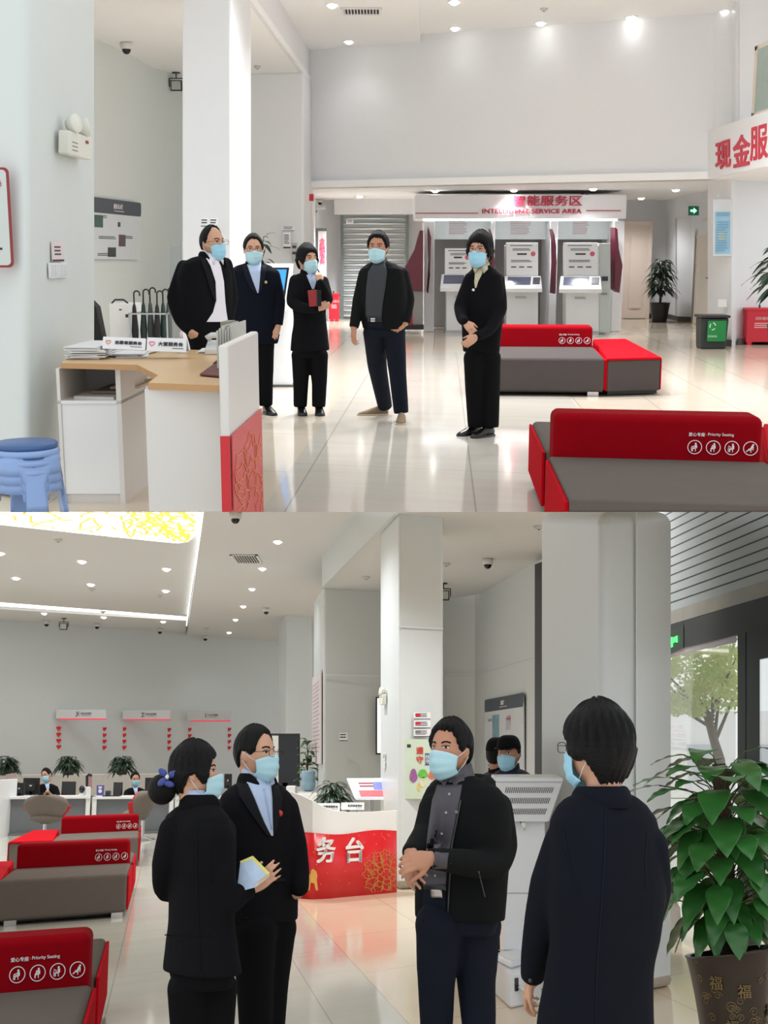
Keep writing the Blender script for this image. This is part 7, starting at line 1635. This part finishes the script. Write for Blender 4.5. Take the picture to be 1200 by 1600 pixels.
p = person('person with glasses in black suit and light blue shirt, one hand in pocket', 352, 52,
    [(1218, 380, 422), (1230, 362, 440), (1243, 350, 452), (1268, 344, 459), (1310, 345, 461), (1355, 350, 460), (1400, 356, 462), (1440, 362, 462)],
    [[(362, 1262, -.12, 20), (352, 1330, -.14, 20), (362, 1390, -.1, 16)], [(447, 1262, .06, 20), (460, 1320, .05, 20), (466, 1365, .02, 18), (468, 1388, -.03, 15)]],
    [[(398, 1450, -.08, 36), (398, 1530, -.06, 30), (402, 1690, -.05, 22)], [(430, 1450, .05, 34), (424, 1530, .05, 28), (416, 1690, .05, 22)]],
    (399, 1178, 92, 62, 0, 'short', dict(glasses=GLS)), vox=.006, hands=[(0, (368, 1412, -.12), (-1, -.3, 0), 1, .5, 1), (1, (455, 1412, .08), (.5, -1, 0), -1, .6, .95)],
    patches=[('shirt', SHB, [(1219, 384, 422), (1230, 390, 424), (1250, 399, 426), (1275, 409, 427), (1300, 420, 428), (1306, 424, 427)], .006), ('shirt_placket', mat('shirt_placket_blue', (160, 178, 208), .7), [(1232, 411, 414), (1260, 417, 420), (1296, 424, 426)], .010), ('lapel', DKS, [(1224, 370, 387), (1244, 374, 396), (1262, 386, 403), (1285, 402, 413), (1306, 418, 424)], .012), ('lapel', DKS, [(1226, 426, 434), (1246, 427, 442), (1262, 427, 440), (1304, 428, 431)], .012), ('pocket_edge', DKS, [(1372, 428, 446), (1378, 428, 447)], .008)],
    collar=(SHB, .07, .066), jcol=(SUIT, .082, .03), feet=[(402, 425, -.05, -.15), (420, 445, .05, -.1)])
badge(p, 437, 1271, BADGE, .015)
p = person('person in open black hooded jacket over grey shirt and jeans, hands clasped at waist', 378, -32,
    [(1212, 692, 742), (1220, 680, 760), (1232, 668, 778), (1252, 660, 792), (1290, 657, 796), (1340, 654, 793), (1395, 650, 789), (1436, 650, 786)],
    [[(674, 1262, -.04, 20), (664, 1300, -.10, 19), (650, 1322, -.24, 17), (641, 1332, -.34, 14)], [(777, 1262, .02, 24), (784, 1320, -.02, 25), (770, 1352, -.12, 24), (715, 1346, -.30, 20), (672, 1341, -.42, 16)]],
    [[(688, 1446, -.04, 40), (682, 1530, -.03, 30), (682, 1600, 0, 26), (680, 1760, 0, 24)], [(742, 1446, .04, 42), (744, 1530, .03, 31), (748, 1600, 0, 27), (752, 1760, 0, 24)]],
    (704, 1172, 98, -38, 2, 'short_front', dict(mm=MASK)), vox=.0055, jacket=JACK, trouser=JEAN, skin=SKIN2, hands=[(0, (644, 1352, -.40), (-.8, -1, .4), -1, .55, 1.02), (1, (650, 1345, -.46), (0, -1, .5), 1, 1.0, 1.02)],
    patches=[('shirt', SHG2, [(1226, 683, 722), (1250, 675, 718), (1280, 671, 712), (1310, 668, 706), (1340, 665, 700), (1375, 661, 697), (1383, 661, 696)], .006), ('belt', BLACK, [(1382, 661, 697), (1392, 662, 697)], .008), ('belt_buckle', mat('brushed_buckle', (176, 164, 156), .3, metal=.8), [(1390, 672, 690), (1403, 673, 691)], .016), ('jean_front', JEAN, [(1391, 662, 696), (1438, 658, 697)], .007), ('pocket_zip', mat('grey_zip', (60, 64, 66), .4), [(1362, 747, 749), (1402, 757, 759)], .006), ('jacket_zip', mat('grey_zip2', (44, 46, 48), .4), [(1250, 719, 721), (1320, 705, 707), (1436, 698, 700)], .008)],
    collar=(SHG2, .075, .070), feet=[(682, 655, .05, -.2), (752, 730, .05, -.2)], shoe=SHOET, sole=SOLE)
# hood lying on the shoulders, shirt buttons
c = p['nb']; mb = MB(); ring = [c + p['lat'] * .115 * math.cos(t) + p['dep'] * (.095 * math.sin(t) + .03) + UP * (.0 + .022 * math.sin(t)) for t in [math.radians(x) for x in range(-50, 231, 14)]]
mb.tube(ring, [.028] + [.040] * (len(ring) - 2) + [.028], 14); build(mb, 'hood', JACK, p['root'], smooth=True)
for (x, y) in ((702, 1241), (697, 1270), (690, 1303), (680, 1368)):
    badge(p, x, y, mat('pale_button', (170, 166, 170), .3), .006, 'shirt_button')
badge(p, 713, 1269, mat('grey_emblem', (120, 116, 120), .5), .008, 'shirt_emblem')
p = person('person with short dark hair in navy blazer, seen from behind at the right', 500, 205,
    [(1238, 900, 982), (1248, 880, 1000), (1260, 868, 1014), (1282, 858, 1029), (1325, 855, 1037), (1400, 852, 1043), (1460, 858, 1036), (1520, 850, 1024), (1590, 838, 1024), (1625, 836, 1026)],
    [[(878, 1312, -.02, 27), (858, 1380, .0, 30), (845, 1445, .06, 27), (836, 1500, .12, 23), (832, 1528, .16, 19)], [(1018, 1320, .02, 26), (1022, 1390, .08, 27), (1000, 1460, .18, 24), (940, 1520, .34, 20)]],
    [[(900, 1660, 0, 52), (902, 1780, 0, 40), (905, 1930, 0, 34)], [(965, 1660, 0, 52), (965, 1780, 0, 40), (962, 1930, 0, 34)]],
    (934, 1170, 136, 228, 0, 'nape', dict(glasses=GLS, mm=MASK_U)), vox=.006, jacket=SUITN, depth=.60, hands=[(0, (824, 1552, .20), (-1, .2, .3), 1, .8, .9), (1, (905, 1535, .36), (0, 1, .3), -1, .6, .9)],
    collar=(SHW, .02, .062, 1), jcol=(mat('navy_collar_wool', (17, 20, 30), .9, spec=.15), .086, .022), feet=[(905, 885, 0, .2), (962, 945, 0, .2)])
SEAM = mat('navy_seam', (24, 28, 40), .9, spec=.1)
for rows_ in ([(1268, 946, 948.2), (1340, 944, 946.2), (1430, 938, 940.2), (1520, 932, 934.2), (1598, 930, 932.2)], [(1296, 878, 880), (1330, 884, 885.6), (1365, 893, 894.6), (1400, 905, 906.5)], [(1300, 1012, 1013.6), (1340, 1008, 1009.6), (1390, 1010, 1011.6)]): patch(p['jb'], densify(rows_, 5), p['Yc'], 'seam', SEAM, p['root'], .003, 3, .003)
for (x, y) in ((829, 1532), (827, 1539)): badge(p, x, y, mat('dark_cuff_button', (60, 62, 66), .3), .008, 'cuff_button')
# two men in black caps beyond the kiosk
CAP = mat('black_cotton_cap', (12, 12, 15), .9, spec=.2)
NAVYJ = mat('dark_navy_jacket', (26, 28, 44), .9, var=.1, bump=.15, bscale=12)
p = person('person in black cap and dark navy jacket with blue mask behind the kiosk', 216, -25,
    [(1199, 786, 808), (1205, 777, 822), (1213, 768, 832), (1230, 762, 838), (1270, 760, 840), (1330, 762, 838), (1350, 762, 838)],
    [[(770, 1225, 0, 12), (764, 1275, 0, 12), (766, 1320, -.05, 9)], [(830, 1225, 0, 12), (838, 1275, 0, 12), (834, 1320, -.05, 9)]],
    [[(785, 1360, 0, 21), (786, 1430, 0, 17), (786, 1500, 0, 13)], [(815, 1360, 0, 21), (815, 1430, 0, 17), (815, 1500, 0, 13)]],
    (795, 1178, 55, -28, 0, 'balding', dict(cap=CAP, mm=MASK_U)), vox=.009, jacket=NAVYJ, skin=SKIN2, hands=[(0, (768, 1340, -.05), (-1, -.3, 0), -1, .5, 1), (1, (832, 1340, -.05), (1, -.3, 0), 1, .5, 1)], collar=(NAVYJ, .05, .07, 1), feet=[(786, 780, 0, -.2), (815, 810, 0, -.2)])
p = person('person in black cap mostly hidden behind the other capped man', 205, -60,
    [(1203, 768, 786), (1209, 757, 797), (1217, 750, 804), (1235, 746, 806), (1270, 745, 806), (1330, 746, 804), (1345, 746, 804)],
    [[(756, 1228, 0, 11), (750, 1275, 0, 11), (752, 1318, -.05, 9)], [(796, 1228, .1, 11), (802, 1275, .1, 11), (798, 1318, .05, 9)]],
    [[(765, 1350, 0, 20), (766, 1420, 0, 16), (766, 1488, 0, 12)], [(790, 1350, 0, 20), (790, 1420, 0, 16), (790, 1488, 0, 12)]],
    (778, 1181, 54, 150, 0, 'balding', dict(cap=CAP, mm=MASK_U)), vox=.010, jacket=mat('black_padded_jacket', (22, 24, 26), .8), skin=SKIN2, hands=[(0, (753, 1336, -.05), (-1, 0, 0), -1, .5, 1), (1, (797, 1336, .05), (1, 0, 0), 1, .5, 1)], collar=(CAP, .05, .07, 1), feet=[(766, 758, 0, -.2), (790, 782, 0, -.2)])
# clerks seated behind the counters
def clerk(label, x, y, sc, yaw, hairk, roll=0.0, arms=None, phi=0):
    return person(label, sc, phi, [(y + 13, x - 4, x + 6), (y + 15, x - 11, x + 12), (y + 19, x - 15, x + 17), (y + 28, x - 17, x + 20), (y + 45, x - 15, x + 17), (y + 56, x - 15, x + 17)],
        arms, [[(x - 7, y + 58, 0, 6), (x - 8, y + 56, -.45, 5), (x - 8, y + 88, -.5, 4)], [(x + 8, y + 58, 0, 6), (x + 8, y + 56, -.45, 5), (x + 8, y + 88, -.5, 4)]],
        (x, y, 22, yaw, -12, 'short', dict(mm=MASK_U, roll=roll)), vox=.013, hands=[(0, (x - 1, y + 27, -.55), (0, -.3, 1), 1, .4, 1), (1, (x + 4, y + 27, -.55), (0, -.3, 1), -1, .4, 1)],
        patches=[('shirt', SHB, [(y + 14, x - 3, x + 4), (y + 20, x - 1, x + 4), (y + 28, x + 1, x + 2)], .01)], collar=(SHB, .05, .066), feet=[(x - 8, x - 8, -.48, -.2), (x + 8, x + 8, -.48, -.2)])
clerk('person in dark suit and mask seated behind the left counter, head bowed', 73, 1211, 72, -22, 'short', .25, [[(60, 1232, 0, 4.5), (59, 1243, -.2, 4.5), (70, 1241, -.5, 3)], [(87, 1232, 0, 4.5), (90, 1244, -.2, 4.5), (80, 1242, -.5, 3)]])
clerk('person in dark suit and mask seated behind the middle counter, facing right', 211, 1217, 71, 22, 'short', 0, [[(198, 1238, 0, 4.5), (197, 1246, -.2, 4.5), (208, 1244, -.5, 3)], [(225, 1238, 0, 4.5), (226, 1247, -.2, 4.5), (217, 1245, -.5, 3)]])
# ================================================================ finishing: each hall ends at the floor slab plane between them
def clip_tree(o, mw, co, no):
    mw = mw @ Matrix.Translation(o.location) @ o.rotation_euler.to_matrix().to_4x4()
    if o.type == 'MESH' and o.data.users == 1:
        lo = 1e9; hi = -1e9
        for v in o.data.vertices:
            d = (mw @ v.co - co).dot(no); lo = min(lo, d); hi = max(hi, d)
        if hi > 1e-4 and lo < -1e-4:
            im = mw.inverted(); bm = bmesh.new(); bm.from_mesh(o.data)
            c2 = im @ co; n2 = (mw.to_3x3().transposed() @ no).normalized()
            r = bmesh.ops.bisect_plane(bm, geom=bm.verts[:] + bm.edges[:] + bm.faces[:], plane_co=c2, plane_no=n2, clear_outer=True)
            ed = [e for e in r['geom_cut'] if isinstance(e, bmesh.types.BMEdge)]
            try: bmesh.ops.holes_fill(bm, edges=ed, sides=0)
            except Exception: pass
            bm.to_mesh(o.data); bm.free()
        elif lo >= -1e-4:
            return 'gone'
    for ch in list(o.children):
        if clip_tree(ch, mw, co, no) == 'gone' and not ch.children: bpy.data.objects.remove(ch)
    return 'kept'
for room, sign in ((RA, -1), (RB, 1)):
    d = V(0, math.cos(room.p), math.sin(room.p)); n = V(0, -math.sin(room.p), math.cos(room.p)) * sign
    for o in list(room.tops):
        if o.type in ('MESH', 'EMPTY'):
            if clip_tree(o, Matrix.Identity(4), V(0, 0, room.h), n) == 'gone' and o.type == 'MESH' and not o.children:
                room.tops.remove(o); bpy.data.objects.remove(o)
for o in RA.tops:
    o.matrix_world = T_UP @ (Matrix.Translation(o.location) @ o.rotation_euler.to_matrix().to_4x4())
